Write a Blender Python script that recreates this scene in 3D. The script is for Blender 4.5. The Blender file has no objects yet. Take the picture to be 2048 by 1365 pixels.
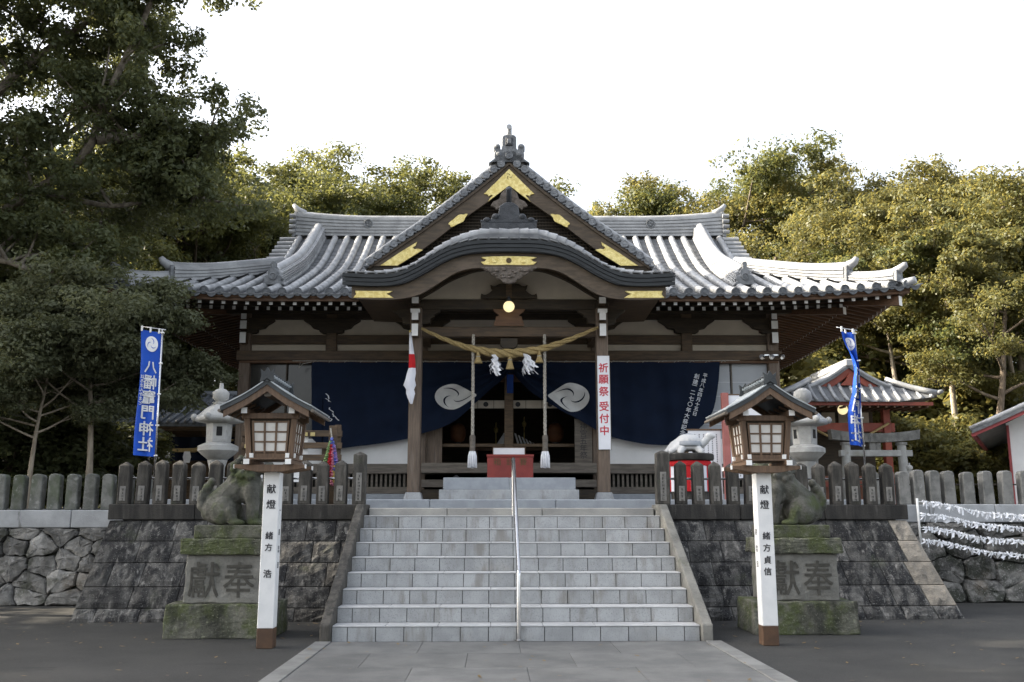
import bpy, bmesh, math, random
import numpy as np
from mathutils import Vector, Matrix

# ------------------------------------------------------------------ camera, sky, sun, exposure
SC = bpy.context.scene
COL = SC.collection
R = math.radians
PI = math.pi
cam_d = bpy.data.cameras.new('camera')
cam_d.sensor_width = 36.0
cam_d.lens = 33.4
cam_d.clip_start = 0.1
cam_d.clip_end = 2000
cam = bpy.data.objects.new('camera', cam_d)
COL.objects.link(cam)
cam.location = (-0.2736, -10.7105, 1.3185)
cam.rotation_euler = (PI / 2 + 0.1839, 0, -0.0206)
SC.camera = cam

SUN_DIR = Vector((-0.85, 0.13, 0.50)).normalized()      # towards the sun: low, from the left and a little behind the hall
elev = math.asin(SUN_DIR.z)
azim = math.atan2(SUN_DIR.x, SUN_DIR.y)
W = bpy.data.worlds.new('World')
SC.world = W
W.use_nodes = True
wn = W.node_tree.nodes
wl = W.node_tree.links
wn.clear()
sky = wn.new('ShaderNodeTexSky')
sky.sky_type = 'NISHITA'
sky.sun_disc = False
sky.sun_elevation = elev
sky.sun_rotation = azim
sky.air_density = 1.0
sky.dust_density = 5.0
sky.ozone_density = 1.0
hs = wn.new('ShaderNodeHueSaturation')
hs.inputs['Saturation'].default_value = 0.38
bg = wn.new('ShaderNodeBackground')
bg.inputs['Strength'].default_value = 0.15
wo = wn.new('ShaderNodeOutputWorld')
wl.new(sky.outputs[0], hs.inputs['Color'])
wl.new(hs.outputs[0], bg.inputs['Color'])
wl.new(bg.outputs[0], wo.inputs[0])
sd = bpy.data.lights.new('sun', 'SUN')
sd.energy = 5.0
sd.angle = R(0.55)
sd.color = (1.0, 0.88, 0.70)
so = bpy.data.objects.new('sun', sd)
COL.objects.link(so)
so.rotation_euler = (-SUN_DIR).to_track_quat('-Z', 'Y').to_euler()
SC.view_settings.view_transform = 'Standard'
SC.view_settings.look = 'None'
SC.view_settings.gamma = 1.0
SC.view_settings.exposure = 1.9
SC.render.engine = 'CYCLES'
SC.cycles.max_bounces = 8
SC.cycles.transparent_max_bounces = 8
SC.cycles.use_denoising = True

random.seed(7)
RNG = np.random.default_rng(11)
rnd = random.uniform

# ------------------------------------------------------------------ materials
def _new(name):
    m = bpy.data.materials.new(name)
    m.use_nodes = True
    nt = m.node_tree
    b = nt.nodes['Principled BSDF']
    return m, nt, b

def mat(name, c1, c2=None, rough=0.7, scale=4.0, stretch=(1, 1, 1), bump=0.0, bscale=30.0, metal=0.0, spec=0.4,
        rnd_amt=0.0, patches=(), detail=4.0, bstretch=None, lo=0.35, hi=0.65, speck=None, bdist=0.02):
    """noise between c1 and c2 in world space, extra blotches, per-object brightness, fine bump"""
    m, nt, b = _new(name)
    N, L = nt.nodes, nt.links
    geo = N.new('ShaderNodeNewGeometry')
    oi = N.new('ShaderNodeObjectInfo')
    def noise(sc, st, off=0.0, det=detail):
        mp = N.new('ShaderNodeMapping')
        mp.inputs['Scale'].default_value = st
        mp.inputs['Location'].default_value = (off, off * 1.7, off * 0.6)
        L.new(geo.outputs['Position'], mp.inputs['Vector'])
        n = N.new('ShaderNodeTexNoise')
        n.inputs['Scale'].default_value = sc
        n.inputs['Detail'].default_value = det
        n.inputs['Roughness'].default_value = 0.62
        L.new(mp.outputs[0], n.inputs['Vector'])
        return n.outputs['Fac']
    def rng(v, a, c):
        r = N.new('ShaderNodeMapRange')
        r.inputs['From Min'].default_value = a
        r.inputs['From Max'].default_value = c
        r.interpolation_type = 'SMOOTHSTEP'
        L.new(v, r.inputs['Value'])
        return r.outputs[0]
    def mix(f, a, c, mode='MIX'):
        x = N.new('ShaderNodeMix')
        x.data_type = 'RGBA'
        x.blend_type = mode
        if isinstance(f, float): x.inputs[0].default_value = f
        else: L.new(f, x.inputs[0])
        for s, v in ((6, a), (7, c)):
            if isinstance(v, tuple): x.inputs[s].default_value = (*v, 1)
            else: L.new(v, x.inputs[s])
        return x.outputs[2]
    c2 = c2 or tuple(v * 0.8 for v in c1)
    col = mix(rng(noise(scale, stretch), lo, hi), c1, c2)
    for k, p in enumerate(patches):       # (colour, scale, stretch, lo, hi, amount)
        f = rng(noise(p[1], p[2], 3.1 * (k + 1)), p[3], p[4])
        mm = N.new('ShaderNodeMath'); mm.operation = 'MULTIPLY'
        L.new(f, mm.inputs[0]); mm.inputs[1].default_value = p[5]
        col = mix(mm.outputs[0], col, p[0])
    if speck:                             # (colour, scale, lo, hi, amount)
        f = rng(noise(speck[1], (1, 1, 1), 9.3, 2.0), speck[2], speck[3])
        mm = N.new('ShaderNodeMath'); mm.operation = 'MULTIPLY'
        L.new(f, mm.inputs[0]); mm.inputs[1].default_value = speck[4]
        col = mix(mm.outputs[0], col, speck[0])
    if rnd_amt:
        r = N.new('ShaderNodeMapRange')
        r.inputs['To Min'].default_value = 1 - rnd_amt
        r.inputs['To Max'].default_value = 1 + rnd_amt
        L.new(oi.outputs['Random'], r.inputs['Value'])
        v = N.new('ShaderNodeVectorMath'); v.operation = 'SCALE'
        L.new(col, v.inputs[0]); L.new(r.outputs[0], v.inputs['Scale'])
        col = v.outputs[0]
    L.new(col, b.inputs['Base Color'])
    b.inputs['Roughness'].default_value = rough
    b.inputs['Metallic'].default_value = metal
    b.inputs['Specular IOR Level'].default_value = spec
    if bump:
        bn = N.new('ShaderNodeBump')
        bn.inputs['Strength'].default_value = bump
        bn.inputs['Distance'].default_value = bdist
        L.new(noise(bscale, bstretch or stretch, 5.5), bn.inputs['Height'])
        L.new(bn.outputs[0], b.inputs['Normal'])
    return m

def leafmat(name, c1, c2, trans=0.45, tcol=(0.25, 0.22, 0.03)):
    m, nt, b = _new(name)
    N, L = nt.nodes, nt.links
    geo = N.new('ShaderNodeNewGeometry')
    oi = N.new('ShaderNodeObjectInfo')
    mx = N.new('ShaderNodeMix'); mx.data_type = 'RGBA'
    mx.inputs[6].default_value = (*c1, 1); mx.inputs[7].default_value = (*c2, 1)
    ad = N.new('ShaderNodeMath'); ad.operation = 'MULTIPLY_ADD'
    L.new(geo.outputs['Random Per Island'], ad.inputs[0]); ad.inputs[1].default_value = 0.6
    sb = N.new('ShaderNodeMath'); sb.operation = 'MULTIPLY'
    L.new(oi.outputs['Random'], sb.inputs[0]); sb.inputs[1].default_value = 0.4
    L.new(sb.outputs[0], ad.inputs[2])
    L.new(ad.outputs[0], mx.inputs[0])
    L.new(mx.outputs[2], b.inputs['Base Color'])
    b.inputs['Roughness'].default_value = 0.5
    b.inputs['Specular IOR Level'].default_value = 0.35
    tr = N.new('ShaderNodeBsdfTranslucent')
    tm = N.new('ShaderNodeMix'); tm.data_type = 'RGBA'; tm.inputs[0].default_value = 0.6
    L.new(mx.outputs[2], tm.inputs[6]); tm.inputs[7].default_value = (*tcol, 1)
    L.new(tm.outputs[2], tr.inputs['Color'])
    ms = N.new('ShaderNodeMixShader'); ms.inputs[0].default_value = trans
    L.new(b.outputs[0], ms.inputs[1]); L.new(tr.outputs[0], ms.inputs[2])
    L.new(ms.outputs[0], nt.nodes['Material Output'].inputs['Surface'])
    return m

def emat(name, c, s):
    m, nt, b = _new(name)
    b.inputs['Base Color'].default_value = (*c, 1)
    b.inputs['Emission Color'].default_value = (*c, 1)
    b.inputs['Emission Strength'].default_value = s
    return m

V1 = (1, 1, 1)
VST = (5, 5, 0.5)      # vertical streaks
M = {}
M['asphalt'] = mat('asphalt', (0.041, 0.0405, 0.0375), (0.026, 0.026, 0.0245), 0.85, 0.8, bump=0.7, bscale=110,
                   patches=[((0.060, 0.058, 0.055), 0.5, V1, 0.5, 0.75, 0.5), ((0.016, 0.016, 0.016), 1.4, (1, 2.4, 1), 0.60, 0.72, 0.5)], speck=((0.12, 0.118, 0.112), 110, 0.58, 0.72, 0.6))
M['paving'] = mat('paving', (0.150, 0.150, 0.143), (0.100, 0.101, 0.098), 0.75, 1.6, bump=0.25, bscale=90, rnd_amt=0.10,
                  patches=[((0.10, 0.10, 0.10), 1.1, V1, 0.52, 0.72, 0.55)], speck=((0.32, 0.32, 0.31), 160, 0.6, 0.7, 0.35))
M['paving_edge'] = mat('paving_edge', (0.20, 0.20, 0.19), (0.14, 0.14, 0.134), 0.75, 3, bump=0.25, bscale=90, rnd_amt=0.08,
                       speck=((0.12, 0.12, 0.12), 140, 0.62, 0.72, 0.4))
M['path_joint'] = mat('path_joint', (0.11, 0.112, 0.11), (0.085, 0.086, 0.084), 0.9, 6)
M['joint'] = mat('joint', (0.075, 0.07, 0.062), (0.04, 0.04, 0.036), 0.9, 6)
M['granite'] = mat('granite', (0.375, 0.386, 0.390), (0.295, 0.304, 0.308), 0.6, 3.0, rnd_amt=0.11, bump=0.12, bscale=150,
                   patches=[((0.20, 0.19, 0.17), 2.2, (2.5, 2.5, 0.6), 0.50, 0.70, 0.8), ((0.42, 0.37, 0.30), 0.9, V1, 0.58, 0.76, 0.45)],
                   speck=((0.13, 0.13, 0.135), 95, 0.56, 0.68, 0.6))
M['granite_top'] = mat('granite_top', (0.47, 0.475, 0.475), (0.39, 0.394, 0.394), 0.6, 3.0, rnd_amt=0.03, bump=0.12, bscale=150,
                       patches=[((0.25, 0.24, 0.22), 2.2, V1, 0.6, 0.8, 0.5)], speck=((0.2, 0.2, 0.21), 130, 0.60, 0.70, 0.5))
M['granite_blue'] = mat('granite_blue', (0.33, 0.355, 0.38), (0.28, 0.30, 0.325), 0.5, 5.0, bump=0.08, bscale=150,
                        speck=((0.14, 0.15, 0.17), 130, 0.58, 0.70, 0.5))
M['platform'] = mat('platform', (0.34, 0.33, 0.30), (0.24, 0.235, 0.22), 0.7, 2.0, rnd_amt=0.1, bump=0.2, bscale=80,
                    patches=[((0.05, 0.05, 0.048), 2.6, (1, 1, 2), 0.62, 0.72, 0.8)])
M['wall_block'] = mat('wall_block', (0.110, 0.106, 0.098), (0.042, 0.041, 0.039), 0.85, 3.0, stretch=(3, 3, 0.45), bump=1.0, bscale=24,
                      bstretch=V1, rnd_amt=0.30, detail=7,
                      patches=[((0.012, 0.012, 0.013), 1.5, (4.0, 4.0, 0.28), 0.44, 0.56, 0.92),
                               ((0.32, 0.305, 0.28), 2.6, (4.4, 4.4, 0.30), 0.55, 0.70, 0.55),
                               ((0.055, 0.065, 0.03), 2.3, V1, 0.60, 0.72, 0.4)],
                      speck=((0.36, 0.36, 0.34), 60, 0.60, 0.72, 0.5))
M['wall_block_sunlit'] = mat('wall_block_sunlit', (0.30, 0.265, 0.215), (0.20, 0.18, 0.15), 0.85, 6.0, bump=1.0, bscale=24, rnd_amt=0.2, detail=8, patches=[((0.05, 0.048, 0.045), 3.0, (2, 2, 0.6), 0.56, 0.70, 0.7)], speck=((0.42, 0.40, 0.36), 60, 0.58, 0.7, 0.5))  # paler copy of the wall stone, warm sunlight put into its colour
M['coping_dark'] = mat('coping_dark', (0.050, 0.046, 0.041), (0.024, 0.023, 0.021), 0.85, 3.0, stretch=(3, 3, 0.6), bump=0.4, bscale=40,
                       bstretch=V1, rnd_amt=0.15, patches=[((0.14, 0.13, 0.12), 4, VST, 0.58, 0.74, 0.5)])
M['fence_dark'] = mat('fence_dark', (0.085, 0.078, 0.067), (0.034, 0.032, 0.028), 0.85, 4.0, stretch=(3, 3, 0.7), bump=0.5, bscale=40,
                      bstretch=V1, rnd_amt=0.22, detail=6,
                      patches=[((0.22, 0.21, 0.19), 3.0, (3, 3, 0.8), 0.58, 0.75, 0.5), ((0.05, 0.06, 0.03), 3, V1, 0.58, 0.72, 0.4)])
M['carved'] = mat('carved', (0.23, 0.22, 0.20), (0.16, 0.155, 0.145), 0.85, 12)
M['carved_faint'] = mat('carved_faint', (0.082, 0.078, 0.066), (0.052, 0.050, 0.043), 0.9, 14)
M['carved_dark'] = mat('carved_dark', (0.052, 0.050, 0.044), (0.034, 0.033, 0.029), 0.9, 12)
M['fence_light'] = mat('fence_light', (0.20, 0.20, 0.185), (0.11, 0.115, 0.10), 0.85, 6.0, bump=0.5, bscale=40, rnd_amt=0.18, detail=6,
                       patches=[((0.065, 0.085, 0.04), 2.0, (1, 1, 0.6), 0.47, 0.66, 0.75), ((0.36, 0.36, 0.34), 9, V1, 0.58, 0.70, 0.6)])
M['fence_plain'] = mat('fence_plain', (0.22, 0.215, 0.20), (0.13, 0.13, 0.12), 0.85, 5.0, bump=0.5, bscale=40, rnd_amt=0.18, detail=6,
                       patches=[((0.05, 0.05, 0.045), 3.0, (2, 2, 0.5), 0.52, 0.70, 0.7), ((0.38, 0.38, 0.36), 9, V1, 0.60, 0.72, 0.5)])
M['coping_light'] = mat('coping_light', (0.40, 0.41, 0.42), (0.30, 0.31, 0.315), 0.8, 2.0, bump=0.3, bscale=50, rnd_amt=0.06,
                        patches=[((0.09, 0.09, 0.08), 3.0, (2, 2, 0.6), 0.62, 0.76, 0.8)])
M['rubble'] = mat('rubble', (0.23, 0.222, 0.205), (0.085, 0.083, 0.078), 0.92, 4.0, bump=1.0, bscale=22, rnd_amt=0.38, detail=9,
                  patches=[((0.028, 0.032, 0.022), 2.6, V1, 0.47, 0.60, 0.85), ((0.40, 0.39, 0.37), 7.5, V1, 0.55, 0.68, 0.65),
                           ((0.15, 0.11, 0.07), 1.3, V1, 0.58, 0.72, 0.5)], speck=((0.30, 0.30, 0.28), 45, 0.58, 0.68, 0.6), bdist=0.035)
M['rubble_pale'] = mat('rubble_pale', (0.27, 0.262, 0.245), (0.105, 0.102, 0.094), 0.92, 4.0, bump=1.0, bscale=22, rnd_amt=0.36, detail=9, patches=[((0.05, 0.054, 0.038), 2.6, V1, 0.50, 0.62, 0.8), ((0.46, 0.45, 0.43), 7.5, V1, 0.55, 0.68, 0.6), ((0.17, 0.125, 0.08), 1.1, V1, 0.56, 0.70, 0.5)], speck=((0.12, 0.12, 0.11), 45, 0.58, 0.68, 0.5), bdist=0.035)
M['gap'] = mat('gap', (0.018, 0.018, 0.016), (0.03, 0.032, 0.022), 0.95, 6)
M['moss_stone'] = mat('moss_stone', (0.15, 0.148, 0.12), (0.070, 0.074, 0.052), 0.9, 4.5, bump=1.0, bscale=26, detail=9, bdist=0.03,
                      patches=[((0.070, 0.088, 0.026), 3.0, V1, 0.45, 0.60, 0.8), ((0.022, 0.022, 0.020), 2.2, (1.8, 1.8, 0.7), 0.48, 0.66, 0.75),
                               ((0.25, 0.26, 0.18), 9.5, V1, 0.58, 0.68, 0.6)], speck=((0.26, 0.27, 0.2), 50, 0.6, 0.7, 0.5))
M['ped_stone'] = mat('ped_stone', (0.215, 0.21, 0.188), (0.135, 0.132, 0.118), 0.9, 3.5, bump=0.7, bscale=30, detail=7,
                     patches=[((0.075, 0.09, 0.04), 2.2, V1, 0.56, 0.74, 0.55), ((0.24, 0.24, 0.22), 5, (3, 3, .6), 0.60, 0.72, 0.5)])
M['lion_stone'] = mat('lion_stone', (0.135, 0.132, 0.115), (0.065, 0.067, 0.054), 0.9, 6, bump=1.0, bscale=38, detail=7,
                      patches=[((0.060, 0.080, 0.022), 2.8, V1, 0.46, 0.64, 0.75), ((0.22, 0.22, 0.19), 6.5, V1, 0.60, 0.70, 0.55)])
M['toro'] = mat('toro', (0.40, 0.40, 0.385), (0.29, 0.29, 0.275), 0.8, 4, bump=0.35, bscale=60, rnd_amt=0.05,
                patches=[((0.20, 0.20, 0.15), 3, V1, 0.54, 0.70, 0.6), ((0.10, 0.10, 0.09), 5, V1, 0.64, 0.76, 0.6)])
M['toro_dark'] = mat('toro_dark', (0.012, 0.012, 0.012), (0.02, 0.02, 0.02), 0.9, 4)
M['turtle'] = mat('turtle', (0.60, 0.60, 0.59), (0.50, 0.505, 0.505), 0.55, 5, bump=0.1, bscale=80, speck=((0.35, 0.36, 0.38), 90, 0.6, 0.7, 0.4))
M['steel'] = mat('steel', (0.62, 0.62, 0.62), (0.56, 0.56, 0.57), 0.24, 6, metal=1.0)
M['white'] = mat('white', (0.74, 0.74, 0.73), (0.66, 0.665, 0.66), 0.55, 4, bump=0.1, bscale=60,
                 patches=[((0.45, 0.44, 0.42), 2.6, (3, 3, 0.4), 0.60, 0.8, 0.5)])
M['white_end'] = mat('white_end', (0.82, 0.82, 0.80), (0.74, 0.74, 0.72), 0.6, 6, rnd_amt=0.06)
M['sign_white'] = mat('sign_white', (0.78, 0.79, 0.81), (0.72, 0.73, 0.75), 0.5, 3)
M['brown_paint'] = mat('brown_paint', (0.10, 0.055, 0.030), (0.07, 0.040, 0.024), 0.7, 5, bump=0.2, bscale=60)
M['ink'] = mat('ink', (0.025, 0.025, 0.028), (0.035, 0.035, 0.04), 0.6, 10)
M['ink_red'] = mat('ink_red', (0.55, 0.035, 0.055), (0.48, 0.03, 0.05), 0.6, 10)
M['ink_white'] = mat('ink_white', (0.62, 0.64, 0.67), (0.55, 0.57, 0.6), 0.8, 10)
WG = (14, 14, 1.2)
M['wood'] = mat('wood', (0.108, 0.070, 0.038), (0.060, 0.040, 0.023), 0.6, 2.6, stretch=(1.2, 10, 10), bump=0.25, bscale=8, rnd_amt=0.16,
                patches=[((0.035, 0.024, 0.017), 1.0, V1, 0.52, 0.75, 0.5)])
M['wood_v'] = mat('wood_v', (0.16, 0.118, 0.085), (0.105, 0.078, 0.058), 0.65, 2.6, stretch=WG, bump=0.25, bscale=8, rnd_amt=0.08,
                  patches=[((0.30, 0.26, 0.22), 1.2, (6, 6, 0.8), 0.55, 0.75, 0.45)])
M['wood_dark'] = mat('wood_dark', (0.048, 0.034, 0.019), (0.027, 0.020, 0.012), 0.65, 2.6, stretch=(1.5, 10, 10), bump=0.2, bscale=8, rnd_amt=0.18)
M['wood_red'] = mat('wood_red', (0.125, 0.064, 0.031), (0.080, 0.042, 0.021), 0.6, 2.6, stretch=(1.2, 10, 10), bump=0.2, bscale=8, rnd_amt=0.14)
M['wood_grey'] = mat('wood_grey', (0.155, 0.135, 0.110), (0.10, 0.085, 0.07), 0.75, 2.2, stretch=(1.2, 10, 10), bump=0.25, bscale=8, rnd_amt=0.1)
M['barge'] = mat('barge', (0.098, 0.072, 0.047), (0.060, 0.045, 0.030), 0.65, 2.2, stretch=(1.5, 8, 8), bump=0.2, bscale=8,
                 patches=[((0.15, 0.115, 0.085), 1.6, V1, 0.5, 0.75, 0.5)])
M['carving'] = mat('carving', (0.16, 0.135, 0.115), (0.09, 0.075, 0.06), 0.8, 14, bump=1.0, bscale=34)
M['lantern_wood'] = mat('lantern_wood', (0.150, 0.094, 0.057), (0.100, 0.063, 0.040), 0.6, 2.6, stretch=WG, bump=0.2, bscale=8, rnd_amt=0.1)
M['paper'] = mat('paper', (0.66, 0.64, 0.60), (0.58, 0.56, 0.52), 0.7, 5, rnd_amt=0.06, patches=[((0.40, 0.38, 0.34), 3, V1, 0.55, 0.8, 0.4)])
M['copper_roof'] = mat('copper_roof', (0.44, 0.47, 0.48), (0.30, 0.33, 0.34), 0.36, 5, bump=0.15, bscale=40, spec=0.6)
M['dark_edge'] = mat('dark_edge', (0.050, 0.056, 0.058), (0.032, 0.037, 0.040), 0.6, 4, bump=0.2, bscale=40)
M['fascia'] = mat('fascia', (0.030, 0.034, 0.037), (0.019, 0.022, 0.024), 0.6, 3, stretch=(1, 1, 12), bump=0.3, bscale=6, spec=0.35)
M['plaster'] = mat('plaster', (0.55, 0.49, 0.40), (0.48, 0.43, 0.35), 0.85, 2, bump=0.1, bscale=60)
M['plaster_white'] = mat('plaster_white', (0.76, 0.76, 0.75), (0.70, 0.70, 0.69), 0.8, 2, bump=0.08, bscale=60)
M['tile'] = mat('tile', (0.32, 0.328, 0.334), (0.225, 0.231, 0.238), 0.38, 3.0, bump=0.12, bscale=60, rnd_amt=0.12, spec=0.55, detail=6,
                patches=[((0.46, 0.47, 0.48), 1.7, V1, 0.54, 0.74, 0.6), ((0.13, 0.135, 0.135), 5, V1, 0.58, 0.76, 0.55)])
M['tile_pan'] = mat('tile_pan', (0.145, 0.15, 0.157), (0.085, 0.09, 0.096), 0.45, 5.0, bump=0.1, bscale=60, spec=0.5)
M['tile_dark'] = mat('tile_dark', (0.115, 0.125, 0.135), (0.070, 0.077, 0.085), 0.5, 9.0, bump=0.5, bscale=70, rnd_amt=0.25)
M['tile_end'] = mat('tile_end', (0.22, 0.232, 0.245), (0.14, 0.148, 0.16), 0.5, 9.0, bump=0.5, bscale=70, rnd_amt=0.15)
M['oni'] = mat('oni', (0.20, 0.21, 0.22), (0.12, 0.128, 0.135), 0.55, 9.0, bump=0.9, bscale=45)
M['oni_dark'] = mat('oni_dark', (0.050, 0.056, 0.064), (0.030, 0.034, 0.040), 0.5, 9.0, bump=0.9, bscale=45)
M['gold'] = mat('gold', (0.80, 0.68, 0.30), (0.62, 0.49, 0.17), 0.40, 14, metal=0.85, bump=0.7, bscale=55, spec=0.6,
                patches=[((0.16, 0.10, 0.02), 20, V1, 0.64, 0.72, 0.7)])
M['gold_dark'] = mat('gold_dark', (0.10, 0.065, 0.02), (0.07, 0.045, 0.015), 0.6, 14)
M['blue_tie'] = mat('blue_tie', (0.008, 0.03, 0.14), (0.006, 0.024, 0.11), 0.85, 3, spec=0.2)
M['navy'] = mat('navy', (0.0042, 0.0105, 0.028), (0.0034, 0.0085, 0.023), 0.85, 3, bump=0.15, bscale=160, spec=0.2)
M['crest_white'] = mat('crest_white', (0.60, 0.60, 0.58), (0.54, 0.54, 0.525), 0.85, 6, spec=0.2)
M['glass_dark'] = mat('glass_dark', (0.030, 0.028, 0.026), (0.045, 0.042, 0.038), 0.12, 0.8, spec=0.5)
M['glass_pale'] = mat('glass_pale', (0.30, 0.32, 0.34), (0.36, 0.375, 0.39), 0.3, 0.8, spec=0.5)
M['straw'] = mat('straw', (0.45, 0.34, 0.155), (0.29, 0.21, 0.085), 0.85, 26, stretch=(1, 3, 3), bump=0.8, bscale=90)
M['rope'] = mat('rope', (0.46, 0.43, 0.37), (0.27, 0.25, 0.21), 0.85, 40, bump=0.7, bscale=80)
M['paper_white'] = mat('paper_white', (0.85, 0.86, 0.88), (0.78, 0.79, 0.82), 0.7, 10, rnd_amt=0.05)
M['red_box'] = mat('red_box', (0.235, 0.036, 0.028), (0.185, 0.028, 0.023), 0.5, 3, bump=0.1, bscale=40)
M['red_cloth'] = mat('red_cloth', (0.55, 0.022, 0.028), (0.46, 0.018, 0.022), 0.8, 4, spec=0.2)
M['white_cloth'] = mat('white_cloth', (0.72, 0.73, 0.78), (0.66, 0.67, 0.72), 0.8, 4, spec=0.2)
M['pink_post'] = mat('pink_post', (0.42, 0.15, 0.13), (0.34, 0.12, 0.10), 0.6, 4)
M['blue_cloth'] = mat('blue_cloth', (0.009, 0.080, 0.48), (0.006, 0.055, 0.37), 0.7, 1.5, bump=0.1, bscale=140, spec=0.3)
M['blue_light'] = mat('blue_light', (0.05, 0.20, 0.70), (0.03, 0.14, 0.58), 0.7, 2)
M['vermilion'] = mat('vermilion', (0.27, 0.062, 0.036), (0.20, 0.046, 0.028), 0.55, 3, bump=0.1, bscale=40, rnd_amt=0.1)
M['vermilion_light'] = mat('vermilion_light', (0.28, 0.12, 0.072), (0.22, 0.092, 0.056), 0.6, 3)
M['bark'] = mat('bark', (0.16, 0.125, 0.09), (0.075, 0.058, 0.042), 0.9, 3, stretch=(4, 4, 1), bump=0.9, bscale=12, rnd_amt=0.25, detail=6,
                patches=[((0.24, 0.23, 0.20), 1.5, V1, 0.55, 0.72, 0.5)])
M['bark_mid'] = mat('bark_mid', (0.25, 0.22, 0.175), (0.12, 0.10, 0.08), 0.9, 3, stretch=(3, 3, 3), bump=0.9, bscale=12, detail=6)
M['bark_pale'] = mat('bark_pale', (0.36, 0.31, 0.24), (0.22, 0.185, 0.14), 0.9, 3, stretch=(4, 4, 1), bump=0.8, bscale=12, rnd_amt=0.1)
M['leaf'] = leafmat('leaf', (0.052, 0.071, 0.024), (0.110, 0.119, 0.042), 0.46, (0.23, 0.215, 0.055))
M['leaf_gold'] = leafmat('leaf_gold', (0.069, 0.081, 0.027), (0.146, 0.139, 0.048), 0.50, (0.315, 0.262, 0.072))
M['leaf_dark'] = leafmat('leaf_dark', (0.062, 0.080, 0.036), (0.120, 0.135, 0.062), 0.42, (0.24, 0.24, 0.075))
M['leaf_grey'] = leafmat('leaf_grey', (0.095, 0.110, 0.062), (0.165, 0.175, 0.100), 0.42, (0.24, 0.25, 0.10))
M['needle'] = leafmat('needle', (0.034, 0.056, 0.024), (0.064, 0.088, 0.034), 0.3, (0.14, 0.17, 0.05))
M['soil'] = mat('soil', (0.085, 0.075, 0.05), (0.045, 0.048, 0.028), 0.95, 1.2, bump=0.6, bscale=12,
                patches=[((0.06, 0.075, 0.022), 0.5, V1, 0.5, 0.65, 0.7)])
M['gravel'] = mat('gravel', (0.26, 0.25, 0.23), (0.18, 0.175, 0.16), 0.95, 8, bump=0.6, bscale=60)
M['skin'] = mat('skin', (0.42, 0.25, 0.17), (0.38, 0.22, 0.15), 0.6, 8)
M['hair'] = mat('hair', (0.015, 0.012, 0.010), (0.022, 0.018, 0.014), 0.5, 20)
M['jacket'] = mat('jacket', (0.20, 0.21, 0.27), (0.15, 0.16, 0.21), 0.85, 8)
M['cap_blue'] = mat('cap_blue', (0.02, 0.05, 0.30), (0.015, 0.04, 0.24), 0.8, 8)
M['yellow'] = mat('yellow', (0.62, 0.45, 0.03), (0.52, 0.36, 0.02), 0.7, 8)
M['tag'] = mat('tag', (0.55, 0.45, 0.20), (0.42, 0.34, 0.14), 0.7, 20)
M['lamp'] = emat('lamp', (1.0, 0.84, 0.46), 0.26)
M['dull_red'] = mat('dull_red', (0.30, 0.055, 0.055), (0.24, 0.045, 0.045), 0.6, 4)
M['leaf_dry'] = leafmat('leaf_dry', (0.11, 0.065, 0.022), (0.24, 0.16, 0.05), 0.2, (0.2, 0.12, 0.03))
M['dim_lantern'] = mat('dim_lantern', (0.16, 0.065, 0.028), (0.11, 0.045, 0.02), 0.7, 6)
for k, c in (('c_green', (0.16, 0.26, 0.10)), ('c_blue', (0.10, 0.14, 0.45)), ('c_pink', (0.62, 0.22, 0.30)), ('c_red', (0.50, 0.02, 0.04)),
             ('c_purple', (0.26, 0.17, 0.42)), ('c_yellow', (0.60, 0.46, 0.10))):
    M[k] = mat(k, c, tuple(v * 0.8 for v in c), 0.75, 30, bump=0.6, bscale=60)

# ------------------------------------------------------------------ builders
SROT = -0.019                                            # the hall stands a touch askew to the stairs
def S2W(p):
    c, s = math.cos(SROT), math.sin(SROT)
    return Vector((-0.10 + p[0] * c - p[1] * s, p[0] * s + p[1] * c, p[2]))

def T(name, label, cat, base=(0, 0, 0), rot=0.0, group=None, hall=False):
    """an Empty at a thing's base; with hall=True base is given in the hall's own axes"""
    o = bpy.data.objects.new(name, None)
    COL.objects.link(o)
    if hall:
        o.location = S2W(base); o.rotation_euler = (0, 0, SROT + rot)
    else:
        o.location = base; o.rotation_euler = (0, 0, rot)
    o.empty_display_size = 0.2
    ORG[o.name] = Vector(base)
    return tag(o, label, cat, group)

ORG = {}
def tag(o, label=None, cat=None, group=None, kind=None):
    if label: o['label'] = label
    if cat: o['category'] = cat
    if group: o['group'] = group
    if kind: o['kind'] = kind
    return o

def link(name, me, parent=None, loc=None, rot=None, scale=None):
    o = bpy.data.objects.new(name, me)
    COL.objects.link(o)
    if parent is not None: o.parent = parent
    if loc is not None: o.location = loc
    if rot is not None: o.rotation_euler = rot
    if scale is not None: o.scale = scale
    return o

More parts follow.
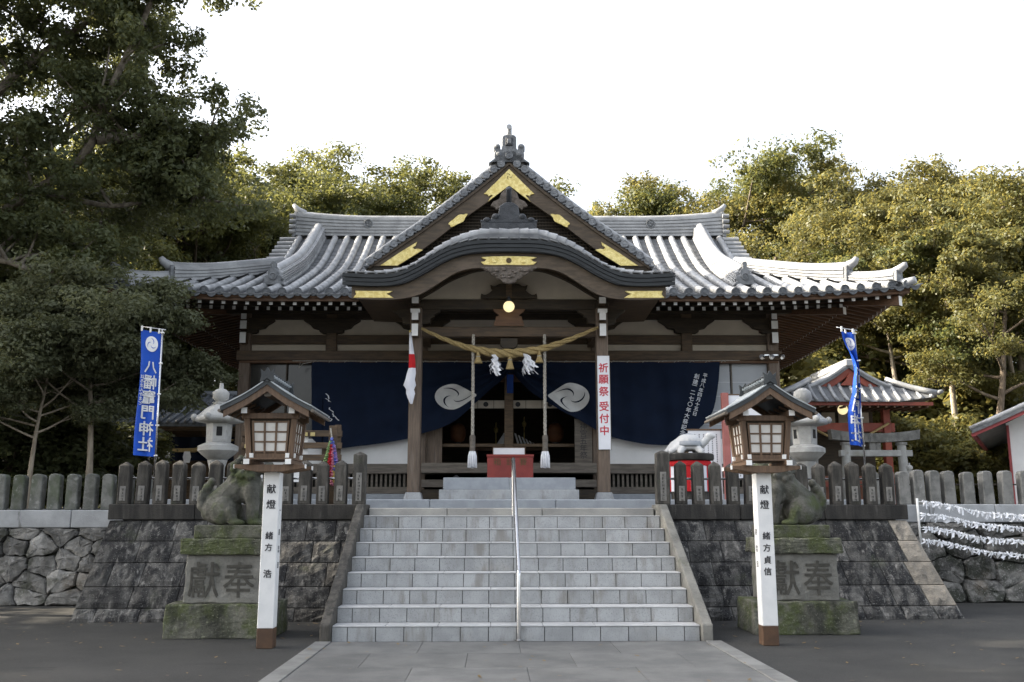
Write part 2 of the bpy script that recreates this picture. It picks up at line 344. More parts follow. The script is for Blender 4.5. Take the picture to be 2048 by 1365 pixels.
class MB:
    def __init__(s):
        s.v = []; s.f = []
    def add(s, vs, fs):
        n = len(s.v)
        s.v += [tuple(map(float, p)) for p in vs]
        s.f += [tuple(n + i for i in f) for f in fs]
        return s
    def box(s, x0, x1, y0, y1, z0, z1):
        vs = [(x0, y0, z0), (x1, y0, z0), (x1, y1, z0), (x0, y1, z0), (x0, y0, z1), (x1, y0, z1), (x1, y1, z1), (x0, y1, z1)]
        return s.add(vs, [(0, 3, 2, 1), (4, 5, 6, 7), (0, 1, 5, 4), (1, 2, 6, 5), (2, 3, 7, 6), (3, 0, 4, 7)])
    def taper(s, cx, cy, z0, z1, w0, d0, w1, d1):
        vs = [(cx + a * w / 2, cy + b * d / 2, z) for z, w, d in ((z0, w0, d0), (z1, w1, d1)) for a, b in ((-1, -1), (1, -1), (1, 1), (-1, 1))]
        return s.add(vs, [(0, 3, 2, 1), (4, 5, 6, 7), (0, 1, 5, 4), (1, 2, 6, 5), (2, 3, 7, 6), (3, 0, 4, 7)])
    def prism(s, poly, y0, y1, ax='y'):
        """poly of (x,z) pairs pushed along y (or (y,z) pairs along x, or (x,y) along z)"""
        n = len(poly)
        def P(a, b, t):
            return (a, t, b) if ax == 'y' else ((t, a, b) if ax == 'x' else (a, b, t))
        vs = [P(a, b, y0) for a, b in poly] + [P(a, b, y1) for a, b in poly]
        fs = [tuple(range(n)), tuple(range(2 * n - 1, n - 1, -1))]
        fs += [(i, n + i, n + (i + 1) % n, (i + 1) % n) for i in range(n)]
        return s.add(vs, fs)
    def band(s, top, bot, y0, y1):
        """strip between two polylines of (x,z) with the same count, thick from y0 to y1"""
        n = len(top)
        vs = [(a, y0, b) for a, b in top] + [(a, y0, b) for a, b in bot] + [(a, y1, b) for a, b in top] + [(a, y1, b) for a, b in bot]
        fs = []
        for i in range(n - 1):
            fs += [(i, n + i, n + i + 1, i + 1), (2 * n + i, 2 * n + i + 1, 3 * n + i + 1, 3 * n + i),
                   (i, i + 1, 2 * n + i + 1, 2 * n + i), (n + i, 3 * n + i, 3 * n + i + 1, n + i + 1)]
        fs += [(0, 2 * n, 3 * n, n), (n - 1, 2 * n - 1, 4 * n - 1, 3 * n - 1)]
        return s.add(vs, fs)
    def tube(s, path, rad, n=8, cap=True, up=(0, 0, 1), sx=1.0):
        path = [Vector(p) for p in path]
        if not hasattr(rad, '__len__'): rad = [rad] * len(path)
        b = len(s.v); m = len(path)
        prev = None
        for i, p in enumerate(path):
            t = (path[min(i + 1, m - 1)] - path[max(i - 1, 0)])
            if t.length < 1e-9: t = Vector((0, 0, 1))
            t.normalize()
            u = prev if prev is not None else Vector(up)
            u = u - t * u.dot(t)
            if u.length < 1e-4: u = Vector((1, 0, 0)) - t * t.x
            u.normalize(); prev = u
            w = t.cross(u)
            for k in range(n):
                a = 2 * PI * k / n
                s.v.append(tuple(p + (u * math.cos(a) + w * math.sin(a) * sx) * rad[i]))
        for i in range(m - 1):
            for k in range(n):
                a, c = b + i * n + k, b + i * n + (k + 1) % n
                s.f.append((a, c, c + n, a + n))
        if cap:
            s.f.append(tuple(b + k for k in range(n))[::-1])
            s.f.append(tuple(b + (m - 1) * n + k for k in range(n)))
        return s
    def lathe(s, prof, n=16, cx=0, cy=0, off=0.0, squash=1.0):
        b = len(s.v); m = len(prof)
        for r, z in prof:
            for k in range(n):
                a = 2 * PI * (k + off) / n
                s.v.append((cx + r * math.cos(a), cy + r * math.sin(a) * squash, z))
        for i in range(m - 1):
            for k in range(n):
                a, c = b + i * n + k, b + i * n + (k + 1) % n
                s.f.append((a, c, c + n, a + n))
        s.f.append(tuple(b + k for k in range(n))[::-1])
        s.f.append(tuple(b + (m - 1) * n + k for k in range(n)))
        return s
    def grid(s, rows):
        """rows of points -> quads"""
        b = len(s.v); n = len(rows[0])
        for r in rows: s.v += [tuple(p) for p in r]
        for i in range(len(rows) - 1):
            for k in range(n - 1):
                s.f.append((b + i * n + k, b + i * n + k + 1, b + (i + 1) * n + k + 1, b + (i + 1) * n + k))
        return s
    def ball(s, c, r, n=10, m=6):
        if not hasattr(r, '__len__'): r = (r, r, r)
        b = len(s.v)
        s.v.append((c[0], c[1], c[2] - r[2]))
        for i in range(1, m):
            ph = -PI / 2 + PI * i / m
            for k in range(n):
                a = 2 * PI * k / n
                s.v.append((c[0] + r[0] * math.cos(ph) * math.cos(a), c[1] + r[1] * math.cos(ph) * math.sin(a), c[2] + r[2] * math.sin(ph)))
        s.v.append((c[0], c[1], c[2] + r[2]))
        top = len(s.v) - 1
        for k in range(n): s.f.append((b, b + 1 + (k + 1) % n, b + 1 + k))
        for i in range(m - 2):
            for k in range(n):
                a, c2 = b + 1 + i * n + k, b + 1 + i * n + (k + 1) % n
                s.f.append((a, c2, c2 + n, a + n))
        for k in range(n): s.f.append((top, top - n + k, top - n + (k + 1) % n))
        return s
    def mesh(s, name, m=None, org=(0, 0, 0), bevel=0.0, smooth=False, fix=True, seg=1, xf=None):
        me = bpy.data.meshes.new(name)
        vs = s.v
        if xf is not None: vs = [tuple(xf @ Vector(p)) for p in vs]
        if org[0] or org[1] or org[2]:
            vs = [(p[0] - org[0], p[1] - org[1], p[2] - org[2]) for p in vs]
        me.from_pydata(vs, [], s.f)
        if fix or bevel:
            bm = bmesh.new(); bm.from_mesh(me)
            if fix: bmesh.ops.recalc_face_normals(bm, faces=bm.faces)
            if bevel:
                es = [e for e in bm.edges if len(e.link_faces) == 2 and e.calc_face_angle(0) > 0.6]
                bmesh.ops.bevel(bm, geom=es, offset=bevel, segments=seg, affect='EDGES', profile=0.5, clamp_overlap=True)
            bm.to_mesh(me); bm.free()
        if smooth: me.shade_smooth() if smooth is True else me.shade_smooth()
        if isinstance(smooth, float): me.set_sharp_from_angle(angle=smooth)
        if m is not None: me.materials.append(M[m] if isinstance(m, str) else m)
        return me
    def to(s, name, m, parent=None, bevel=0.0, smooth=False, fix=True, seg=1, local=False, world_of=None):
        """link as one object; coordinates are in the frame of the thing unless local"""
        org = (0, 0, 0)
        if parent is not None and not local:
            p = parent
            while p.parent is not None: p = p.parent
            org = ORG.get(p.name, (0, 0, 0))
        return link(name, s.mesh(name, m, org, bevel, smooth, fix, seg), parent)

def copy_tree(o, parent=None):
    c = o.copy(); COL.objects.link(c); c.parent = parent
    for ch in o.children: copy_tree(ch, c)
    return c

_txt = {}
def textmesh(s, size, line=1.0, bold=0.0, depth=0.002):
    """characters one under another, centred on x, top at 0, facing -y"""
    k = (s, size, line, bold, depth)
    if k in _txt: return _txt[k]
    c = bpy.data.curves.new('lettering', 'FONT')
    c.body = '\n'.join(s) if '\n' not in s else s
    c.align_x = 'CENTER'; c.size = size; c.space_line = line; c.extrude = depth; c.resolution_u = 2
    o = bpy.data.objects.new('lettering', c)
    me = bpy.data.meshes.new_from_object(o)
    bpy.data.objects.remove(o)
    me.transform(Matrix.Rotation(PI / 2, 4, 'X'))
    if bold:                                              # thicken the strokes: the glyph laid over itself, a hair apart
        bm = bmesh.new()
        for q, (dx, dz) in enumerate(((0, 0), (bold, 0), (-bold, 0), (0, bold), (0, -bold))):
            me.transform(Matrix.Translation((dx, -0.0004 * q, dz)))
            bm.from_mesh(me)
            me.transform(Matrix.Translation((-dx, 0.0004 * q, -dz)))
        bm.to_mesh(me); bm.free()
    vs = [v.co for v in me.vertices]
    if vs:
        zt = max(v.z for v in vs)
        me.transform(Matrix.Translation((0, 0, -zt)))
    _txt[k] = me
    return me

def letter(s, size, m, parent, pos, line=1.0, bold=0.0, depth=0.002, rotz=0.0, tilt=0.0, sx=1.0, sz=1.0, name='lettering'):
    me = textmesh(s, size, line, bold, depth).copy()
    me.materials.clear(); me.materials.append(M[m])
    o = link(name, me, parent, pos, (0, tilt, rotz), (sx, 1, sz))
    return o

def blob(name, parts, m, voxel=0.02, smooth=2, org=(0, 0, 0)):
    """ellipsoids and capsules melted into one continuous surface; parts: ('e', c, r, rot) or ('c', path, radii)"""
    mb = MB()
    for p in parts:
        if p[0] == 'e':
            t = MB().ball((0, 0, 0), p[2], 14, 10)
            rm = Matrix.Rotation(p[3], 3, 'Y') if len(p) > 3 else Matrix.Identity(3)
            mb.add([tuple(rm @ Vector(v) + Vector(p[1])) for v in t.v], t.f)
        elif p[0] == 'c':
            mb.tube(p[1], p[2], 10)
            mb.ball(p[1][0], p[2][0]); mb.ball(p[1][-1], p[2][-1])
        else:
            mb.box(*p[1])
    me = mb.mesh(name, None, org)
    o = link(name, me)
    rm = o.modifiers.new('r', 'REMESH'); rm.mode = 'VOXEL'; rm.voxel_size = voxel
    if smooth:
        sm = o.modifiers.new('s', 'SMOOTH'); sm.factor = 0.6; sm.iterations = smooth
    dg = bpy.context.evaluated_depsgraph_get()
    me2 = bpy.data.meshes.new_from_object(o.evaluated_get(dg))
    bpy.data.objects.remove(o)
    me2.shade_smooth(); me2.materials.clear(); me2.materials.append(M[m])
    return me2

def interp(pts, x):
    """smooth monotone interpolation through sorted (x,y) points"""
    if x <= pts[0][0]:
        (a, b), (c, d) = pts[0], pts[1]
        return b + (d - b) / (c - a) * (x - a)
    for i in range(len(pts) - 1):
        if x <= pts[i + 1][0]:
            x0, y0 = pts[i]; x1, y1 = pts[i + 1]
            def sl(j):
                a = pts[max(j - 1, 0)]; c = pts[min(j + 1, len(pts) - 1)]
                return (c[1] - a[1]) / (c[0] - a[0])
            h = x1 - x0; t = (x - x0) / h
            m0, m1 = sl(i) * h, sl(i + 1) * h
            return ((2 * t**3 - 3 * t**2 + 1) * y0 + (t**3 - 2 * t**2 + t) * m0 + (-2 * t**3 + 3 * t**2) * y1 + (t**3 - t**2) * m1)
    (a, b), (c, d) = pts[-2], pts[-1]
    return d + (d - b) / (c - a) * (x - c)

def lerp(a, b, t): return a + (b - a) * t

def crescents(n=10, k0=0.0):
    """three tapered strokes of the comma crest, as polygons in the unit disc"""
    out = []
    for q in range(3):
        a0 = k0 + q * 2 * PI / 3
        outer, inner = [], []
        for i in range(n + 1):
            t = i / n
            r = 0.14 + 0.70 * t ** 0.9
            a = a0 + 1.95 * t
            w = 0.105 * math.sin(PI * t) ** 1.1 + 0.010
            outer.append(((r + w * 0.5) * math.cos(a), (r + w * 0.5) * math.sin(a)))
            inner.append(((r - w * 0.5) * math.cos(a), (r - w * 0.5) * math.sin(a)))
        out.append((outer, inner))
    return out

# ------------------------------------------------------------------ the setting: ground, path, terrace, hill
def struct(name, mb, m, **k):
    return tag(mb.to(name, m, **k), kind='structure')

g = MB()
rows = [[(x, y, 0.0) for x in (-400, -60, -20, 0, 20, 60, 400)] for y in (-300, -40, -10, 0, 4, 30, 80, 600)]
struct('ground', g.grid(rows), 'asphalt')

TZ = 1.46                                                # level of the shrine yard
t = MB()
outline = [(-5.45, 2.95), (-2.0, 2.95), (-2.0, 3.6), (2.0, 3.6), (2.0, 2.95), (5.52, 3.05), (5.75, 4.95), (70, 4.95), (70, 60), (-70, 60), (-70, 4.75), (-5.6, 4.75)]
t.prism(outline, -0.2, TZ, ax='z')
struct('terrace_ground', t, 'gravel')

def hill_z(x, y):
    k = max(0.0, y - 21.0 + (2.0 if x < -4 else -3.0))
    h = TZ - 0.05 + 0.16 * k ** 1.0 * min(1, k / 12)
    if abs(x) < 10: h -= 0.0
    return h
hx = [i * 4.0 for i in range(-40, 41)]
hy = [18 + 3.0 * i for i in range(40)]
h = MB()
h.grid([[(x + 1.0 * math.sin(y * 0.7), y, hill_z(x, y) + (0.25 * math.sin(x * 0.6) * math.cos(y * 0.5) if y > 22 else -0.1)) for x in hx] for y in hy])
struct('hill', h, 'soil', smooth=True)

# the stone path up to the stairs: slabs and pale edge stones
pb = MB().box(-2.16, 2.20, -14, -0.115, -0.05, 0.004)
path = struct('path', pb, 'path_joint')
random.seed(3)
y = -0.125
row = 0
while y > -6.5:
    d = 0.90
    xs = [-1.98] + sorted([-1.98 + 3.98 * ((k + (0.5 if row % 2 else 0)) / 4 + rnd(-0.01, 0.01)) for k in range(0 if row % 2 else 1, 4)]) + [2.02]
    for a, b in zip(xs[:-1], xs[1:]):
        MB().box(a + 0.0018, b - 0.0018, y - d + 0.0018, y - 0.0018, 0.0, 0.016 + rnd(-0.0012, 0.0012)).to('paving_slab', 'paving', path, bevel=0.002, local=True)
    y -= d; row += 1
for sx in (-1, 1):
    y = -0.125
    while y > -6.5:
        x0 = -2.155 if sx < 0 else 2.025
        MB().box(x0, x0 + 0.17, y - 0.99, y - 0.005, 0.0, 0.022).to('edge_stone', 'paving_edge', path, bevel=0.005, local=True)
        y -= 1.0
MB().box(-1.98, 2.02, -14, -6.55, 0.0, 0.014).to('far_paving', 'paving', path, local=True)

# platforms in front of the hall (two low steps of long stones) as a thing: stone_platform
pf = T('stone_platform', 'long pale stone platform steps between the stair head and the hall', 'platform', (0, 2.7, 1.34))
MB().box(-1.99, 1.99, 2.42, 2.80, 0.9, 1.316).to('landing_base', 'joint', pf)
for a, b in ((-1.98, -0.9), (-0.895, 0.42), (0.425, 1.98)):
    MB().box(a, b, 2.69, 4.3, 1.30, 1.452).to('platform_stone', 'platform', pf, bevel=0.012)
for a, b in ((-5.6, -3.6), (-3.595, -1.25), (-1.245, 0.72), (0.725, 2.6), (2.605, 4.2), (4.205, 5.6)):
    MB().box(a, b, 4.35, 8.9, 1.30, 1.60).to('platform_stone', 'granite_blue', pf, bevel=0.012)
MB().box(-6.0, 6.0, 8.88, 16.6, 1.30, 1.62).to('footing', 'platform', pf, bevel=0.01)

# ------------------------------------------------------------------ the staircase
NST, TR, RI, SW = 8, 0.333, 0.1685, 2.0
st = T('stone_staircase', 'wide granite staircase of eight tiled steps leading up to the shrine', 'staircase', (0, 0, 0))
core = MB()
for i in range(NST):
    core.box(-SW + 0.004, SW - 0.004, i * TR + 0.012, (i + 1) * TR + (0.012 if i < NST - 1 else 0.4), 0 if i == 0 else i * RI - 0.02, (i + 1) * RI - 0.016)
core.to('step_core', 'joint', st)
TW = 0.305
tile_full = MB().box(0, TW - 0.008, 0, 0.02, 0, RI - 0.019).mesh('riser_tile', 'granite', bevel=0.002)
tile_part = MB().box(0, 0.162, 0, 0.02, 0, RI - 0.019).mesh('riser_tile', 'granite', bevel=0.002)
tread_me = None
random.seed(5)
for i in range(NST):
    z = i * RI + 0.001
    x = -SW
    link('riser_tile', tile_part, st, (x, i * TR, z)); x += 0.17
    for k in range(12):
        link('riser_tile', tile_full, st, (x, i * TR + rnd(-0.001, 0.001), z)); x += TW
    link('riser_tile', tile_part, st, (x, i * TR, z))
    for k in range(7):                                    # tread stones
        a = -SW + 4.0 * k / 7
        MB().box(a + 0.002, a + 4.0 / 7 - 0.002, i * TR - 0.006, (i + 1) * TR - 0.002 + (0.36 if i == NST - 1 else 0), (i + 1) * RI - 0.015, (i + 1) * RI).to('tread_stone', 'granite_top', st, bevel=0.004)
for sx in (-1, 1):
    poly = [(-0.10, 0), (-0.10, 0.185), (2.42, 1.50), (3.02, 1.50), (3.02, 0)]
    x0, x1 = (-2.118, -2.003) if sx < 0 else (2.003, 2.118)
    MB().prism(poly, x0, x1, ax='x').to('side_kerb', 'ped_stone' if sx > 0 else 'fence_dark', st, bevel=0.012)

hr = T('handrail', 'straight stainless steel handrail running up the middle of the stairs', 'handrail', (0.02, -0.05, 0))
pts = [(0.02, -0.05, 0.0), (0.02, -0.05, 0.70), (0.02, -0.045, 0.722), (0.02, -0.03, 0.737), (0.015, 2.36, 2.105), (0.015, 2.385, 2.112), (0.015, 2.40, 2.09)]
MB().tube(pts[3:6], 0.024, 12).to('rail', 'steel', hr, smooth=0.8)
MB().tube(pts[:4], 0.024, 12).to('post', 'steel', hr, smooth=0.8)
MB().tube([(0.015, 2.40, 1.33), (0.015, 2.40, 2.10)], 0.024, 12).to('post', 'steel', hr, smooth=0.8)
MB().lathe([(0.05, 0.016), (0.05, 0.024), (0.028, 0.028)], 12, 0.02, -0.05).to('base_flange', 'steel', hr, smooth=0.5)

# ------------------------------------------------------------------ battered walls of cut stone
def rough_quad_block(mb, c, depth, jit, n=4, bul=0.012):
    """c: four front corners (bl, br, tr, tl) as Vectors; a block going back by depth with an uneven face"""
    rows = []
    nrm = (c[1] - c[0]).cross(c[3] - c[0]).normalized()
    for j in range(n + 1):
        r = []
        for i in range(n + 1):
            u, v = i / n, j / n
            p = c[0].lerp(c[1], u).lerp(c[3].lerp(c[2], u), v)
            edge = i in (0, n) or j in (0, n)
            p = p + nrm * ((rnd(-jit, jit) + bul) if not edge else -0.006)
            r.append(p)
        rows.append(r)
    mb.grid(rows)
    b = [p - nrm * depth for p in c]
    ring = [rows[0][i] for i in range(n)] + [rows[i][n] for i in range(n)] + [rows[n][n - i] for i in range(n)] + [rows[n - i][0] for i in range(n)]
    m = len(ring)
    back = []
    for k in range(m):
        q = k // n; f = (k % n) / n
        back.append(b[q].lerp(b[(q + 1) % 4], f))
    base = len(mb.v)
    mb.v += [tuple(p) for p in ring + back]
    for k in range(m):
        mb.f.append((base + k, base + m + k, base + m + (k + 1) % m, base + (k + 1) % m))

ZC = [0.0, 0.17, 0.43, 0.73, 1.01, 1.29]
def cut_wall(name, label, xin, xout0, xout1, tilt, seed):
    """front face from xin (at the stairs) to xout (base xout0, top xout1)"""
    random.seed(seed)
    sgn = 1 if xout0 > xin else -1
    w = T(name, label, 'stone wall', ((xin + xout0) / 2, 2.1, 0))
    def Y(x, z): return 2.0 + 0.74 * z / 1.29 + tilt * abs(x - xin)
    def X(u, z): return lerp(xin, lerp(xout0, xout1, z / 1.29), u)
    L = abs(xout0 - xin)
    for r in range(5):
        z0, z1 = ZC[r], ZC[r + 1]
        cuts = [0.0]
        p = rnd(0.25, 0.5) / L
        while p < 0.93:
            cuts.append(p); p += rnd(0.36, 0.62) / L
        cuts.append(1.0)
        for a, b in zip(cuts[:-1], cuts[1:]):
            gp = 0.005
            cs = []
            for u, z in ((a, z0 + gp), (b, z0 + gp), (b, z1 - gp), (a, z1 - gp)):
                uu = u + (gp / L if u == a else -gp / L)
                x = X(uu, z)
                cs.append(Vector((x, Y(x, z), z)))
            if sgn < 0: cs = [cs[1], cs[0], cs[3], cs[2]]
            mb = MB(); rough_quad_block(mb, cs, 0.35, 0.011, 5)
            mb.to('stone_block', 'wall_block_sunlit' if (sgn > 0 and b == 1.0 and r > 0) else 'wall_block', w, fix=True)  # outermost blocks of the right wall carry the sunlit tone in their colour
    # end face blocks going back to the rubble wall
    for r in range(5):
        z0, z1 = ZC[r], ZC[r + 1]
        for (a, b) in ((0.05, 0.95), (0.96, 1.9), (1.91, 2.7)):
            cs = []
            for q, z in ((a, z0 + 0.005), (b, z0 + 0.005), (b, z1 - 0.005), (a, z1 - 0.005)):
                x = lerp(xout0, xout1, z / 1.29)
                cs.append(Vector((x, Y(x, z) + q, z)))
            if sgn < 0: cs = [cs[1], cs[0], cs[3], cs[2]]
            mb = MB(); rough_quad_block(mb, cs, 0.3, 0.008); mb.to('stone_block', 'wall_block', w)
    core = MB()
    xo0, xo1 = xout0 - sgn * 0.06, xout1 - sgn * 0.06
    pts = [(xin, Y(xin, 0) + .05, 0), (xo0, Y(xout0, 0) + .05, 0), (xo0, 4.7, 0), (xin, 4.7, 0),
           (xin, Y(xin, 1.28) + .05, 1.28), (xo1, Y(xout1, 1.28) + .05, 1.28), (xo1, 4.7, 1.28), (xin, 4.7, 1.28)]
    core.add(pts, [(0, 3, 2, 1), (4, 5, 6, 7), (0, 1, 5, 4), (1, 2, 6, 5), (2, 3, 7, 6), (3, 0, 4, 7)])
    core.to('wall_core', 'gap', w)
    # coping
    n = 3
    for k in range(n):
        a, b = lerp(xin, xout1 + sgn * 0.02, k / n), lerp(xin, xout1 + sgn * 0.02, (k + 1) / n)
        if k == 0: a = xin + sgn * 0.125
        ya, yb = Y(a, 1.29) - 0.035, Y(b, 1.29) - 0.035
        mb = MB(); lo, hi = (a + sgn * 0.003, b - sgn * 0.003)
        mb.prism([(lo, ya), (hi, yb), (hi, yb + 0.55), (lo, ya + 0.55)], 1.292, 1.502, ax='z')
        mb.to('coping_stone', 'coping_dark', w, bevel=0.01)
    return w, Y
wl_, YL = cut_wall('cut_stone_wall', 'battered dark cut stone wall left of the stairs behind the moss covered lion', -2.0, -5.68, -5.55, 0.0, 21)
wr_, YR = cut_wall('cut_stone_wall', 'battered streaked cut stone wall right of the stairs, sunlight painted into its right corner blocks', 2.0, 6.0, 5.62, 0.05, 22)

# ------------------------------------------------------------------ rubble walls
def clip(poly, a, b, c):
    """keep the side a*x+b*z<=c"""
    out = []
    for i in range(len(poly)):
        p, q = poly[i], poly[(i + 1) % len(poly)]
        dp, dq = a * p[0] + b * p[1] - c, a * q[0] + b * q[1] - c
        if dp <= 0: out.append(p)
        if dp * dq < 0:
            t_ = dp / (dp - dq)
            out.append((lerp(p[0], q[0], t_), lerp(p[1], q[1], t_)))
    return out

def rubble_wall(name, label, x0, x1, y, z1, sw, sh, seed, m='rubble', batter=0.15):
    random.seed(seed)
    w = T(name, label, 'stone wall', ((x0 + x1) / 2, y, 0))
    pts = []
    nr = max(2, round(z1 / sh))
    z = 0.0
    hs_ = [rnd(0.75, 1.3) * (1.25 if k < nr * 0.6 else 0.8) for k in range(nr)]
    tot = sum(hs_)
    for k in range(nr):
        hh = hs_[k] / tot * z1
        x = x0 - rnd(0, sw)
        while x < x1 + sw:
            pts.append((x, z + hh * rnd(0.3, 0.7)))
            x += sw * rnd(0.6, 1.45)
        z += hh
    for i, p in enumerate(pts):
        if p[0] < x0 - 0.2 or p[0] > x1 + 0.2: continue
        poly = [(x0, 0.0), (x1, 0.0), (x1, z1), (x0, z1)]
        for j, q in enumerate(pts):
            if i == j or abs(q[0] - p[0]) > 3 * sw: continue
            k = 1.7                                        # cells lie flat: distances in z weigh more
            a, b = q[0] - p[0], (q[1] - p[1]) * k
            c = (q[0] ** 2 - p[0] ** 2 + k * (q[1] ** 2 - p[1] ** 2)) / 2
            poly = clip(poly, a, b, c)
            if len(poly) < 3: break
        if len(poly) < 3: continue
        cx = sum(q[0] for q in poly) / len(poly); cz = sum(q[1] for q in poly) / len(poly)
        area = abs(sum(poly[k][0] * poly[(k + 1) % len(poly)][1] - poly[(k + 1) % len(poly)][0] * poly[k][1] for k in range(len(poly)))) / 2
        if area < 0.008: continue
        # subdivide the outline, pull the corners in, jitter
        ring = []
        n = len(poly)
        for k in range(n):
            p0, p1 = poly[k], poly[(k + 1) % n]
            for t_ in (0.08, 0.36, 0.64, 0.92):
                ring.append((lerp(p0[0], p1[0], t_) + rnd(-.02, .02), lerp(p0[1], p1[1], t_) + rnd(-.02, .02)))
        rr = (area ** 0.5)
        dep = rnd(0.03, 0.075) * (1.3 if rr > 0.5 else 1)
        levels = [(0.985, 0.16), (0.965, -0.25 * dep), (0.90, -0.8 * dep), (0.66, -1.0 * dep), (0.33, -1.08 * dep)]
        NL = len(levels)
        mb = MB(); base = 0; m_ = len(ring)
        tilt = rnd(-0.12, 0.12)
        for sc, off in levels:
            for (rx, rz) in ring:
                qx, qz = cx + (rx - cx) * sc, cz + (rz - cz) * sc
                mb.v.append((qx, y + batter * qz + off + tilt * (qx - cx) * 0.5 + rnd(-.015, .015), qz + rnd(-.006, .006)))
        mb.v.append((cx, y + batter * cz - 1.08 * dep, cz))
        for l in range(NL - 1):
            for k in range(m_):
                mb.f.append((l * m_ + k, l * m_ + (k + 1) % m_, (l + 1) * m_ + (k + 1) % m_, (l + 1) * m_ + k))
        for k in range(m_): mb.f.append(((NL - 1) * m_ + k, (NL - 1) * m_ + (k + 1) % m_, NL * m_))
        mb.to('stone', m, w, smooth=0.6)
    cb = MB()
    cb.add([(x0, y + 0.05, 0), (x1, y + 0.05, 0), (x1, y + 0.6, 0), (x0, y + 0.6, 0), (x0, y + 0.05 + batter * z1, z1), (x1, y + 0.05 + batter * z1, z1), (x1, y + 0.6, z1), (x0, y + 0.6, z1)],
           [(0, 3, 2, 1), (4, 5, 6, 7), (0, 1, 5, 4), (1, 2, 6, 5), (2, 3, 7, 6), (3, 0, 4, 7)])
    cb.to('wall_core', 'gap', w)
    return w
rl = rubble_wall('rubble_wall', 'grey rubble stone wall at the far left under mossy fence posts', -13.5, -5.45, 4.38, 1.16, 0.46, 0.235, 31, 'rubble_pale')
rr_ = rubble_wall('rubble_wall', 'dark rubble stone wall of big boulders at the far right behind tied paper strips', 5.72, 13.5, 4.62, 1.24, 0.62, 0.34, 33)
random.seed(4)
for w, xa, xb, y, z0, z1, ln in ((rl, -13.5, -5.62, 4.50, 1.165, 1.44, 1.35), (rr_, 5.75, 13.5, 4.76, 1.245, 1.53, 1.2)):
    x = xb if w is rl else xa
    while (x > xa if w is rl else x < xb):
        l = ln * rnd(0.8, 1.25)
        a, b = (x - l, x) if w is rl else (x, x + l)
        MB().box(a + .004, b - .004, y, y + 0.45, z0, z1 + rnd(-.004, .004)).to('coping_stone', 'coping_light', w, bevel=0.012)
        x = a if w is rl else b

# ------------------------------------------------------------------ stone fences
def fence_post_mesh(w, d, h, tip, m, name='fence_post'):
    mb = MB()
    mb.taper(0, 0, 0, h - tip, w, d, w * 0.97, d * 0.97)
    a, b = w * 0.97 / 2, d * 0.97 / 2
    z = h - tip
    mb.v = mb.v; mb.f = [f for f in mb.f if f != (4, 5, 6, 7)]
    mb.v.append((0, 0, h)); k = 8
    mb.f += [(4, 5, k), (5, 6, k), (6, 7, k), (7, 4, k)]
    return mb.mesh(name, m, bevel=0.012)
pm_dark = fence_post_mesh(0.166, 0.165, 0.625, 0.065, 'fence_dark')
pm_corner = fence_post_mesh(0.19, 0.19, 0.775, 0.045, 'fence_dark')
def round_post_mesh(w, d, h, m):
    mb = MB()
    poly = [(-w / 2, 0), (w / 2, 0), (w / 2 * 0.96, h - 0.05), (w * 0.36, h - 0.012), (0, h), (-w * 0.36, h - 0.012), (-w / 2 * 0.96, h - 0.05)]
    mb.prism(poly, -d / 2, d / 2)
    return mb.mesh('fence_post', m, bevel=0.014)
pm_round = round_post_mesh(0.185, 0.17, 0.565, 'fence_light')
pm_plain = round_post_mesh(0.185, 0.17, 0.555, 'fence_plain')

def carve(parent, x, y, z, hgt, seed):
    """faint carved marks in a column, as small cut strokes"""
    random.seed(seed)
    mb = MB(); zz = z + hgt
    while zz > z:
        s = 0.036
        for k in range(4):
            if random.random() < 0.5: mb.box(x - s * rnd(.3, .5), x + s * rnd(.3, .5), y - 0.0025, y, zz - s * (k + 0.7) / 4, zz - s * (k + 0.35) / 4)
            else:
                xx = x + rnd(-.4, .4) * s
                mb.box(xx - .003, xx + .003, y - 0.003, y, zz - s, zz - s * rnd(0.0, 0.4))
        zz -= s * 1.3
    return mb
random.seed(12)
for side, Yf, lab in ((-1, YL, 'dark pointed stone post fence on the wall left of the stairs'), (1, YR, 'dark pointed stone post fence on the wall right of the stairs')):
    f = T('stone_fence', lab, 'fence', (side * 3.8, 2.95, 1.5))
    b = Vector((side * 3.8, 2.95, 1.5))
    x = side * 2.155
    i = 0
    while abs(x) < 5.5:
        yy = Yf(abs(x) * side, 1.29) + 0.20
        me = pm_corner if i == 0 else pm_dark
        p = link('fence_post', me, f, Vector((x, yy, 1.50)) - b, (rnd(-.014, .014), rnd(-.018, .018), rnd(-.06, .06)), (rnd(.94, 1.05), 1, rnd(.965, 1.02)))
        fr = -(0.094 if i == 0 else 0.0865)
        hh = 0.40 if i == 0 else 0.20
        panel = MB().box(-0.043, 0.043, fr - 0.0015, fr + 0.006, 0.05, 0.06 + hh).to('name_panel', 'carved', p, local=True, bevel=0.004)
        tag(carve(p, 0, fr - 0.0015, 0.06, hh - 0.03, 100 + i + 50 * (side + 1)).to('carved_marks', 'carved_dark', panel, local=True), kind='stuff')
        x += side * (0.262 if i == 0 else 0.2525); i += 1
    ya, yb = Yf(side * 2.2, 1.29) + 0.31, Yf(side * 5.5, 1.29) + 0.31
    MB().tube([(side * 2.25, ya, 1.87), (side * 5.55, yb, 1.87)], 0.016, 8).to('pipe_rail', 'steel', f, smooth=0.8)
fl = T('stone_fence', 'mossy grey stone post fence above the rubble wall at far left', 'fence', (-9, 4.72, 1.44))
x = -5.80; i = 0
while x > -11.5:
    link('fence_post', pm_round, fl, (x + 9, 0.0, 0), (rnd(-.012, .012), rnd(-.02, .02), rnd(-.05, .05)), (1, 1, rnd(0.97, 1.03)))
    x -= 0.282
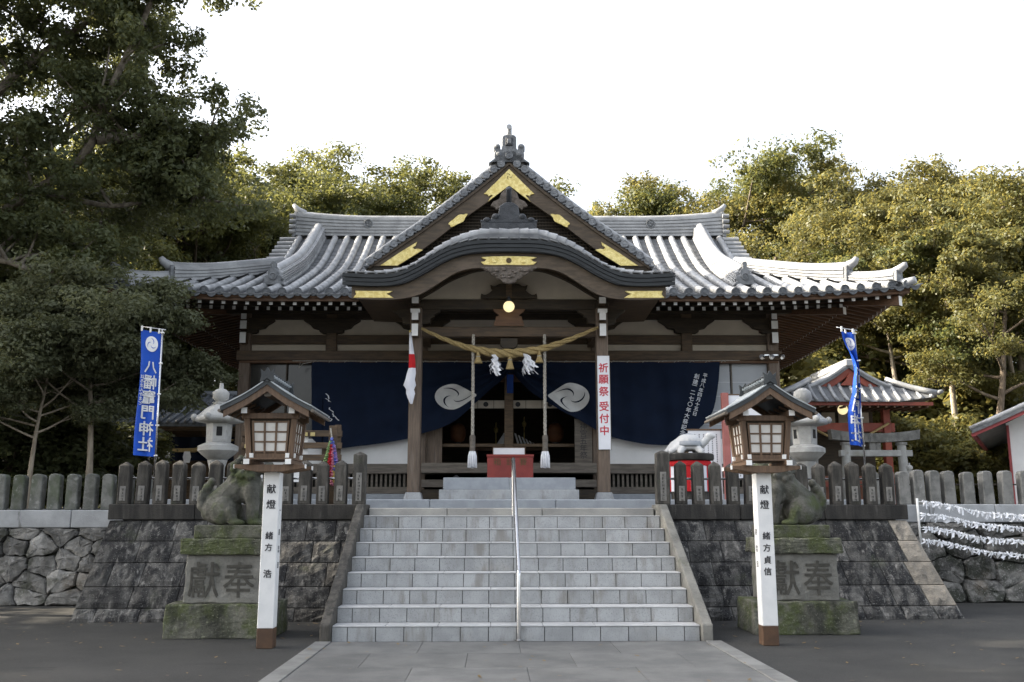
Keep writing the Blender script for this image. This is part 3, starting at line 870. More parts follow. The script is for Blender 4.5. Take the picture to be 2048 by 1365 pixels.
frr = T('stone_fence', 'plain weathered grey stone post fence above the rubble wall at far right', 'fence', (9, 4.98, 1.53))
x = 5.98; i = 0
while x < 11.5:
    link('fence_post', pm_plain, frr, (x - 9, 0.0, 0), (rnd(-.012, .012), rnd(-.025, .025), rnd(-.05, .05)), (1, 1, rnd(0.96, 1.03)))
    x += 0.252 if i < 5 else 0.318
    i += 1
MB().tube([(5.8, 5.08, 1.86), (11.6, 5.08, 1.86)], 0.012, 6).to('pipe_rail', 'wood_dark', frr)

# ------------------------------------------------------------------ the worship hall
HALL = T('shrine_hall', 'large wooden shrine hall with grey tiled hip and gable roof and curved porch gable', 'shrine hall', (0, 9.3, 1.6), hall=True)
HB = Vector((0, 9.3, 1.6))
def hp(mb, name, m, parent=None, **k): return mb.to(name, m, parent or HALL, **k)
def hl(name, me, loc, rot=None, scale=None, parent=None):
    return link(name, me, parent or HALL, (Vector(loc) - HB) if parent is None else loc, rot, scale)

PROF = [(0.0, 5.75), (0.65, 5.97), (1.2, 6.19), (2.0, 6.52), (3.0, 6.95), (3.6, 7.27), (4.3, 7.72), (5.22, 8.40), (5.5, 8.62)]
EY, EX, RY = 7.4, 7.88, 12.9                              # front eave, side eave, ridge
def rz(s): return interp(PROF, s)                         # top of the tile rolls at distance s in from the eave
def lift(u, s):                                           # eaves sweep up at the corners
    k = max(0.0, (abs(u) - 4.2) / 3.7)
    return 0.17 * k * k * max(0.0, 1 - s / 3.5)
def lifty(y, s):
    k = max(0.0, (abs(y - RY) - 2.2) / 3.3)
    return 0.17 * k * k * max(0.0, 1 - s / 3.5)

roof = hp(MB().box(-5.2, 5.2, 10.6, 15.2, 6.0, 6.3), 'roof', 'wood_dark')
PITCH = 0.306
XR = [PITCH * (i + 0.5) for i in range(-26, 26)]
GX = 5.62                                                 # verge of the upper gable roof

# pan tiles: one stepped field per slope (their courses are too fine to pick apart)
def pan_front(sign):
    mb = MB()
    for xi in [XR[0] - PITCH] + XR:
        xa, xb = xi, xi + PITCH
        smax = 5.3 if max(abs(xa), abs(xb)) <= GX + 0.15 else EX - min(abs(xa), abs(xb)) + 0.12
        if smax < 0.1: continue
        s = -0.02
        while s < smax:
            s1 = min(s + 0.22, smax)
            r0, r1 = [], []
            for u in (0, 0.25, 0.5, 0.75, 1):
                x = lerp(xa, xb, u); sag = 0.035 * (1 - (2 * u - 1) ** 2)
                for (row, ss, dz) in ((r0, s - 0.02, 0.014), (r1, s1, 0.0)):
                    y = EY + ss if sign > 0 else 2 * RY - EY - ss
                    row.append((x, y, rz(max(ss, 0)) - 0.115 - sag + dz + lift(x, ss)))
            mb.grid([[(p[0], p[1], p[2] - 0.02) for p in r0], r0, r1])
            s = s1
    return mb
for sg in (1, -1):
    tag(hp(pan_front(sg), 'pan_tile_field', 'tile_pan', roof, fix=False), kind='stuff')
def pan_side(sgn):
    mb = MB()
    y = EY
    while y < 2 * RY - EY - 0.01:
        ya, yb = y, min(y + PITCH, 2 * RY - EY)
        ym = (ya + yb) / 2
        smax = min(2.75, RY - EY - abs(ym - RY) + 0.25)
        s = -0.02
        while s < smax:
            s1 = min(s + 0.22, smax)
            r0, r1 = [], []
            for u in (0, 0.5, 1):
                yy = lerp(ya, yb, u); sag = 0.035 * (1 - (2 * u - 1) ** 2)
                for (row, ss, dz) in ((r0, s - 0.02, 0.014), (r1, s1, 0.0)):
                    row.append((sgn * (EX - ss), yy, rz(max(ss, 0)) - 0.115 - sag + dz + lifty(yy, ss)))
            mb.grid([[(p[0], p[1], p[2] - 0.02) for p in r0], r0, r1])
            s = s1
        y += PITCH
    return mb
for sg in (-1, 1):
    tag(hp(pan_side(sg), 'pan_tile_field', 'tile_pan', roof, fix=False), kind='stuff')

# tile rolls with round end tiles
def disc_mesh(r, name='end_tile', m='tile_dark'):
    mb = MB()
    n = 14
    def ring(rad, y): return [(rad * math.cos(2 * PI * k / n), y, rad * math.sin(2 * PI * k / n)) for k in range(n)]
    rs = [ring(r, 0.05), ring(r, 0.0), ring(r * 0.82, -0.004), ring(r * 0.78, 0.008), ring(r * 0.32, 0.008), ring(r * 0.26, -0.002)]
    for q in rs: mb.v += q
    for l in range(5):
        for k in range(n): mb.f.append((l * n + k, l * n + (k + 1) % n, (l + 1) * n + (k + 1) % n, (l + 1) * n + k))
    mb.f.append(tuple(5 * n + k for k in range(n)))
    return mb.mesh(name, m)
end_me = disc_mesh(0.086)
drop = MB()
n = 8
top = [(lerp(-0.105, 0.105, k / n), 0.0 - 0.035 * (1 - (2 * k / n - 1) ** 2)) for k in range(n + 1)]
bot = [(lerp(-0.10, 0.10, k / n), -0.045 - 0.075 * (1 - (2 * k / n - 1) ** 2)) for k in range(n + 1)]
drop.band(top, bot, 0.0, 0.03)
drop_me = drop.mesh('eave_pan_tile', 'tile_dark')
def roll_path(x, smax):
    n = max(2, round(smax / 0.30)); out = []
    for k in range(n):                                    # laps: every length is wider at its lower end
        j = rnd(-0.003, 0.003)
        for q, r in ((0.0, 0.0805), (0.5, 0.0785), (0.985, 0.0768)):
            s = smax * (k + q) / n
            out.append(((x + j, EY + s, rz(s) - 0.082 + lift(x, s)), r))
    return out
for x in XR:
    smax = 5.24 if abs(x) < GX else EX - abs(x) + 0.02
    if smax < 0.12: smax = 0.16
    pth = roll_path(x, smax)
    mb = MB(); mb.tube([p for p, r in pth], [r for p, r in pth], 10, cap=False)
    # each roll is laid in lengths: a slight swelling where the pieces lap
    o = hp(mb, 'tile_roll', 'tile', roof, smooth=True)
    e = link('end_tile', end_me, o, Vector((x, EY - 0.035, rz(0) - 0.088 + lift(x, 0))) - HB)
for xi in [XR[0] - PITCH] + XR:
    x = xi + PITCH / 2
    link('eave_pan_tile', drop_me, roof, Vector((x, EY - 0.03, rz(0) - 0.10 + lift(x, 0))) - HB)
for sg in (-1, 1):
    y = EY + PITCH / 2
    while y < 2 * RY - EY:
        smax = min(2.5, RY - EY - abs(y - RY) + 0.02)
        if smax > 0.15:
            n = max(3, int(smax / 0.28))
            pth = [(sg * (EX - smax * k / n), y, rz(smax * k / n) - 0.082 + lifty(y, smax * k / n)) for k in range(n + 1)]
            hp(MB().tube(pth, 0.078, 8), 'tile_roll', 'tile', roof, smooth=True)
            link('end_tile', end_me, roof, Vector((sg * (EX + 0.035), y, rz(0) - 0.088 + lifty(y, 0))) - HB, (0, 0, sg * PI / 2))
        y += PITCH

# ridges: stacked courses of flat tiles under a half round cap
def ridge_section(w, h, nl=5):
    """half profile from the foot to the top: list of (half width, height)"""
    out = []
    for k in range(nl):
        z0, z1 = h * k / nl, h * (k + 1) / nl
        a = w / 2 * (1.0 - 0.12 * k / nl)
        out += [(a, z0), (a, z1 - h / nl * 0.38), (a - 0.03, z1 - h / nl * 0.34), (a - 0.03, z1)]
    return out
def ridge(path, w, h, cap_r, name, nl=5, parent=roof, m='tile', sideways=None, hts=None):
    """sweep the stacked section along path (foot line); sideways = horizontal unit vector"""
    sec = ridge_section(w, h, nl)
    full = [(-a, z) for a, z in sec] + [(a, z) for a, z in reversed(sec)]
    mb = MB(); sv = Vector(sideways)
    rows = []
    for i, p in enumerate(path):
        k = hts[i] if hts else 1.0
        rows.append([Vector(p) + sv * a + Vector((0, 0, z * k)) for a, z in full])
    mb.grid(rows)
    b0 = len(mb.v)
    for r_ in (rows[0], rows[-1]):
        mb.add(r_, [tuple(range(len(r_)))])
    o = hp(mb, name, m, parent)
    cp = [Vector(p) + Vector((0, 0, h * (hts[i] if hts else 1.0) + cap_r * 0.15)) for i, p in enumerate(path)]
    cb = MB(); cb.tube(cp, cap_r, 10)
    hp(cb, 'ridge_cap', m, o, smooth=0.9)
    return o
def oni(name, m, x, y, z, w, h, parent=roof, roty=0.0, shape=None):
    """ornamental ridge-end tile facing forward"""
    shape = shape or [(-0.50, 0.0), (0.50, 0.0), (0.46, 0.10), (0.36, 0.16), (0.44, 0.28), (0.34, 0.40), (0.22, 0.42), (0.24, 0.55), (0.17, 0.66),
                      (0.09, 0.70), (0.10, 0.80), (0.12, 0.92), (0.07, 1.0), (-0.07, 1.0), (-0.12, 0.92), (-0.10, 0.80), (-0.09, 0.70), (-0.17, 0.66), (-0.24, 0.55),
                      (-0.22, 0.42), (-0.34, 0.40), (-0.44, 0.28), (-0.36, 0.16), (-0.46, 0.10)]
    mb = MB().prism([(x + a * w, z + b * h) for a, b in shape], y - 0.06, y + 0.09)
    o = hp(mb, name, m, parent, bevel=0.012)
    d = MB()
    nn = 14
    for rr0, yy in ((0.20, 0.0), (0.19, -0.03), (0.12, -0.03), (0.10, -0.012)):
        pass
    d.lathe([(0.19 * w, 0), (0.18 * w, 0.03), (0.12 * w, 0.034), (0.10 * w, 0.015), (0.001, 0.02)], 14)
    me = d.mesh('boss', m, xf=Matrix.Translation((x, y - 0.055, z + 0.36 * h)) @ Matrix.Rotation(PI / 2, 4, 'X'), org=HB)
    link('boss', me, o)
    return o

# main ridge with upswept ends
def main_ridge():
    xs = [lerp(-5.46, 5.46, k / 28) for k in range(29)]
    path, hts = [], []
    for x in xs:
        k = max(0.0, (abs(x) - 3.4) / 2.06)
        path.append((x, RY, 8.40 + 0.02 * k * k)); hts.append(1 + 0.22 * k * k)
    o = ridge(path, 0.46, 0.50, 0.095, 'main_ridge', 6, sideways=(0, 1, 0), hts=hts)
    for sx in (-1, 1):
        tip = [(sx * 5.30, RY, 9.06), (sx * 5.42, RY, 9.12), (sx * 5.52, RY, 9.20), (sx * 5.60, RY, 9.31)]
        hp(MB().tube(tip, [0.10, 0.095, 0.075, 0.045], 10), 'ridge_tip', 'tile', o, smooth=True)
        pl = MB().prism([(RY - 0.30, 8.36), (RY + 0.30, 8.36), (RY + 0.26, 8.80), (RY + 0.14, 9.08), (RY - 0.14, 9.08), (RY - 0.26, 8.80)], sx * 5.46, sx * 5.54, ax='x')
        hp(pl, 'ridge_end_tile', 'oni', o, bevel=0.01)
        for dz in (8.50, 8.64, 8.78, 8.92):
            hp(MB().tube([(sx * 5.46, RY - 0.27, dz), (sx * 5.62, RY - 0.27, dz)], 0.055, 8), 'ridge_end_roll', 'tile', o, smooth=0.8)
    for x in (-3.62, 3.62):                              # crests on the ridge face
        d = MB().lathe([(0.125, 0), (0.125, 0.03), (0.095, 0.035), (0.09, 0.012), (0.001, 0.012)], 16)
        me = d.mesh('ridge_crest', 'oni', xf=Matrix.Translation((x, RY - 0.205, 8.73)) @ Matrix.Rotation(PI / 2, 4, 'X'), org=HB)
        cr = link('ridge_crest', me, o)
        for q in range(3):
            a = q * 2 * PI / 3 + 0.4
            hp(MB().ball((x + 0.045 * math.cos(a), RY - 0.222, 8.73 + 0.045 * math.sin(a)), (0.034, 0.018, 0.034), 8, 5), 'crest_comma', 'oni', cr, smooth=True)
main_ridge()

# descending ridges
for sx in (-1, 1):
    X = sx * 4.86
    path = []
    for k in range(16):
        s = lerp(5.15, 0.98, k / 15)
        path.append((X, EY + s, rz(s) - 0.03))
    ridge(path, 0.36, 0.27, 0.10, 'descending_ridge', 5, sideways=(1, 0, 0))
    oni('ridge_end_ornament', 'oni', X, EY + 0.92, rz(0.92) - 0.05, 0.46, 0.50)
# hip ridges: upper tier and lower tier, both with upswept tips
for sx in (-1, 1):
    dr = Vector((sx, 1, 0)).normalized()
    def hipp(s, dz=0.0): return Vector((sx * (EX - s), EY + s, rz(s) - 0.06 + lift(EX - s, s) + dz))
    path, hts = [], []
    for k in range(14):
        q = k / 13; s = lerp(2.75, 0.92, q)
        path.append(hipp(s)); hts.append(1.0 + 0.28 * max(0, (q - 0.6) / 0.4) ** 2)
    o = ridge(path, 0.30, 0.26, 0.095, 'hip_ridge', 4, sideways=(dr.x, dr.y, 0), hts=hts)
    e = path[-1]; d = Vector((sx, -1, 0)).normalized()
    tip = [e + Vector((0, 0, 0.33)), e + d * 0.10 + Vector((0, 0, 0.36)), e + d * 0.20 + Vector((0, 0, 0.41)), e + d * 0.26 + Vector((0, 0, 0.49))]
    hp(MB().tube(tip, [0.10, 0.095, 0.08, 0.05], 10), 'ridge_tip', 'tile', o, smooth=True)
    def endplate(e, hgt, name='ridge_end_tile'):
        a = e + d * 0.02; s2 = dr * 0.17
        vs = []
        for q in (a, a + d * 0.07):
            vs += [q - s2 + Vector((0, 0, -0.04)), q + s2 + Vector((0, 0, -0.04)), q + s2 * 0.75 + Vector((0, 0, hgt)), q - s2 * 0.75 + Vector((0, 0, hgt))]
        mb = MB().add(vs, [(0, 3, 2, 1), (4, 5, 6, 7), (0, 1, 5, 4), (1, 2, 6, 5), (2, 3, 7, 6), (3, 0, 4, 7)])
        hp(mb, name, 'oni', o, bevel=0.01)
    endplate(e, 0.34)
    path, hts = [], []
    for k in range(8):
        q = k / 7; s = lerp(0.92, 0.20, q)
        path.append(hipp(s, -0.02)); hts.append(1.0 + 0.35 * max(0, (q - 0.3) / 0.7) ** 2)
    o = ridge(path, 0.28, 0.17, 0.085, 'hip_ridge', 3, sideways=(dr.x, dr.y, 0), hts=hts)
    e = path[-1]
    tip = [e + Vector((0, 0, 0.25)), e + d * 0.10 + Vector((0, 0, 0.29)), e + d * 0.20 + Vector((0, 0, 0.35)), e + d * 0.20 + Vector((0, 0, 0.40))]
    hp(MB().tube(tip, [0.09, 0.085, 0.07, 0.045], 10), 'ridge_tip', 'tile', o, smooth=True)
    endplate(e, 0.26)
    ct = [hipp(0.20, -0.02), hipp(0.05, 0.0), hipp(-0.07, 0.05)]
    hp(MB().tube(ct, [0.10, 0.09, 0.075], 10), 'corner_tile', 'tile', roof, smooth=True)
    # upper gable: wall, verge boards, verge rolls
    zs = rz(2.5)
    tri = []
    for k in range(13):
        s = lerp(2.4, 5.4, k / 12); tri.append((EY + s, rz(s) - 0.15))
    tri2 = tri + [(2 * RY - a, b) for a, b in reversed(tri[:-1])]
    hp(MB().prism(tri2, sx * 5.18, sx * 5.24, ax='x'), 'gable_wall', 'plaster', roof)
    for fr in (0, 1):
        a = [(y, z - 0.02) for y, z in tri]; b_ = [(y, z - 0.24) for y, z in tri]
        mb = MB()
        rows = []
        for (ya, za), (yb, zb) in zip(a, b_):
            if fr: ya, yb = 2 * RY - ya, 2 * RY - yb
            rows.append([(sx * 5.46, ya, za), (sx * 5.52, ya, za), (sx * 5.52, yb, zb), (sx * 5.46, yb, zb), (sx * 5.46, ya, za)])
        hp(MB().grid(rows), 'verge_board', 'barge', roof)
    s = 2.5
    while s < 5.2:
        z = rz(s) - 0.06
        hp(MB().tube([(sx * 5.40, EY + s, z), (sx * 5.80, EY + s, z - 0.01)], 0.075, 9), 'verge_roll', 'tile', roof, smooth=0.8)
        s += 0.235

# ------------------------------------------------------------------ eaves: boards and rafters
def eave_z(x): return lift(x, 0)
xs = [lerp(-EX, EX, k / 40) for k in range(41)]
for (y0, y1, z0, z1, m) in ((EY + 0.02, EY + 0.09, 5.555, 5.63, 'wood_red'), (EY + 0.05, EY + 0.15, 5.495, 5.553, 'wood_red')):
    for part in ((-EX, -2.95), (2.95, EX)):
        xx = [lerp(part[0], part[1], k / 20) for k in range(21)]
        hp(MB().band([(x, z1 + eave_z(x)) for x in xx], [(x, z0 + eave_z(x)) for x in xx], y0, y1), 'eave_board', m)
    for sx in (-1, 1):
        ys = [lerp(EY + 0.1, 2 * RY - EY - 0.1, k / 24) for k in range(25)]
        rows = []
        for y in ys:
            l = lifty(y, 0); a, b_ = sx * (EX - (y0 - EY)), sx * (EX - (y1 - EY))
            rows.append([(a, y, z0 + l), (a, y, z1 + l), (b_, y, z1 + l), (b_, y, z0 + l), (a, y, z0 + l)])
        hp(MB().grid(rows), 'eave_board', m)
# soffit boarding above the rafters (four sloping sheets)
def soffit(sx=None):
    mb = MB(); rows = []
    if sx is None:
        for k in range(41):
            x = lerp(-EX + 0.06, EX - 0.06, k / 40); l = eave_z(x)
            rr = []
            for q in (0.06, 0.7, 1.3, 2.0):
                xq = max(-EX + q, min(EX - q, x))
                rr.append((xq, EY + q, 5.535 + 0.215 * q + lift(xq, q)))
            rows.append(rr)
    else:
        for k in range(41):
            y = lerp(EY + 0.06, 2 * RY - EY - 0.06, k / 40)
            rr = []
            for q in (0.06, 0.7, 1.3, 2.3):
                yq = max(EY + q, min(2 * RY - EY - q, y))
                rr.append((sx * (EX - q), yq, 5.535 + 0.215 * q + lifty(yq, q)))
            rows.append(rr)
    return mb.grid(rows)
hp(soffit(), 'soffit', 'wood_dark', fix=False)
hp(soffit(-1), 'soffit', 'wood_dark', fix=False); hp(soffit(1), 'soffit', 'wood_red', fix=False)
RP = 0.2345
def rafter_mesh(l, slope, w, h, m):
    vs = []
    for y, z in ((0, 0), (l, l * slope)):
        vs += [(-w / 2, y, z - h), (w / 2, y, z - h), (w / 2, y, z), (-w / 2, y, z)]
    return MB().add(vs, [(0, 1, 2, 3), (4, 7, 6, 5), (0, 4, 5, 1), (1, 5, 6, 2), (2, 6, 7, 3), (3, 7, 4, 0)]).mesh('rafter', m)
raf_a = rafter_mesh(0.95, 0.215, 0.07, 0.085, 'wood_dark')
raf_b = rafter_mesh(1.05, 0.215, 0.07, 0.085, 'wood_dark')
raf_s = rafter_mesh(0.95, 0.215, 0.07, 0.085, 'wood_red')
raf_t = rafter_mesh(1.45, 0.215, 0.07, 0.085, 'wood_red')
endw = MB().box(-0.035, 0.035, -0.008, 0.0, -0.085, 0.0).mesh('painted_end', 'white_end')
k = -33
for k in range(-32, 33):
    x = RP * k
    if abs(x) > EX - 0.35: continue
    z = 5.525 + eave_z(x)
    if abs(x) > 2.55:
        o = hl('rafter', raf_a, (x, EY + 0.17, z)); link('painted_end', endw, o)
    if abs(x) < EX - 0.75 - 0.25:
        if abs(x) > 1.95:
            o = hl('rafter', raf_b, (x, EY + 0.88, 5.562 + lift(x, 0.8)))
            link('painted_end', endw, o, None, None, (0.9, 1, 0.85))
for sx in (-1, 1):
    y = EY + 0.45
    while y < 2 * RY - EY - 0.4:
        o = hl('rafter', raf_s, (sx * (EX - 0.17), y, 5.525 + lifty(y, 0)), (0, 0, sx * PI / 2)); link('painted_end', endw, o)
        if EY + 0.95 < y < 2 * RY - EY - 0.95:
            o = hl('rafter', raf_t, (sx * (EX - 0.86), y, 5.62 + lifty(y, 0.8)), (0, 0, sx * PI / 2)); link('painted_end', endw, o, None, None, (0.9, 1, 0.85))
        y += RP
    # boards across the rafters and the corner rafters
    d = Vector((-sx, 1, 0))
    for (s0, s1, z0, zz, w, h_) in ((0.16, 2.0, 5.62, 5.62 + 0.40, 0.13, 0.19), (0.98, 2.3, 5.58, 5.58 + 0.26, 0.12, 0.15)):
        a = Vector((sx * EX, EY, z0)) + d * s0; b_ = Vector((sx * EX, EY, zz)) + d * s1
        sv = Vector((sx, 1, 0)).normalized() * (w / 2)
        vs = []
        for p in (a, b_): vs += [p - sv - Vector((0, 0, h_)), p + sv - Vector((0, 0, h_)), p + sv, p - sv]
        o = hp(MB().add(vs, [(0, 1, 2, 3), (4, 7, 6, 5), (0, 4, 5, 1), (1, 5, 6, 2), (2, 6, 7, 3), (3, 7, 4, 0)]), 'corner_rafter', 'wood_red')
        dd = d.normalized() * -0.008
        vs = [p + dd * q for q in (0, 1) for p in (a - sv - Vector((0, 0, h_)), a + sv - Vector((0, 0, h_)), a + sv, a - sv)]
        hp(MB().add(vs, [(0, 1, 2, 3), (4, 7, 6, 5), (0, 4, 5, 1), (1, 5, 6, 2), (2, 6, 7, 3), (3, 7, 4, 0)]), 'painted_end', 'white_end', o)
# purlins under the rafters
for (y, z0, z1) in ((9.22, 5.62, 5.80), (8.42, 5.60, 5.64)):
    hp(MB().box(-6.9 if y > 9 else -6.95, 6.9 if y > 9 else 6.95, y - 0.07, y + 0.07, z0, z1), 'purlin', 'wood_dark', bevel=0.006)

# ------------------------------------------------------------------ body of the hall
WY = 9.30
def beam(x0, x1, z0, z1, y0, y1, m='wood', name='beam', bevel=0.008): return hp(MB().box(x0, x1, y0, y1, z0, z1), name, m, bevel=bevel)
for x in (-5.62, -3.79, -1.86, 1.86, 3.79, 5.62):
    full = abs(x) != 3.79
    hp(MB().box(x - 0.115, x + 0.115, WY - 0.115, WY + 0.115, 1.62 if full else 1.62, 5.62), 'pillar', 'wood_v' if full else 'wood', bevel=0.012)
for sx in (-1, 1):
    for y in (11.7, 14.1, 16.5):
        hp(MB().box(sx * 5.62 - 0.11, sx * 5.62 + 0.11, y - 0.11, y + 0.11, 1.62, 5.62), 'pillar', 'wood', bevel=0.012)
    hp(MB().box(sx * 5.58 - 0.03, sx * 5.58 + 0.03, WY, 16.5, 1.62, 5.75), 'side_wall', 'plaster')
hp(MB().box(-5.6, 5.6, 16.45, 16.55, 1.62, 5.75), 'back_wall', 'plaster')
beam(-5.75, 5.75, 4.965, 5.155, WY - 0.075, WY + 0.06)                 # upper tie beam
beam(-5.78, 5.78, 4.60, 4.805, WY - 0.16, WY + 0.06)                   # lintel
beam(-5.72, 5.72, 4.545, 4.60, WY - 0.13, WY + 0.05, 'wood_red')
beam(-5.75, 5.75, 5.50, 5.64, WY - 0.10, WY + 0.1, 'wood_dark')
for a, b in ((-5.5, -3.9), (-3.68, -1.98), (1.98, 3.68), (3.9, 5.5), (-1.74, 1.74)):
    hp(MB().box(a - 0.05, b + 0.05, WY + 0.01, WY + 0.04, 5.155, 5.50), 'plaster_panel', 'plaster')
    hp(MB().box(a - 0.05, b + 0.05, WY + 0.01, WY + 0.04, 4.805, 4.965), 'plaster_panel', 'plaster')
# boat-shaped brackets over the pillars
def bracket(x, half=None):
    P = [(0.60, 5.515), (0.60, 5.46), (0.46, 5.37), (0.40, 5.30), (0.26, 5.27), (0.255, 5.22), (0.20, 5.19), (0.13, 5.19)]
    if half is None: poly = [(x + a, b) for a, b in P] + [(x - a, b) for a, b in reversed(P)]
    else: poly = [(x + half * a, b) for a, b in P] + [(x - half * 0.1, 5.19), (x - half * 0.1, 5.515)]
    o = hp(MB().prism(poly, WY - 0.145, WY + 0.005), 'bracket', 'wood_dark', bevel=0.006)
    return o
for x in (-3.79, 3.79): bracket(x)
bracket(-5.62, 1); bracket(5.62, -1); bracket(-1.86); bracket(1.86)
# white painted beam noses at the corner pillars
for sx in (-1, 1):
    for (z0, z1, w) in ((5.455, 5.575, 0.11), (5.25, 5.42, 0.135), (4.945, 5.17, 0.125)):
        o = hp(MB().box(sx * 5.62 - w / 2, sx * 5.62 + w / 2, 8.99, WY - 0.1, z0, z1), 'beam_nose', 'wood')
        hp(MB().box(sx * 5.62 - w / 2 - .001, sx * 5.62 + w / 2 + .001, 8.98, 8.99, z0 - .001, z1 + .001), 'painted_end', 'white_end', o)
# wall panels: dark glazed sashes at the left, pale ones at the right, white boarding below
for sx, m in ((-1, 'glass_dark'), (1, 'glass_pale')):
    for a, b in ((3.90, 4.70), (4.72, 5.50)):
        o = hp(MB().box(min(sx * a, sx * b), max(sx * a, sx * b), WY + 0.02, WY + 0.04, 2.95, 4.545), 'sash', m)
        x = sx * b
        hp(MB().box(min(sx * a, sx * (a + 0.03)), max(sx * a, sx * (a + 0.03)), WY, WY + 0.02, 2.95, 4.545), 'sash_frame', 'wood_dark' if sx < 0 else 'wood_grey', o)
        if sx > 0:
            for z in (3.25, 3.55, 3.85, 4.15): hp(MB().box(a, b, WY + 0.012, WY + 0.02, z, z + 0.006), 'glazing_bar', 'sign_white', o)
    hp(MB().box(min(sx * 1.98, sx * 3.68), max(sx * 1.98, sx * 3.68), WY + 0.02, WY + 0.04, 2.95, 4.545), 'sash', m)
    for a, b in ((1.98, 3.68), (3.90, 5.50)):
        hp(MB().box(min(sx * a, sx * b), max(sx * a, sx * b), WY + 0.0, WY + 0.04, 2.41, 2.95), 'white_panel', 'plaster_white')
    beam(min(sx * 1.9, sx * 5.6), max(sx * 1.9, sx * 5.6), 2.21, 2.412, WY - 0.30, WY + 0.05, 'wood_grey')
    beam(min(sx * 1.9, sx * 5.6), max(sx * 1.9, sx * 5.6), 1.80, 1.94, WY - 0.27, WY + 0.05, 'wood_grey')
    hp(MB().box(min(sx * 1.9, sx * 5.6), max(sx * 1.9, sx * 5.6), WY - 0.27, WY - 0.1, 1.6, 1.80), 'base_stone', 'granite_blue', bevel=0.01)
    hp(MB().box(min(sx * 1.9, sx * 5.6), max(sx * 1.9, sx * 5.6), WY - 0.02, WY + 0.02, 1.94, 2.21), 'vent_back', 'gap')
    slat = MB().box(-0.022, 0.022, -0.02, 0.02, 0, 0.27).mesh('vent_slat', 'wood_grey')
    x = 1.97
    while x < 5.55:
        hl('vent_slat', slat, (sx * x, WY - 0.2, 1.94)); x += 0.0955
# the open middle bay: sill, floor, room
beam(-1.76, 1.76, 2.20, 2.40, 8.45, WY + 0.05, 'wood_grey', 'sill')
beam(-1.76, 1.76, 1.92, 2.07, 8.55, WY, 'wood_grey', 'sill'); beam(-1.76, 1.76, 1.62, 1.88, 8.6, WY, 'wood_dark', 'sill')
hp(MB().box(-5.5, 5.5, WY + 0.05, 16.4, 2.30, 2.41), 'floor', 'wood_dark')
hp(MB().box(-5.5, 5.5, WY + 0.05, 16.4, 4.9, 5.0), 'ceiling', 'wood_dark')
beam(-0.10, 0.09, 2.41, 4.55, WY + 0.12, WY + 0.30, 'wood', 'middle_post')
beam(-1.75, 1.75, 2.79, 2.86, WY + 0.15, WY + 0.22, 'wood', 'rail')
beam(-1.75, 1.75, 4.18, 4.42, WY + 0.15, WY + 0.22, 'wood_red', 'rail')
for sx, w in ((-1, 0.34), (1, 0.12)):
    hp(MB().box(min(sx * 1.75, sx * (1.75 - w)), max(sx * 1.75, sx * (1.75 - w)), WY + 0.02, WY + 0.08, 2.41, 4.5), 'door_panel', 'wood_v')
hp(MB().box(-1.75, 1.75, 13.2, 13.3, 2.41, 4.9), 'inner_wall', 'wood_dark')

# ------------------------------------------------------------------ porch (kohai): pillars, beams, curved gable
KY = 6.80
porch = hp(MB().box(-1.66, 1.66, KY - 0.10, KY + 0.08, 5.16, 5.355), 'porch_beam', 'wood_dark', bevel=0.012)
hp(MB().box(-1.66, 1.66, KY - 0.09, KY + 0.07, 4.64, 4.832), 'porch_beam', 'wood', bevel=0.012)
for sx in (-1, 1):
    x = sx * 1.735
    p = hp(MB().box(x - 0.112, x + 0.112, KY - 0.112, KY + 0.112, 1.76, 5.20), 'porch_pillar', 'wood_v', bevel=0.018)
    hp(MB().taper(x, KY, 1.60, 1.77, 0.36, 0.36, 0.27, 0.27), 'plinth', 'granite', p, bevel=0.01)
    hp(MB().box(x - 0.13, x + 0.13, KY - 0.13, KY + 0.13, 5.205, 5.30), 'capital', 'wood_dark', p, bevel=0.01)
    for (z0, z1, w, y0) in ((5.225, 5.340, 0.122, 6.46), (4.915, 5.12, 0.118, 6.48), (4.615, 4.840, 0.115, 6.48)):
        o = hp(MB().box(x - w / 2, x + w / 2, y0, KY - 0.1, z0, z1), 'beam_nose', 'wood')
        hp(MB().box(x - w / 2 - .001, x + w / 2 + .001, y0 - 0.01, y0, z0 - .001, z1 + .001), 'painted_end', 'white_end', o)
    hp(MB().box(x - 0.085, x + 0.085, 6.45, 6.56, 5.06, 5.12), 'nose_cap', 'white_end')
    # stepped bracket on the inner side, shorter one outside
    P = [(0.10, 5.158), (0.45, 5.158), (0.43, 5.11), (0.34, 5.07), (0.33, 5.02), (0.27, 4.99), (0.26, 4.90), (0.10, 4.875)]
    hp(MB().prism([(x - sx * a, b) for a, b in P], KY - 0.09, KY + 0.05), 'bracket', 'wood_dark', bevel=0.006)
    hp(MB().prism([(x + sx * a, b) for a, b in P], KY - 0.09, KY + 0.05), 'bracket', 'wood_dark', bevel=0.006)
    # scroll-ended tie going back to the hall
    hp(MB().prism([(KY + 0.1, 4.65), (KY + 0.1, 4.85), (8.0, 5.05), (WY - 0.1, 5.1), (WY - 0.1, 4.88), (8.0, 4.84)], x - 0.07, x + 0.07, ax='x'), 'tie_beam', 'wood')
    hp(MB().box(x - 0.05, x + 0.05, 5.75, KY, 5.35, 5.46), 'purlin', 'wood_dark')
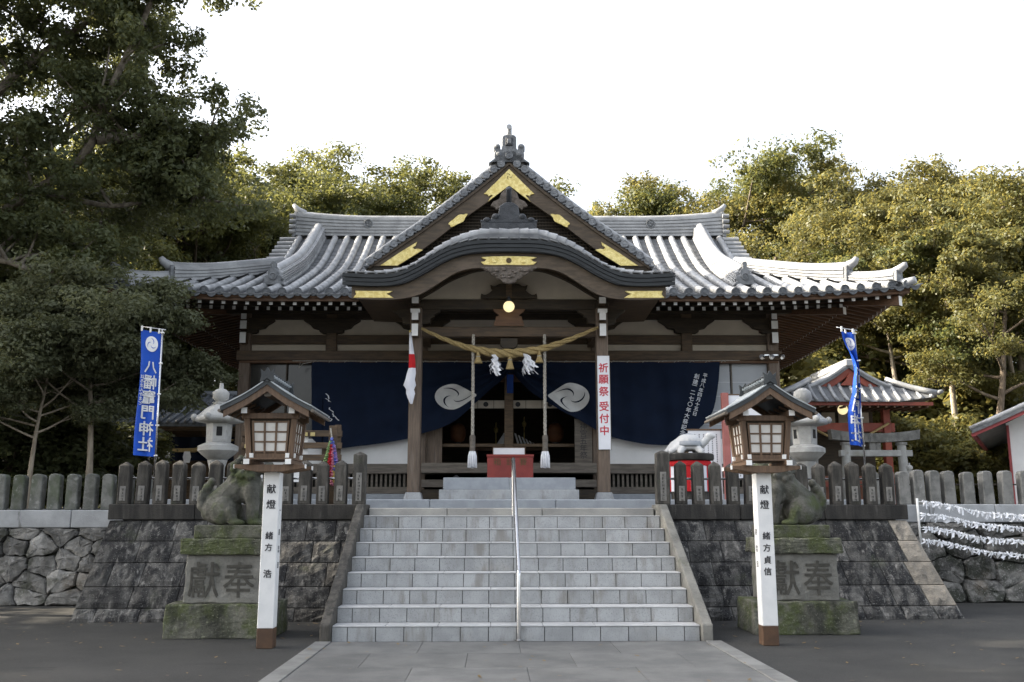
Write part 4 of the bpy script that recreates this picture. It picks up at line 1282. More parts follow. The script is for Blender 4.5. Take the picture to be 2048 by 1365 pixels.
# kaerumata in the middle, lamp bracket under it
K = [(0.53, 5.357), (0.53, 5.40), (0.515, 5.45), (0.485, 5.425), (0.43, 5.42), (0.36, 5.46), (0.31, 5.51), (0.335, 5.55), (0.35, 5.615), (0.30, 5.585), (0.245, 5.59), (0.19, 5.625), (0.12, 5.64)]
hp(MB().prism(K + [(-a, b) for a, b in reversed(K)], 6.60, 6.68), 'frog_leg_strut', 'wood_dark', bevel=0.008)
hp(MB().box(-0.055, 0.055, 6.57, 6.6, 5.36, 5.66), 'strut_post', 'wood')
P = [(0.30, 5.16), (0.28, 5.11), (0.20, 5.05), (0.19, 5.03), (0.24, 5.02), (0.26, 4.93), (0.28, 4.90), (0.28, 4.835)]
hp(MB().prism(P + [(-a, b) for a, b in reversed(P)], 6.66, 6.70), 'middle_bracket', 'wood_red', bevel=0.006)
P = [(0.16, 4.62), (0.16, 4.48), (0.10, 4.43), (-0.10, 4.43), (-0.16, 4.48), (-0.16, 4.62)]
hp(MB().prism(P, 6.75, 6.85), 'middle_bracket', 'wood_dark', bevel=0.006)

# curved gable profile (symmetrical); x from 0 outward
FT = [(0, 6.18), (0.47, 6.175), (0.80, 6.128), (1.10, 6.03), (1.385, 5.876), (1.69, 5.70), (2.01, 5.572), (2.42, 5.548), (2.93, 5.575)]
FB = [(0, 5.958), (0.58, 5.942), (0.93, 5.87), (1.22, 5.735), (1.51, 5.555), (1.89, 5.375), (2.24, 5.338), (2.84, 5.352)]
BB = [(0, 5.705), (0.64, 5.686), (0.937, 5.608), (1.229, 5.424), (1.578, 5.211), (2.016, 5.122), (2.762, 5.13)]
IA = [(0, 5.94), (0.526, 5.92), (0.745, 5.871), (1.119, 5.707), (1.428, 5.513), (1.706, 5.35)]
TT = [(0, 6.42), (0.472, 6.415), (0.65, 6.377), (0.949, 6.266), (1.246, 6.094), (1.54, 5.876), (1.834, 5.721), (2.424, 5.63), (2.93, 5.64)]
def sym(pts, xmax, n=24, dz=0.0):
    out = []
    for k in range(-n, n + 1):
        x = xmax * k / n
        out.append((x, interp(pts, abs(x)) + dz))
    return out
kara = hp(MB().band(sym(FT, 2.93), [(x * 2.86 / 2.93, interp(FB, abs(x) * 2.86 / 2.93)) for x, _ in sym(FT, 2.93)], 5.58, 5.72), 'porch_roof', 'fascia')
for dz, dy in ((-0.012, 0.03), (-0.085, 0.022), (-0.155, 0.012)):   # layered edge courses
    t_ = sym(FT, 2.935, dz=dz); b_ = sym(FT, 2.935, dz=dz - 0.058)
    hp(MB().band(t_, b_, 5.58 - dy, 5.60), 'edge_course', 'fascia', kara)
# barge board
tb = [(x, interp(FB, abs(x)) + 0.004) for x, _ in sym(BB, 2.78)]
hp(MB().band(tb, sym(BB, 2.78), 5.66, 5.74), 'barge_board', 'barge', kara)
hp(MB().band(sym(BB, 2.70, dz=0.045), sym(BB, 2.70, dz=-0.012), 5.64, 5.70), 'barge_moulding', 'barge', kara)
# soffit behind the board, arch rib and tympanum
rows = [[(x, y, interp(FB, abs(x)) - 0.03) for x, _ in sym(FB, 2.80)] for y in (5.70, 6.5, 7.3, 8.6)]
hp(MB().grid(rows), 'porch_soffit', 'wood', kara)
hp(MB().band(sym(IA, 1.70, dz=0.06), sym(IA, 1.70, dz=-0.02), 6.62, 6.74), 'arch_rib', 'wood_dark', kara)
ty = sym(IA, 1.70, dz=0.0)
hp(MB().prism(ty + [(1.70, 5.35), (-1.70, 5.35)], 6.76, 6.80), 'tympanum', 'plaster', kara)
# the tiled back of the porch roof: rolls along the curve, in short lengths
rows = []
for y in (5.66, 6.4, 7.2, 8.0, 8.9):
    rows.append([(x, y, interp(TT, abs(x)) - 0.10 + 0.06 * (y - 5.66)) for x, _ in sym(TT, 2.93)])
rows.insert(0, [(x, 5.66, interp(FT, abs(x)) - 0.02) for x, _ in sym(TT, 2.93)])
hp(MB().grid(rows), 'porch_roof_bed', 'tile_pan', kara)
def along(pts, xmax, n=400):
    """arc-length samples of the right half"""
    P, acc = [(0, interp(pts, 0))], [0]
    for k in range(1, n + 1):
        x = xmax * k / n; z = interp(pts, x)
        acc.append(acc[-1] + math.hypot(x - P[-1][0], z - P[-1][1])); P.append((x, z))
    def at(s):
        import bisect
        i = min(max(bisect.bisect(acc, s), 1), n)
        t_ = (s - acc[i - 1]) / max(acc[i] - acc[i - 1], 1e-9)
        return (lerp(P[i - 1][0], P[i][0], t_), lerp(P[i - 1][1], P[i][1], t_))
    return at, acc[-1]
at_, ln = along(TT, 2.90)
for row, (yy, rad, dz) in enumerate(((5.765, 0.095, -0.065), (6.06, 0.075, -0.06), (6.36, 0.075, -0.045), (6.66, 0.075, -0.03))):
    step = 0.165
    nseg = int(ln / step) if row == 0 else 6
    step = ln / nseg
    for sx in (-1, 1):
        for k in range(nseg):
            m_ = 2 if row == 0 else 6
            pth = []
            for q in range(m_ + 1):
                x, z = at_(min(ln, step * (k + q / m_ * 1.04)))
                pth.append((sx * x, yy, z + dz))
            hp(MB().tube(pth, [rad * lerp(0.86, 1.09, q / m_) for q in range(m_ + 1)], 9, up=(0, 1, 0)), 'verge_tile' if row == 0 else 'tile_roll', 'tile', kara, smooth=0.9)
# flat tiles dipping over the front edge
for sx in (-1, 1):
    nn = 17
    for k in range(nn):
        x, z = at_(ln * (k + 0.5) / nn); x2, z2 = at_(min(ln, ln * (k + 0.62) / nn))
        ang = math.atan2(z2 - z, x2 - x)
        me = MB().box(-0.075, 0.075, 0, 0.13, -0.02, 0.0).mesh('edge_tile', 'tile')
        zz = interp(FT, x)
        o = link('edge_tile', me, kara, Vector((sx * x, 5.60, zz + 0.055)) - HB, (0.25, -sx * ang, 0))
# ridge block and big ornament on the porch roof
hp(MB().box(-0.52, 0.52, 5.86, 6.1, 6.36, 6.455), 'ornament_base', 'oni_dark', kara, bevel=0.012)
hp(MB().box(-0.505, 0.505, 5.88, 6.08, 6.455, 6.60), 'ornament_base', 'oni_dark', kara, bevel=0.012)
OS = [(0.50, 6.60), (0.53, 6.66), (0.43, 6.64), (0.33, 6.66), (0.31, 6.74), (0.25, 6.76), (0.20, 6.74), (0.185, 6.84), (0.17, 6.92), (0.09, 6.98), (0.05, 6.99)]
o = hp(MB().prism(OS + [(-a, b) for a, b in reversed(OS)], 5.90, 6.02), 'ridge_end_ornament', 'oni_dark', kara, bevel=0.014)
me = MB().lathe([(0.13, 0), (0.125, 0.04), (0.085, 0.045), (0.07, 0.02), (0.001, 0.03)], 16).mesh('boss', 'oni_dark', xf=Matrix.Translation((0, 5.93, 6.82)) @ Matrix.Scale(0.62, 4) @ Matrix.Rotation(PI / 2, 4, 'X'), org=HB)
link('boss', me, o)
for sx in (-1, 1):
    hp(MB().ball((sx * 0.24, 5.92, 6.72), (0.075, 0.05, 0.06), 10, 6), 'scroll', 'oni_dark', o, smooth=True)
    hp(MB().ball((sx * 0.40, 5.92, 6.66), (0.07, 0.045, 0.045), 10, 6), 'scroll', 'oni_dark', o, smooth=True)
hp(MB().tube([(0, 6.0, 6.95), (0, 5.97, 7.20), (0, 5.90, 7.26)], [0.05, 0.05, 0.06], 10), 'finial', 'oni_dark', o, smooth=True)
rp = []
hp(MB().box(-0.16, 0.16, 6.05, 8.6, 6.33, 6.62), 'porch_ridge', 'tile', kara, bevel=0.02)

# gold plates on the porch barge board
def plate(name, poly, y, parent, m='gold', d=0.022, bevel=0.006):
    return hp(MB().prism(poly, y - d, y + 0.01), name, m, parent, bevel=bevel)
GC = [(-0.50, 5.875), (-0.44, 5.885), (-0.30, 5.893), (0, 5.90), (0.30, 5.893), (0.44, 5.885), (0.50, 5.875), (0.45, 5.845), (0.40, 5.835), (0.435, 5.80), (0.50, 5.79), (0.44, 5.735), (0.25, 5.728), (0, 5.735), (-0.25, 5.728), (-0.44, 5.735), (-0.50, 5.79), (-0.435, 5.80), (-0.40, 5.835), (-0.45, 5.845)]
gc = plate('gold_plate', GC, 5.655, kara)
for a in (-0.26, 0.0, 0.26):
    r_ = 0.05
    cm = [(a + r_ * math.cos(t_ * PI / 5), 5.815 + r_ * math.sin(t_ * PI / 5)) for t_ in range(10)]
    hp(MB().prism(cm, 5.62, 5.634), 'plate_crest', 'gold_dark' if a == 0 else 'gold', gc, bevel=0.004)
for sx in (-1, 1):
    E_ = [(2.75, 5.135), (2.70, 5.20), (2.72, 5.265), (2.05, 5.262), (2.10, 5.225), (2.16, 5.205), (2.10, 5.18), (2.03, 5.13)]
    plate('gold_plate', [(sx * a, b) for a, b in E_], 5.655, kara)
# carved pendant
GP = [(0.50, 5.70), (0.51, 5.675), (0.44, 5.655), (0.40, 5.61), (0.36, 5.615), (0.31, 5.555), (0.25, 5.55), (0.22, 5.49), (0.15, 5.47), (0.10, 5.41), (0.0, 5.395)]
g_ = hp(MB().prism([(a, b) for a, b in GP] + [(-a, b) for a, b in reversed(GP[:-1])], 5.625, 5.70), 'carved_pendant', 'carving', kara, bevel=0.012)
random.seed(8)
for k in range(26):
    a = rnd(-0.4, 0.4); b = 5.68 - rnd(0, 1) * (0.25 - abs(a) * 0.5)
    hp(MB().ball((a, 5.622, b), (rnd(.03, .055), 0.025, rnd(.018, .03)), 8, 5), 'carved_cloud', 'carving', g_, smooth=True)

# ------------------------------------------------------------------ the big triangular gable on the front slope
CY = 8.70
CT = [(0, 8.985), (0.425, 8.665), (1.131, 8.07), (1.83, 7.52), (2.35, 7.145), (2.865, 6.75), (3.05, 6.61)]
CB = [(0, 8.83), (0.424, 8.45), (1.129, 7.87), (1.827, 7.332), (2.346, 6.964), (2.963, 6.52)]
CL = [(0, 8.306), (0.422, 7.968), (0.774, 7.707), (1.125, 7.447), (1.611, 7.055), (2.027, 6.748), (2.371, 6.52)]
chi = hp(MB().band([(x, interp(CT, abs(x)) - 0.10) for x, _ in sym(CT, 3.02)], [(x, interp(CB, abs(x)) - 0.03) for x, _ in sym(CT, 3.02)], CY - 0.05, CY + 4.1), 'front_gable', 'tile_pan')
tb = [(x, interp(CB, abs(x)) - 0.005) for x, _ in sym(CB, 2.95)]
hp(MB().band(tb, [(x, interp(CB, abs(x)) - 0.07) for x, _ in sym(CB, 2.95)], CY - 0.09, CY + 0.06), 'verge_moulding', 'barge', chi)
xm = 2.37
tb = [(x, interp(CB, abs(x)) - 0.06) for x, _ in sym(CL, xm)]
hp(MB().band(tb, sym(CL, xm), CY - 0.05, CY + 0.03), 'barge_board', 'barge', chi)
for sx in (-1, 1):
    hp(MB().prism([(sx * 2.37, 6.52), (sx * 2.93, 6.52), (sx * 2.37, 6.90)], CY - 0.05, CY + 0.03), 'barge_foot', 'barge', chi)
    hp(MB().prism([(sx * 2.30, 6.36), (sx * 3.0, 6.36), (sx * 2.97, 6.53), (sx * 2.30, 6.53)], CY - 0.02, CY + 0.5), 'barge_block', 'wood_dark', chi)
hp(MB().prism([(-2.6, 6.3), (2.6, 6.3), (0, 8.4)], CY + 0.25, CY + 0.30), 'gable_back', 'wood_dark', chi)
for k in range(-26, 27):                                  # lattice in the gable
    x = k * 0.066
    zt = interp(CL, abs(x)) + 0.05
    if zt > 6.5: hp(MB().box(x - 0.011, x + 0.011, CY + 0.18, CY + 0.215, 6.35, zt), 'lattice_bar', 'wood_dark', chi)
z = 6.7
while z < 8.0:
    xw = 0.0
    while interp(CL, xw) > z and xw < 2.3: xw += 0.05
    hp(MB().box(-xw - 0.05, xw + 0.05, CY + 0.155, CY + 0.18, z - 0.009, z + 0.009), 'lattice_bar', 'wood_dark', chi)
    z += 0.07
# verge: roll along the slope and a row of round ends looking forward
at_, ln = along(CT, 3.02)
disc2 = disc_mesh(0.082, 'end_tile', 'tile_end')
for sx in (-1, 1):
    for (yy, rad, dz) in ((CY + 0.04, 0.075, 0.0), (CY + 0.33, 0.07, -0.03), (CY + 0.62, 0.07, -0.03), (CY + 0.92, 0.07, -0.03), (CY + 1.22, 0.07, -0.03), (CY + 1.52, 0.07, -0.03)):
        pth = []
        for k in range(15):
            x, z = at_(ln * k / 14); pth.append((sx * x, yy, z + dz))
        hp(MB().tube(pth, rad, 9, up=(0, 1, 0)), 'tile_roll', 'tile', chi, smooth=0.9)
    s = 0.21
    while s < ln - 0.03:
        x, z = at_(s)
        o = hp(MB().tube([(sx * x, CY - 0.13, z - 0.10), (sx * x, CY + 0.15, z - 0.085)], 0.072, 9), 'verge_tile', 'tile', chi, smooth=0.9)
        link('end_tile', disc2, o, Vector((sx * x, CY - 0.14, z - 0.10)) - HB)
        x2, z2 = at_(min(ln, s + 0.10))
        hp(MB().box(sx * x2 - 0.06, sx * x2 + 0.06, CY - 0.12, CY + 0.1, z2 - 0.155, z2 - 0.125), 'verge_pan', 'tile_end', chi, bevel=0.006)
        s += 0.205
o = hp(MB().tube([(0, CY - 0.16, 8.94), (0, CY + 0.1, 8.94)], 0.075, 10), 'verge_tile', 'tile', chi, smooth=0.9)
link('end_tile', disc2, o, Vector((0, CY - 0.17, 8.94)) - HB)
# its ridge and crowning ornament
ridge([(0, CY + 0.1, 8.88), (0, CY + 2, 8.88), (0, RY, 8.84)], 0.34, 0.22, 0.09, 'gable_ridge', 3, parent=chi, sideways=(1, 0, 0))
TOPS = [(0.435, 8.755), (0.44, 8.80), (0.36, 8.815), (0.31, 8.86), (0.325, 8.99), (0.30, 9.04), (0.335, 9.10), (0.335, 9.16), (0.29, 9.215), (0.225, 9.215), (0.185, 9.165), (0.20, 9.11), (0.17, 9.08), (0.155, 9.12), (0.155, 9.36), (0.12, 9.41), (0.06, 9.425)]
LOW = [(0.0, 9.06), (0.10, 8.99)]
top_poly = [(a, b) for a, b in TOPS] + [(-a, b) for a, b in reversed(TOPS)] + [(-0.10, 9.03), (0.10, 9.03)]
o = hp(MB().prism(top_poly, CY - 0.13, CY + 0.05), 'ridge_end_ornament', 'oni', chi, bevel=0.012)
hp(MB().box(-0.075, 0.075, CY - 0.16, CY - 0.12, 9.17, 9.35), 'crest_frame', 'oni_dark', o, bevel=0.01)
hp(MB().box(-0.045, 0.045, CY - 0.175, CY - 0.15, 9.205, 9.315), 'crest_face', 'oni', o, bevel=0.008)
hp(MB().tube([(0, CY + 0.05, 9.36), (0, CY - 0.02, 9.50), (0, CY - 0.08, 9.60)], [0.052, 0.052, 0.055], 12), 'finial', 'tile', o, smooth=True)
hp(MB().tube([(0, CY - 0.14, 9.60), (0, CY + 0.25, 9.57)], 0.058, 12), 'finial_roll', 'tile', o, smooth=0.9)
for sx in (-1, 1):
    hp(MB().ball((sx * 0.26, CY - 0.10, 9.155), (0.07, 0.06, 0.06), 10, 6), 'scroll', 'oni', o, smooth=True)
    hp(MB().ball((sx * 0.22, CY - 0.10, 8.98), (0.08, 0.06, 0.07), 10, 6), 'scroll', 'oni', o, smooth=True)
# gold fittings of the gable
AP = [(0, 8.67), (-0.30, 8.355), (-0.545, 8.105), (-0.46, 8.09), (-0.43, 8.05), (-0.39, 8.08), (-0.35, 8.07), (-0.40, 8.02), (-0.455, 7.93), (-0.25, 8.09), (0, 8.29)]
ap = plate('gold_plate', AP + [(-a, b) for a, b in reversed(AP[1:-1])], CY - 0.055, chi, d=0.02)
for out_, in_ in crescents(8, 0.5):
    poly = [(0.085 * a, 8.50 + 0.085 * b) for a, b in out_] + [(0.085 * a, 8.50 + 0.085 * b) for a, b in reversed(in_)]
    hp(MB().prism(poly, CY - 0.082, CY - 0.07), 'crest_stroke', 'gold_dark', ap)
for sx in (-1, 1):
    cx, cz, ang = -1.087, 7.523, math.atan2(0.26, 0.384)
    cl = []
    for k in range(20):
        t_ = 2 * PI * k / 20
        rr = 1 + 0.13 * math.cos(5 * t_)
        u, v = 0.225 * math.cos(t_) * rr, 0.085 * math.sin(t_) * rr
        cl.append((-sx * (cx + u * math.cos(ang) - v * math.sin(ang)), cz + u * math.sin(ang) + v * math.cos(ang)))
    plate('gold_cloud', cl, CY - 0.055, chi, d=0.02)
    LP_ = [(2.72, 6.525), (2.33, 6.80), (1.94, 7.05), (1.97, 6.96), (2.03, 6.92), (1.99, 6.885), (1.93, 6.90), (1.81, 6.87), (2.08, 6.695), (2.345, 6.525)]
    lp = plate('gold_plate', [(sx * a, b) for a, b in LP_], CY - 0.055, chi, d=0.02)
# grey pendant under the apex
PD = [(0.0, 8.27), (0.17, 8.12), (0.21, 7.99), (0.34, 7.93), (0.40, 7.83), (0.30, 7.80), (0.27, 7.74), (0.20, 7.79), (0.10, 7.70), (0.0, 7.62)]
g_ = hp(MB().prism(PD + [(-a, b) for a, b in reversed(PD[1:-1])], CY - 0.10, CY - 0.02), 'carved_pendant', 'carving', chi, bevel=0.012)
hp(MB().tube([(0, CY - 0.13, 8.08), (0, CY - 0.13, 7.80)], 0.05, 10), 'pendant_peg', 'oni_dark', g_, smooth=0.9)

# ------------------------------------------------------------------ things on and in the hall (hall axes)
# granite step blocks before the sill
gs = T('granite_step', 'two blue grey granite step blocks below the red offering box', 'step', (0, 6.9, 1.6), hall=True)
MB().box(-1.215, 1.225, 6.02, 8.5, 1.60, 1.80).to('lower_block', 'granite', gs, bevel=0.01)
MB().box(-1.165, 0.005, 6.32, 8.44, 1.803, 2.02).to('upper_block', 'granite_blue', gs, bevel=0.01)
MB().box(0.008, 1.185, 6.32, 8.44, 1.803, 2.02).to('upper_block', 'granite_blue', gs, bevel=0.01)

ob = T('offering_box', 'dark red wooden offering box at the head of the stairs', 'offering box', (0.03, 6.75, 2.02), hall=True)
x0, x1 = -0.39, 0.44
MB().box(x0, x1, 6.56, 7.0, 2.023, 2.40).to('case', 'red_box', ob, bevel=0.008)
for a, b, c, d in ((x0 - .012, x1 + .012, 6.545, 6.575), (x0 - .012, x1 + .012, 6.985, 7.015), (x0 - .012, x0 + .03, 6.575, 6.985), (x1 - .03, x1 + .012, 6.575, 6.985)):
    MB().box(a, b, c, d, 2.40, 2.445).to('rim', 'red_box', ob, bevel=0.005)
for k in range(8):
    xx = x0 + 0.06 + k * 0.10
    MB().box(xx, xx + 0.035, 6.575, 6.985, 2.402, 2.425).to('top_slat', 'red_box', ob)
ib = ORG[ob.name]
for s_, xx in (('箱', -0.21), ('銭', 0.025), ('賽', 0.26)):
    letter(s_, 0.15, 'gold_dark', ob, Vector((xx, 6.558, 2.385)) - ib, name='lettering')
sg = T('notice_board', 'small white notice panel standing on the offering box', 'sign', (0.02, 6.8, 2.425), hall=True)
MB().box(-0.285, 0.29, 6.80, 6.815, 2.43, 2.58).to('panel', 'sign_white', sg, bevel=0.003)
for a, b, c, d in ((-0.297, 0.302, 2.58, 2.592), (-0.297, 0.302, 2.426, 2.436), (-0.297, -0.285, 2.436, 2.58), (0.29, 0.302, 2.436, 2.58)):
    MB().box(a, b, 6.792, 6.82, c, d).to('frame', 'lantern_wood', sg)

# rope (shimenawa) with tassels and paper streamers
RP_ = [(-1.62, 4.765, .03), (-1.27, 4.60, .042), (-0.90, 4.455, .055), (-0.62, 4.375, .07), (-0.30, 4.315, .085), (0.02, 4.30, .09), (0.30, 4.325, .085), (0.665, 4.40, .07), (1.128, 4.56, .052), (1.66, 4.79, .03)]
rope = T('straw_rope', 'thick twisted straw rope slung between the two porch pillars', 'rope', (0, 6.55, 4.3), hall=True)
zz_ = [(x, z) for x, z, r in RP_]; rr_l = [(x, r) for x, z, r in RP_]
for q in range(3):
    pth, rad = [], []
    n = 110
    for k in range(n + 1):
        x = lerp(-1.62, 1.66, k / n); r = interp(rr_l, x); a = 2 * PI * q / 3 + x * 9.5
        pth.append((x, 6.56 + 0.52 * r * math.cos(a), interp(zz_, x) + 0.52 * r * math.sin(a))); rad.append(r * 0.50)
    MB().tube(pth, rad, 8, up=(0, 1, 0)).to('strand', 'straw', rope, smooth=True)
for x, l in ((-0.565, 0.19), (0.02, 0.24), (0.56, 0.19)):
    z1 = interp(zz_, x) - 0.06
    t_ = MB().lathe([(0.022, z1 + 0.03), (0.025, z1 - 0.02), (0.045, z1 - 0.05), (0.032, z1 - 0.07), (0.04, z1 - 0.09), (0.078, z1 - l + .005), (0.08, z1 - l), (0.04, z1 - l + 0.01)], 12, x, 6.53)
    o = t_.to('straw_tassel', 'straw', rope, smooth=0.9)
    MB().lathe([(0.040, z1 - 0.062), (0.042, z1 - 0.07), (0.040, z1 - 0.078)], 10, x, 6.53).to('binding', 'rope', o)
random.seed(9)
for cx in (-0.27, 0.31):
    sh = T('paper_streamer', 'bunch of white zigzag paper streamers hung %s the middle straw tassel' % ('left of' if cx < 0 else 'right of'), 'paper streamer', (cx, 6.5, 3.85), hall=True, group='paper streamers on the straw rope')
    z0 = interp(zz_, cx) - 0.05
    for k in range(26):
        a = rnd(0, 2 * PI); sp = rnd(0.02, 0.10)
        lean = (0.07 if cx > 0 else 0.05)
        x, y = cx + rnd(-.03, .03), 6.50 + rnd(-.03, .03)
        w = rnd(.018, .030)
        dx, dy = math.cos(a) * sp * 0.35, math.sin(a) * sp * 0.25
        pts = []
        n = 5; L_ = rnd(0.24, 0.40)
        for i in range(n + 1):
            s = i / n
            off = (0.018 if i % 2 else -0.018)
            pts.append(Vector((x + dx * i * 0.8 + off + lean * s, y + dy * i, z0 - L_ * s)))
        mb = MB()
        sd_ = Vector((math.cos(a + 1.3), math.sin(a + 1.3), 0.2)).normalized() * w
        rows = [[p - sd_, p + sd_] for p in pts]
        mb.grid(rows); mb.to('strip', 'paper_white', sh, fix=False)
# bell ropes
for sx, w in ((-1, 'left'), (1, 'right')):
    x = sx * 0.66
    br = T('bell_rope', 'braided bell rope with white tassel, %s of the red offering box' % w, 'rope', (x, 6.6, 2.2), hall=True, group='bell ropes in the porch')
    for q in range(3):
        pth = []
        for k in range(90):
            z = lerp(4.66, 2.78, k / 89); a = 2 * PI * q / 3 + k * 0.55
            pth.append((x + 0.015 * math.cos(a), 6.60 + 0.015 * math.sin(a), z))
        MB().tube(pth, 0.017, 6, up=(0, 1, 0)).to('strand', 'rope', br, smooth=True)
    MB().lathe([(0.034, 2.80), (0.052, 2.775), (0.053, 2.74), (0.050, 2.50), (0.056, 2.485)], 12, x, 6.60).to('wooden_sleeve', 'wood_grey', br, smooth=0.8)
    random.seed(3)
    for k in range(22):
        a = 2 * PI * k / 22; r0 = 0.045 if k % 2 else 0.03
        MB().tube([(x + r0 * math.cos(a), 6.6 + r0 * math.sin(a), 2.50), (x + r0 * 1.5 * math.cos(a), 6.6 + r0 * 1.5 * math.sin(a), 2.42), (x + r0 * 1.7 * math.cos(a), 6.6 + r0 * 1.7 * math.sin(a), 2.20 + rnd(0, .025))], 0.014, 6).to('tassel_cord', 'paper_white', br, smooth=True)

# lamp globe
lp = T('globe_lamp', 'lit yellow globe lamp under the porch beam', 'lamp', (0.0, 6.45, 5.06), hall=True)
MB().ball((0.0, 6.48, 5.165), 0.105, 20, 14).to('globe', 'lamp', lp, smooth=True)
MB().lathe([(0.05, 5.258), (0.05, 5.30), (0.03, 5.31), (0.03, 5.345)], 12, 0.0, 6.48).to('fitting', 'oni_dark', lp, smooth=0.6)
MB().box(-0.02, 0.02, 6.48, 6.70, 5.335, 5.36).to('arm', 'oni_dark', lp)

# long white board with red writing on the right pillar
bd = T('vertical_sign_board', 'tall white board with red characters fixed to the right porch pillar', 'sign', (1.755, 6.66, 2.54), hall=True)
MB().box(1.635, 1.862, 6.655, 6.675, 2.54, 4.27).to('board', 'sign_white', bd, bevel=0.003)
for a, b, c, d in ((1.628, 1.636, 2.535, 4.275), (1.861, 1.869, 2.535, 4.275)):
    MB().box(a, b, 6.652, 6.678, c, d).to('edge', 'wood_grey', bd)
z = 4.14
bb = ORG[bd.name]
for ch, zz in zip('祈願祭受付中', (4.135, 3.915, 3.695, 3.42, 3.195, 2.975)):
    letter(ch, 0.185, 'ink_red', bd, Vector((1.748, 6.654, zz)) - bb, bold=0.0035)

# furled flag on the left pillar
fg = T('furled_flag', 'furled white flag with red disc hanging on the left porch pillar', 'flag', (-1.80, 6.6, 3.3), hall=True)
MB().tube([(-1.83, 6.58, 4.71), (-1.80, 6.60, 3.5)], 0.013, 8).to('pole', 'white_end', fg, smooth=True)
MB().ball((-1.83, 6.58, 4.72), 0.028, 10, 6).to('knob', 'gold', fg, smooth=True)
def cloth_tube(rows, name, m):
    mb = MB(); n = 18
    rr = []
    for (x, y, z, rx, ry, ph) in rows:
        rr.append([(x + rx * math.cos(2 * PI * k / n) * (1 + 0.22 * math.cos(3 * 2 * PI * k / n + ph)), y + ry * math.sin(2 * PI * k / n) * (1 + 0.22 * math.cos(5 * 2 * PI * k / n + ph)), z) for k in range(n + 1)])
    mb.grid(rr); return mb.to(name, m, fg, smooth=True, fix=False)
cloth_tube([(-1.825, 6.58, 4.68, .02, .02, 0), (-1.815, 6.56, 4.5, .03, .03, .3), (-1.795, 6.55, 4.28, .045, .04, .6)], 'upper_cloth', 'white_cloth')
cloth_tube([(-1.795, 6.55, 4.28, .046, .041, .6), (-1.785, 6.55, 4.15, .055, .045, .8), (-1.78, 6.55, 4.02, .058, .05, 1.0)], 'red_disc', 'red_cloth')
cloth_tube([(-1.78, 6.55, 4.02, .060, .05, 1.0), (-1.785, 6.54, 3.92, .075, .055, 1.6), (-1.80, 6.54, 3.80, .085, .065, 2.6), (-1.815, 6.53, 3.70, .105, .06, 1.2), (-1.795, 6.54, 3.62, .07, .05, 2.9), (-1.79, 6.54, 3.55, .075, .05, 1.9), (-1.785, 6.54, 3.48, .06, .05, 2.5), (-1.775, 6.54, 3.36, .02, .02, 2.7)], 'lower_cloth', 'white_cloth')

# ------------------------------------------------------------------ the navy curtain
HEM = [(-4.15, 2.93), (-4.0, 2.80), (-3.739, 2.745), (-3.503, 2.725), (-3.063, 2.787), (-2.581, 2.845), (-2.109, 2.93), (-1.832, 3.026), (-1.441, 3.141), (-1.101, 3.318), (-0.761, 3.621), (-0.419, 3.937), (-0.075, 4.223),
       (0.02, 4.30), (0.124, 4.235), (0.438, 3.93), (0.782, 3.698), (1.125, 3.49), (1.467, 3.323), (1.808, 3.116), (2.128, 2.971), (2.635, 2.848), (3.019, 2.807), (3.405, 2.817), (3.669, 2.932), (3.991, 3.172), (4.234, 3.486), (4.382, 4.045), (4.436, 4.50)]
def hem(x):
    return interp(HEM, x) if -4.15 <= x <= 4.436 else (2.93 if x < 0 else 4.5)
CTOP = 4.535
def curt_y(x, z):
    """folds fan out from where the cloth is gathered up at the middle"""
    dx, dz = x - 0.02, z - 4.42
    r = math.hypot(dx, dz); a = math.atan2(-dz, abs(dx))
    fan = 0.075 * math.exp(-((r - 0.9) / 1.5) ** 2) * math.sin(a * 15 + 0.6 * math.sin(r * 2)) + 0.012 * math.sin(a * 34 + r)
    drape = 0.026 * math.sin(x * 3.1 + z * 1.2) + 0.020 * math.sin(x * 7.3 - z * 0.7) + 0.010 * math.sin(x * 15.1 + z)
    k = max(0.0, min(1.0, (CTOP - z) / 0.25))
    return 9.03 + (fan + drape) * k - 0.10 * math.exp(-(r / 0.35) ** 2)
cur = T('curtain', 'large navy curtain with white crests, drawn up in the middle of the hall front', 'curtain', (0, 9.03, 2.75), hall=True)
rows = []
NX, NZ = 260, 44
xl, xr = -4.15, 4.434
for i in range(NX + 1):
    x = lerp(xl, xr, i / NX)
    hb_ = hem(x)
    row = []
    for j in range(NZ + 1):
        z = lerp(CTOP + 0.008 * math.sin(x * 9), hb_, (j / NZ))
        xx = x + (0.07 * (CTOP - z) / 1.6 if x < -3.9 else 0)
        row.append((xx, curt_y(xx, z), z))
    rows.append(row)
mb = MB().grid(rows)
n0 = len(mb.v)
back = [[(p[0], p[1] + 0.006, p[2]) for p in r] for r in rows]
mb.grid(back)
cl_ = mb.to('cloth', 'navy', cur, smooth=True, fix=False)
for x in [xl + 0.03 + k * 0.33 for k in range(27)]:
    MB().tube([(x, 9.02, 4.53), (x + 0.04, 9.0, 4.565), (x + 0.10, 9.03, 4.55)], 0.006, 5).to('hanging_loop', 'rope', cur)
MB().tube([(-4.55, 9.0, 4.56), (-2, 9.01, 4.552), (0, 9.01, 4.548), (2.2, 9.01, 4.552), (4.85, 9.0, 4.57)], 0.008, 6).to('hanging_cord', 'rope', cur)
MB().tube([(-4.15, 9.02, 4.54), (-4.33, 9.0, 4.50), (-4.42, 8.99, 4.40), (-4.38, 8.98, 4.52)], 0.008, 6).to('loose_cord', 'rope', cur)
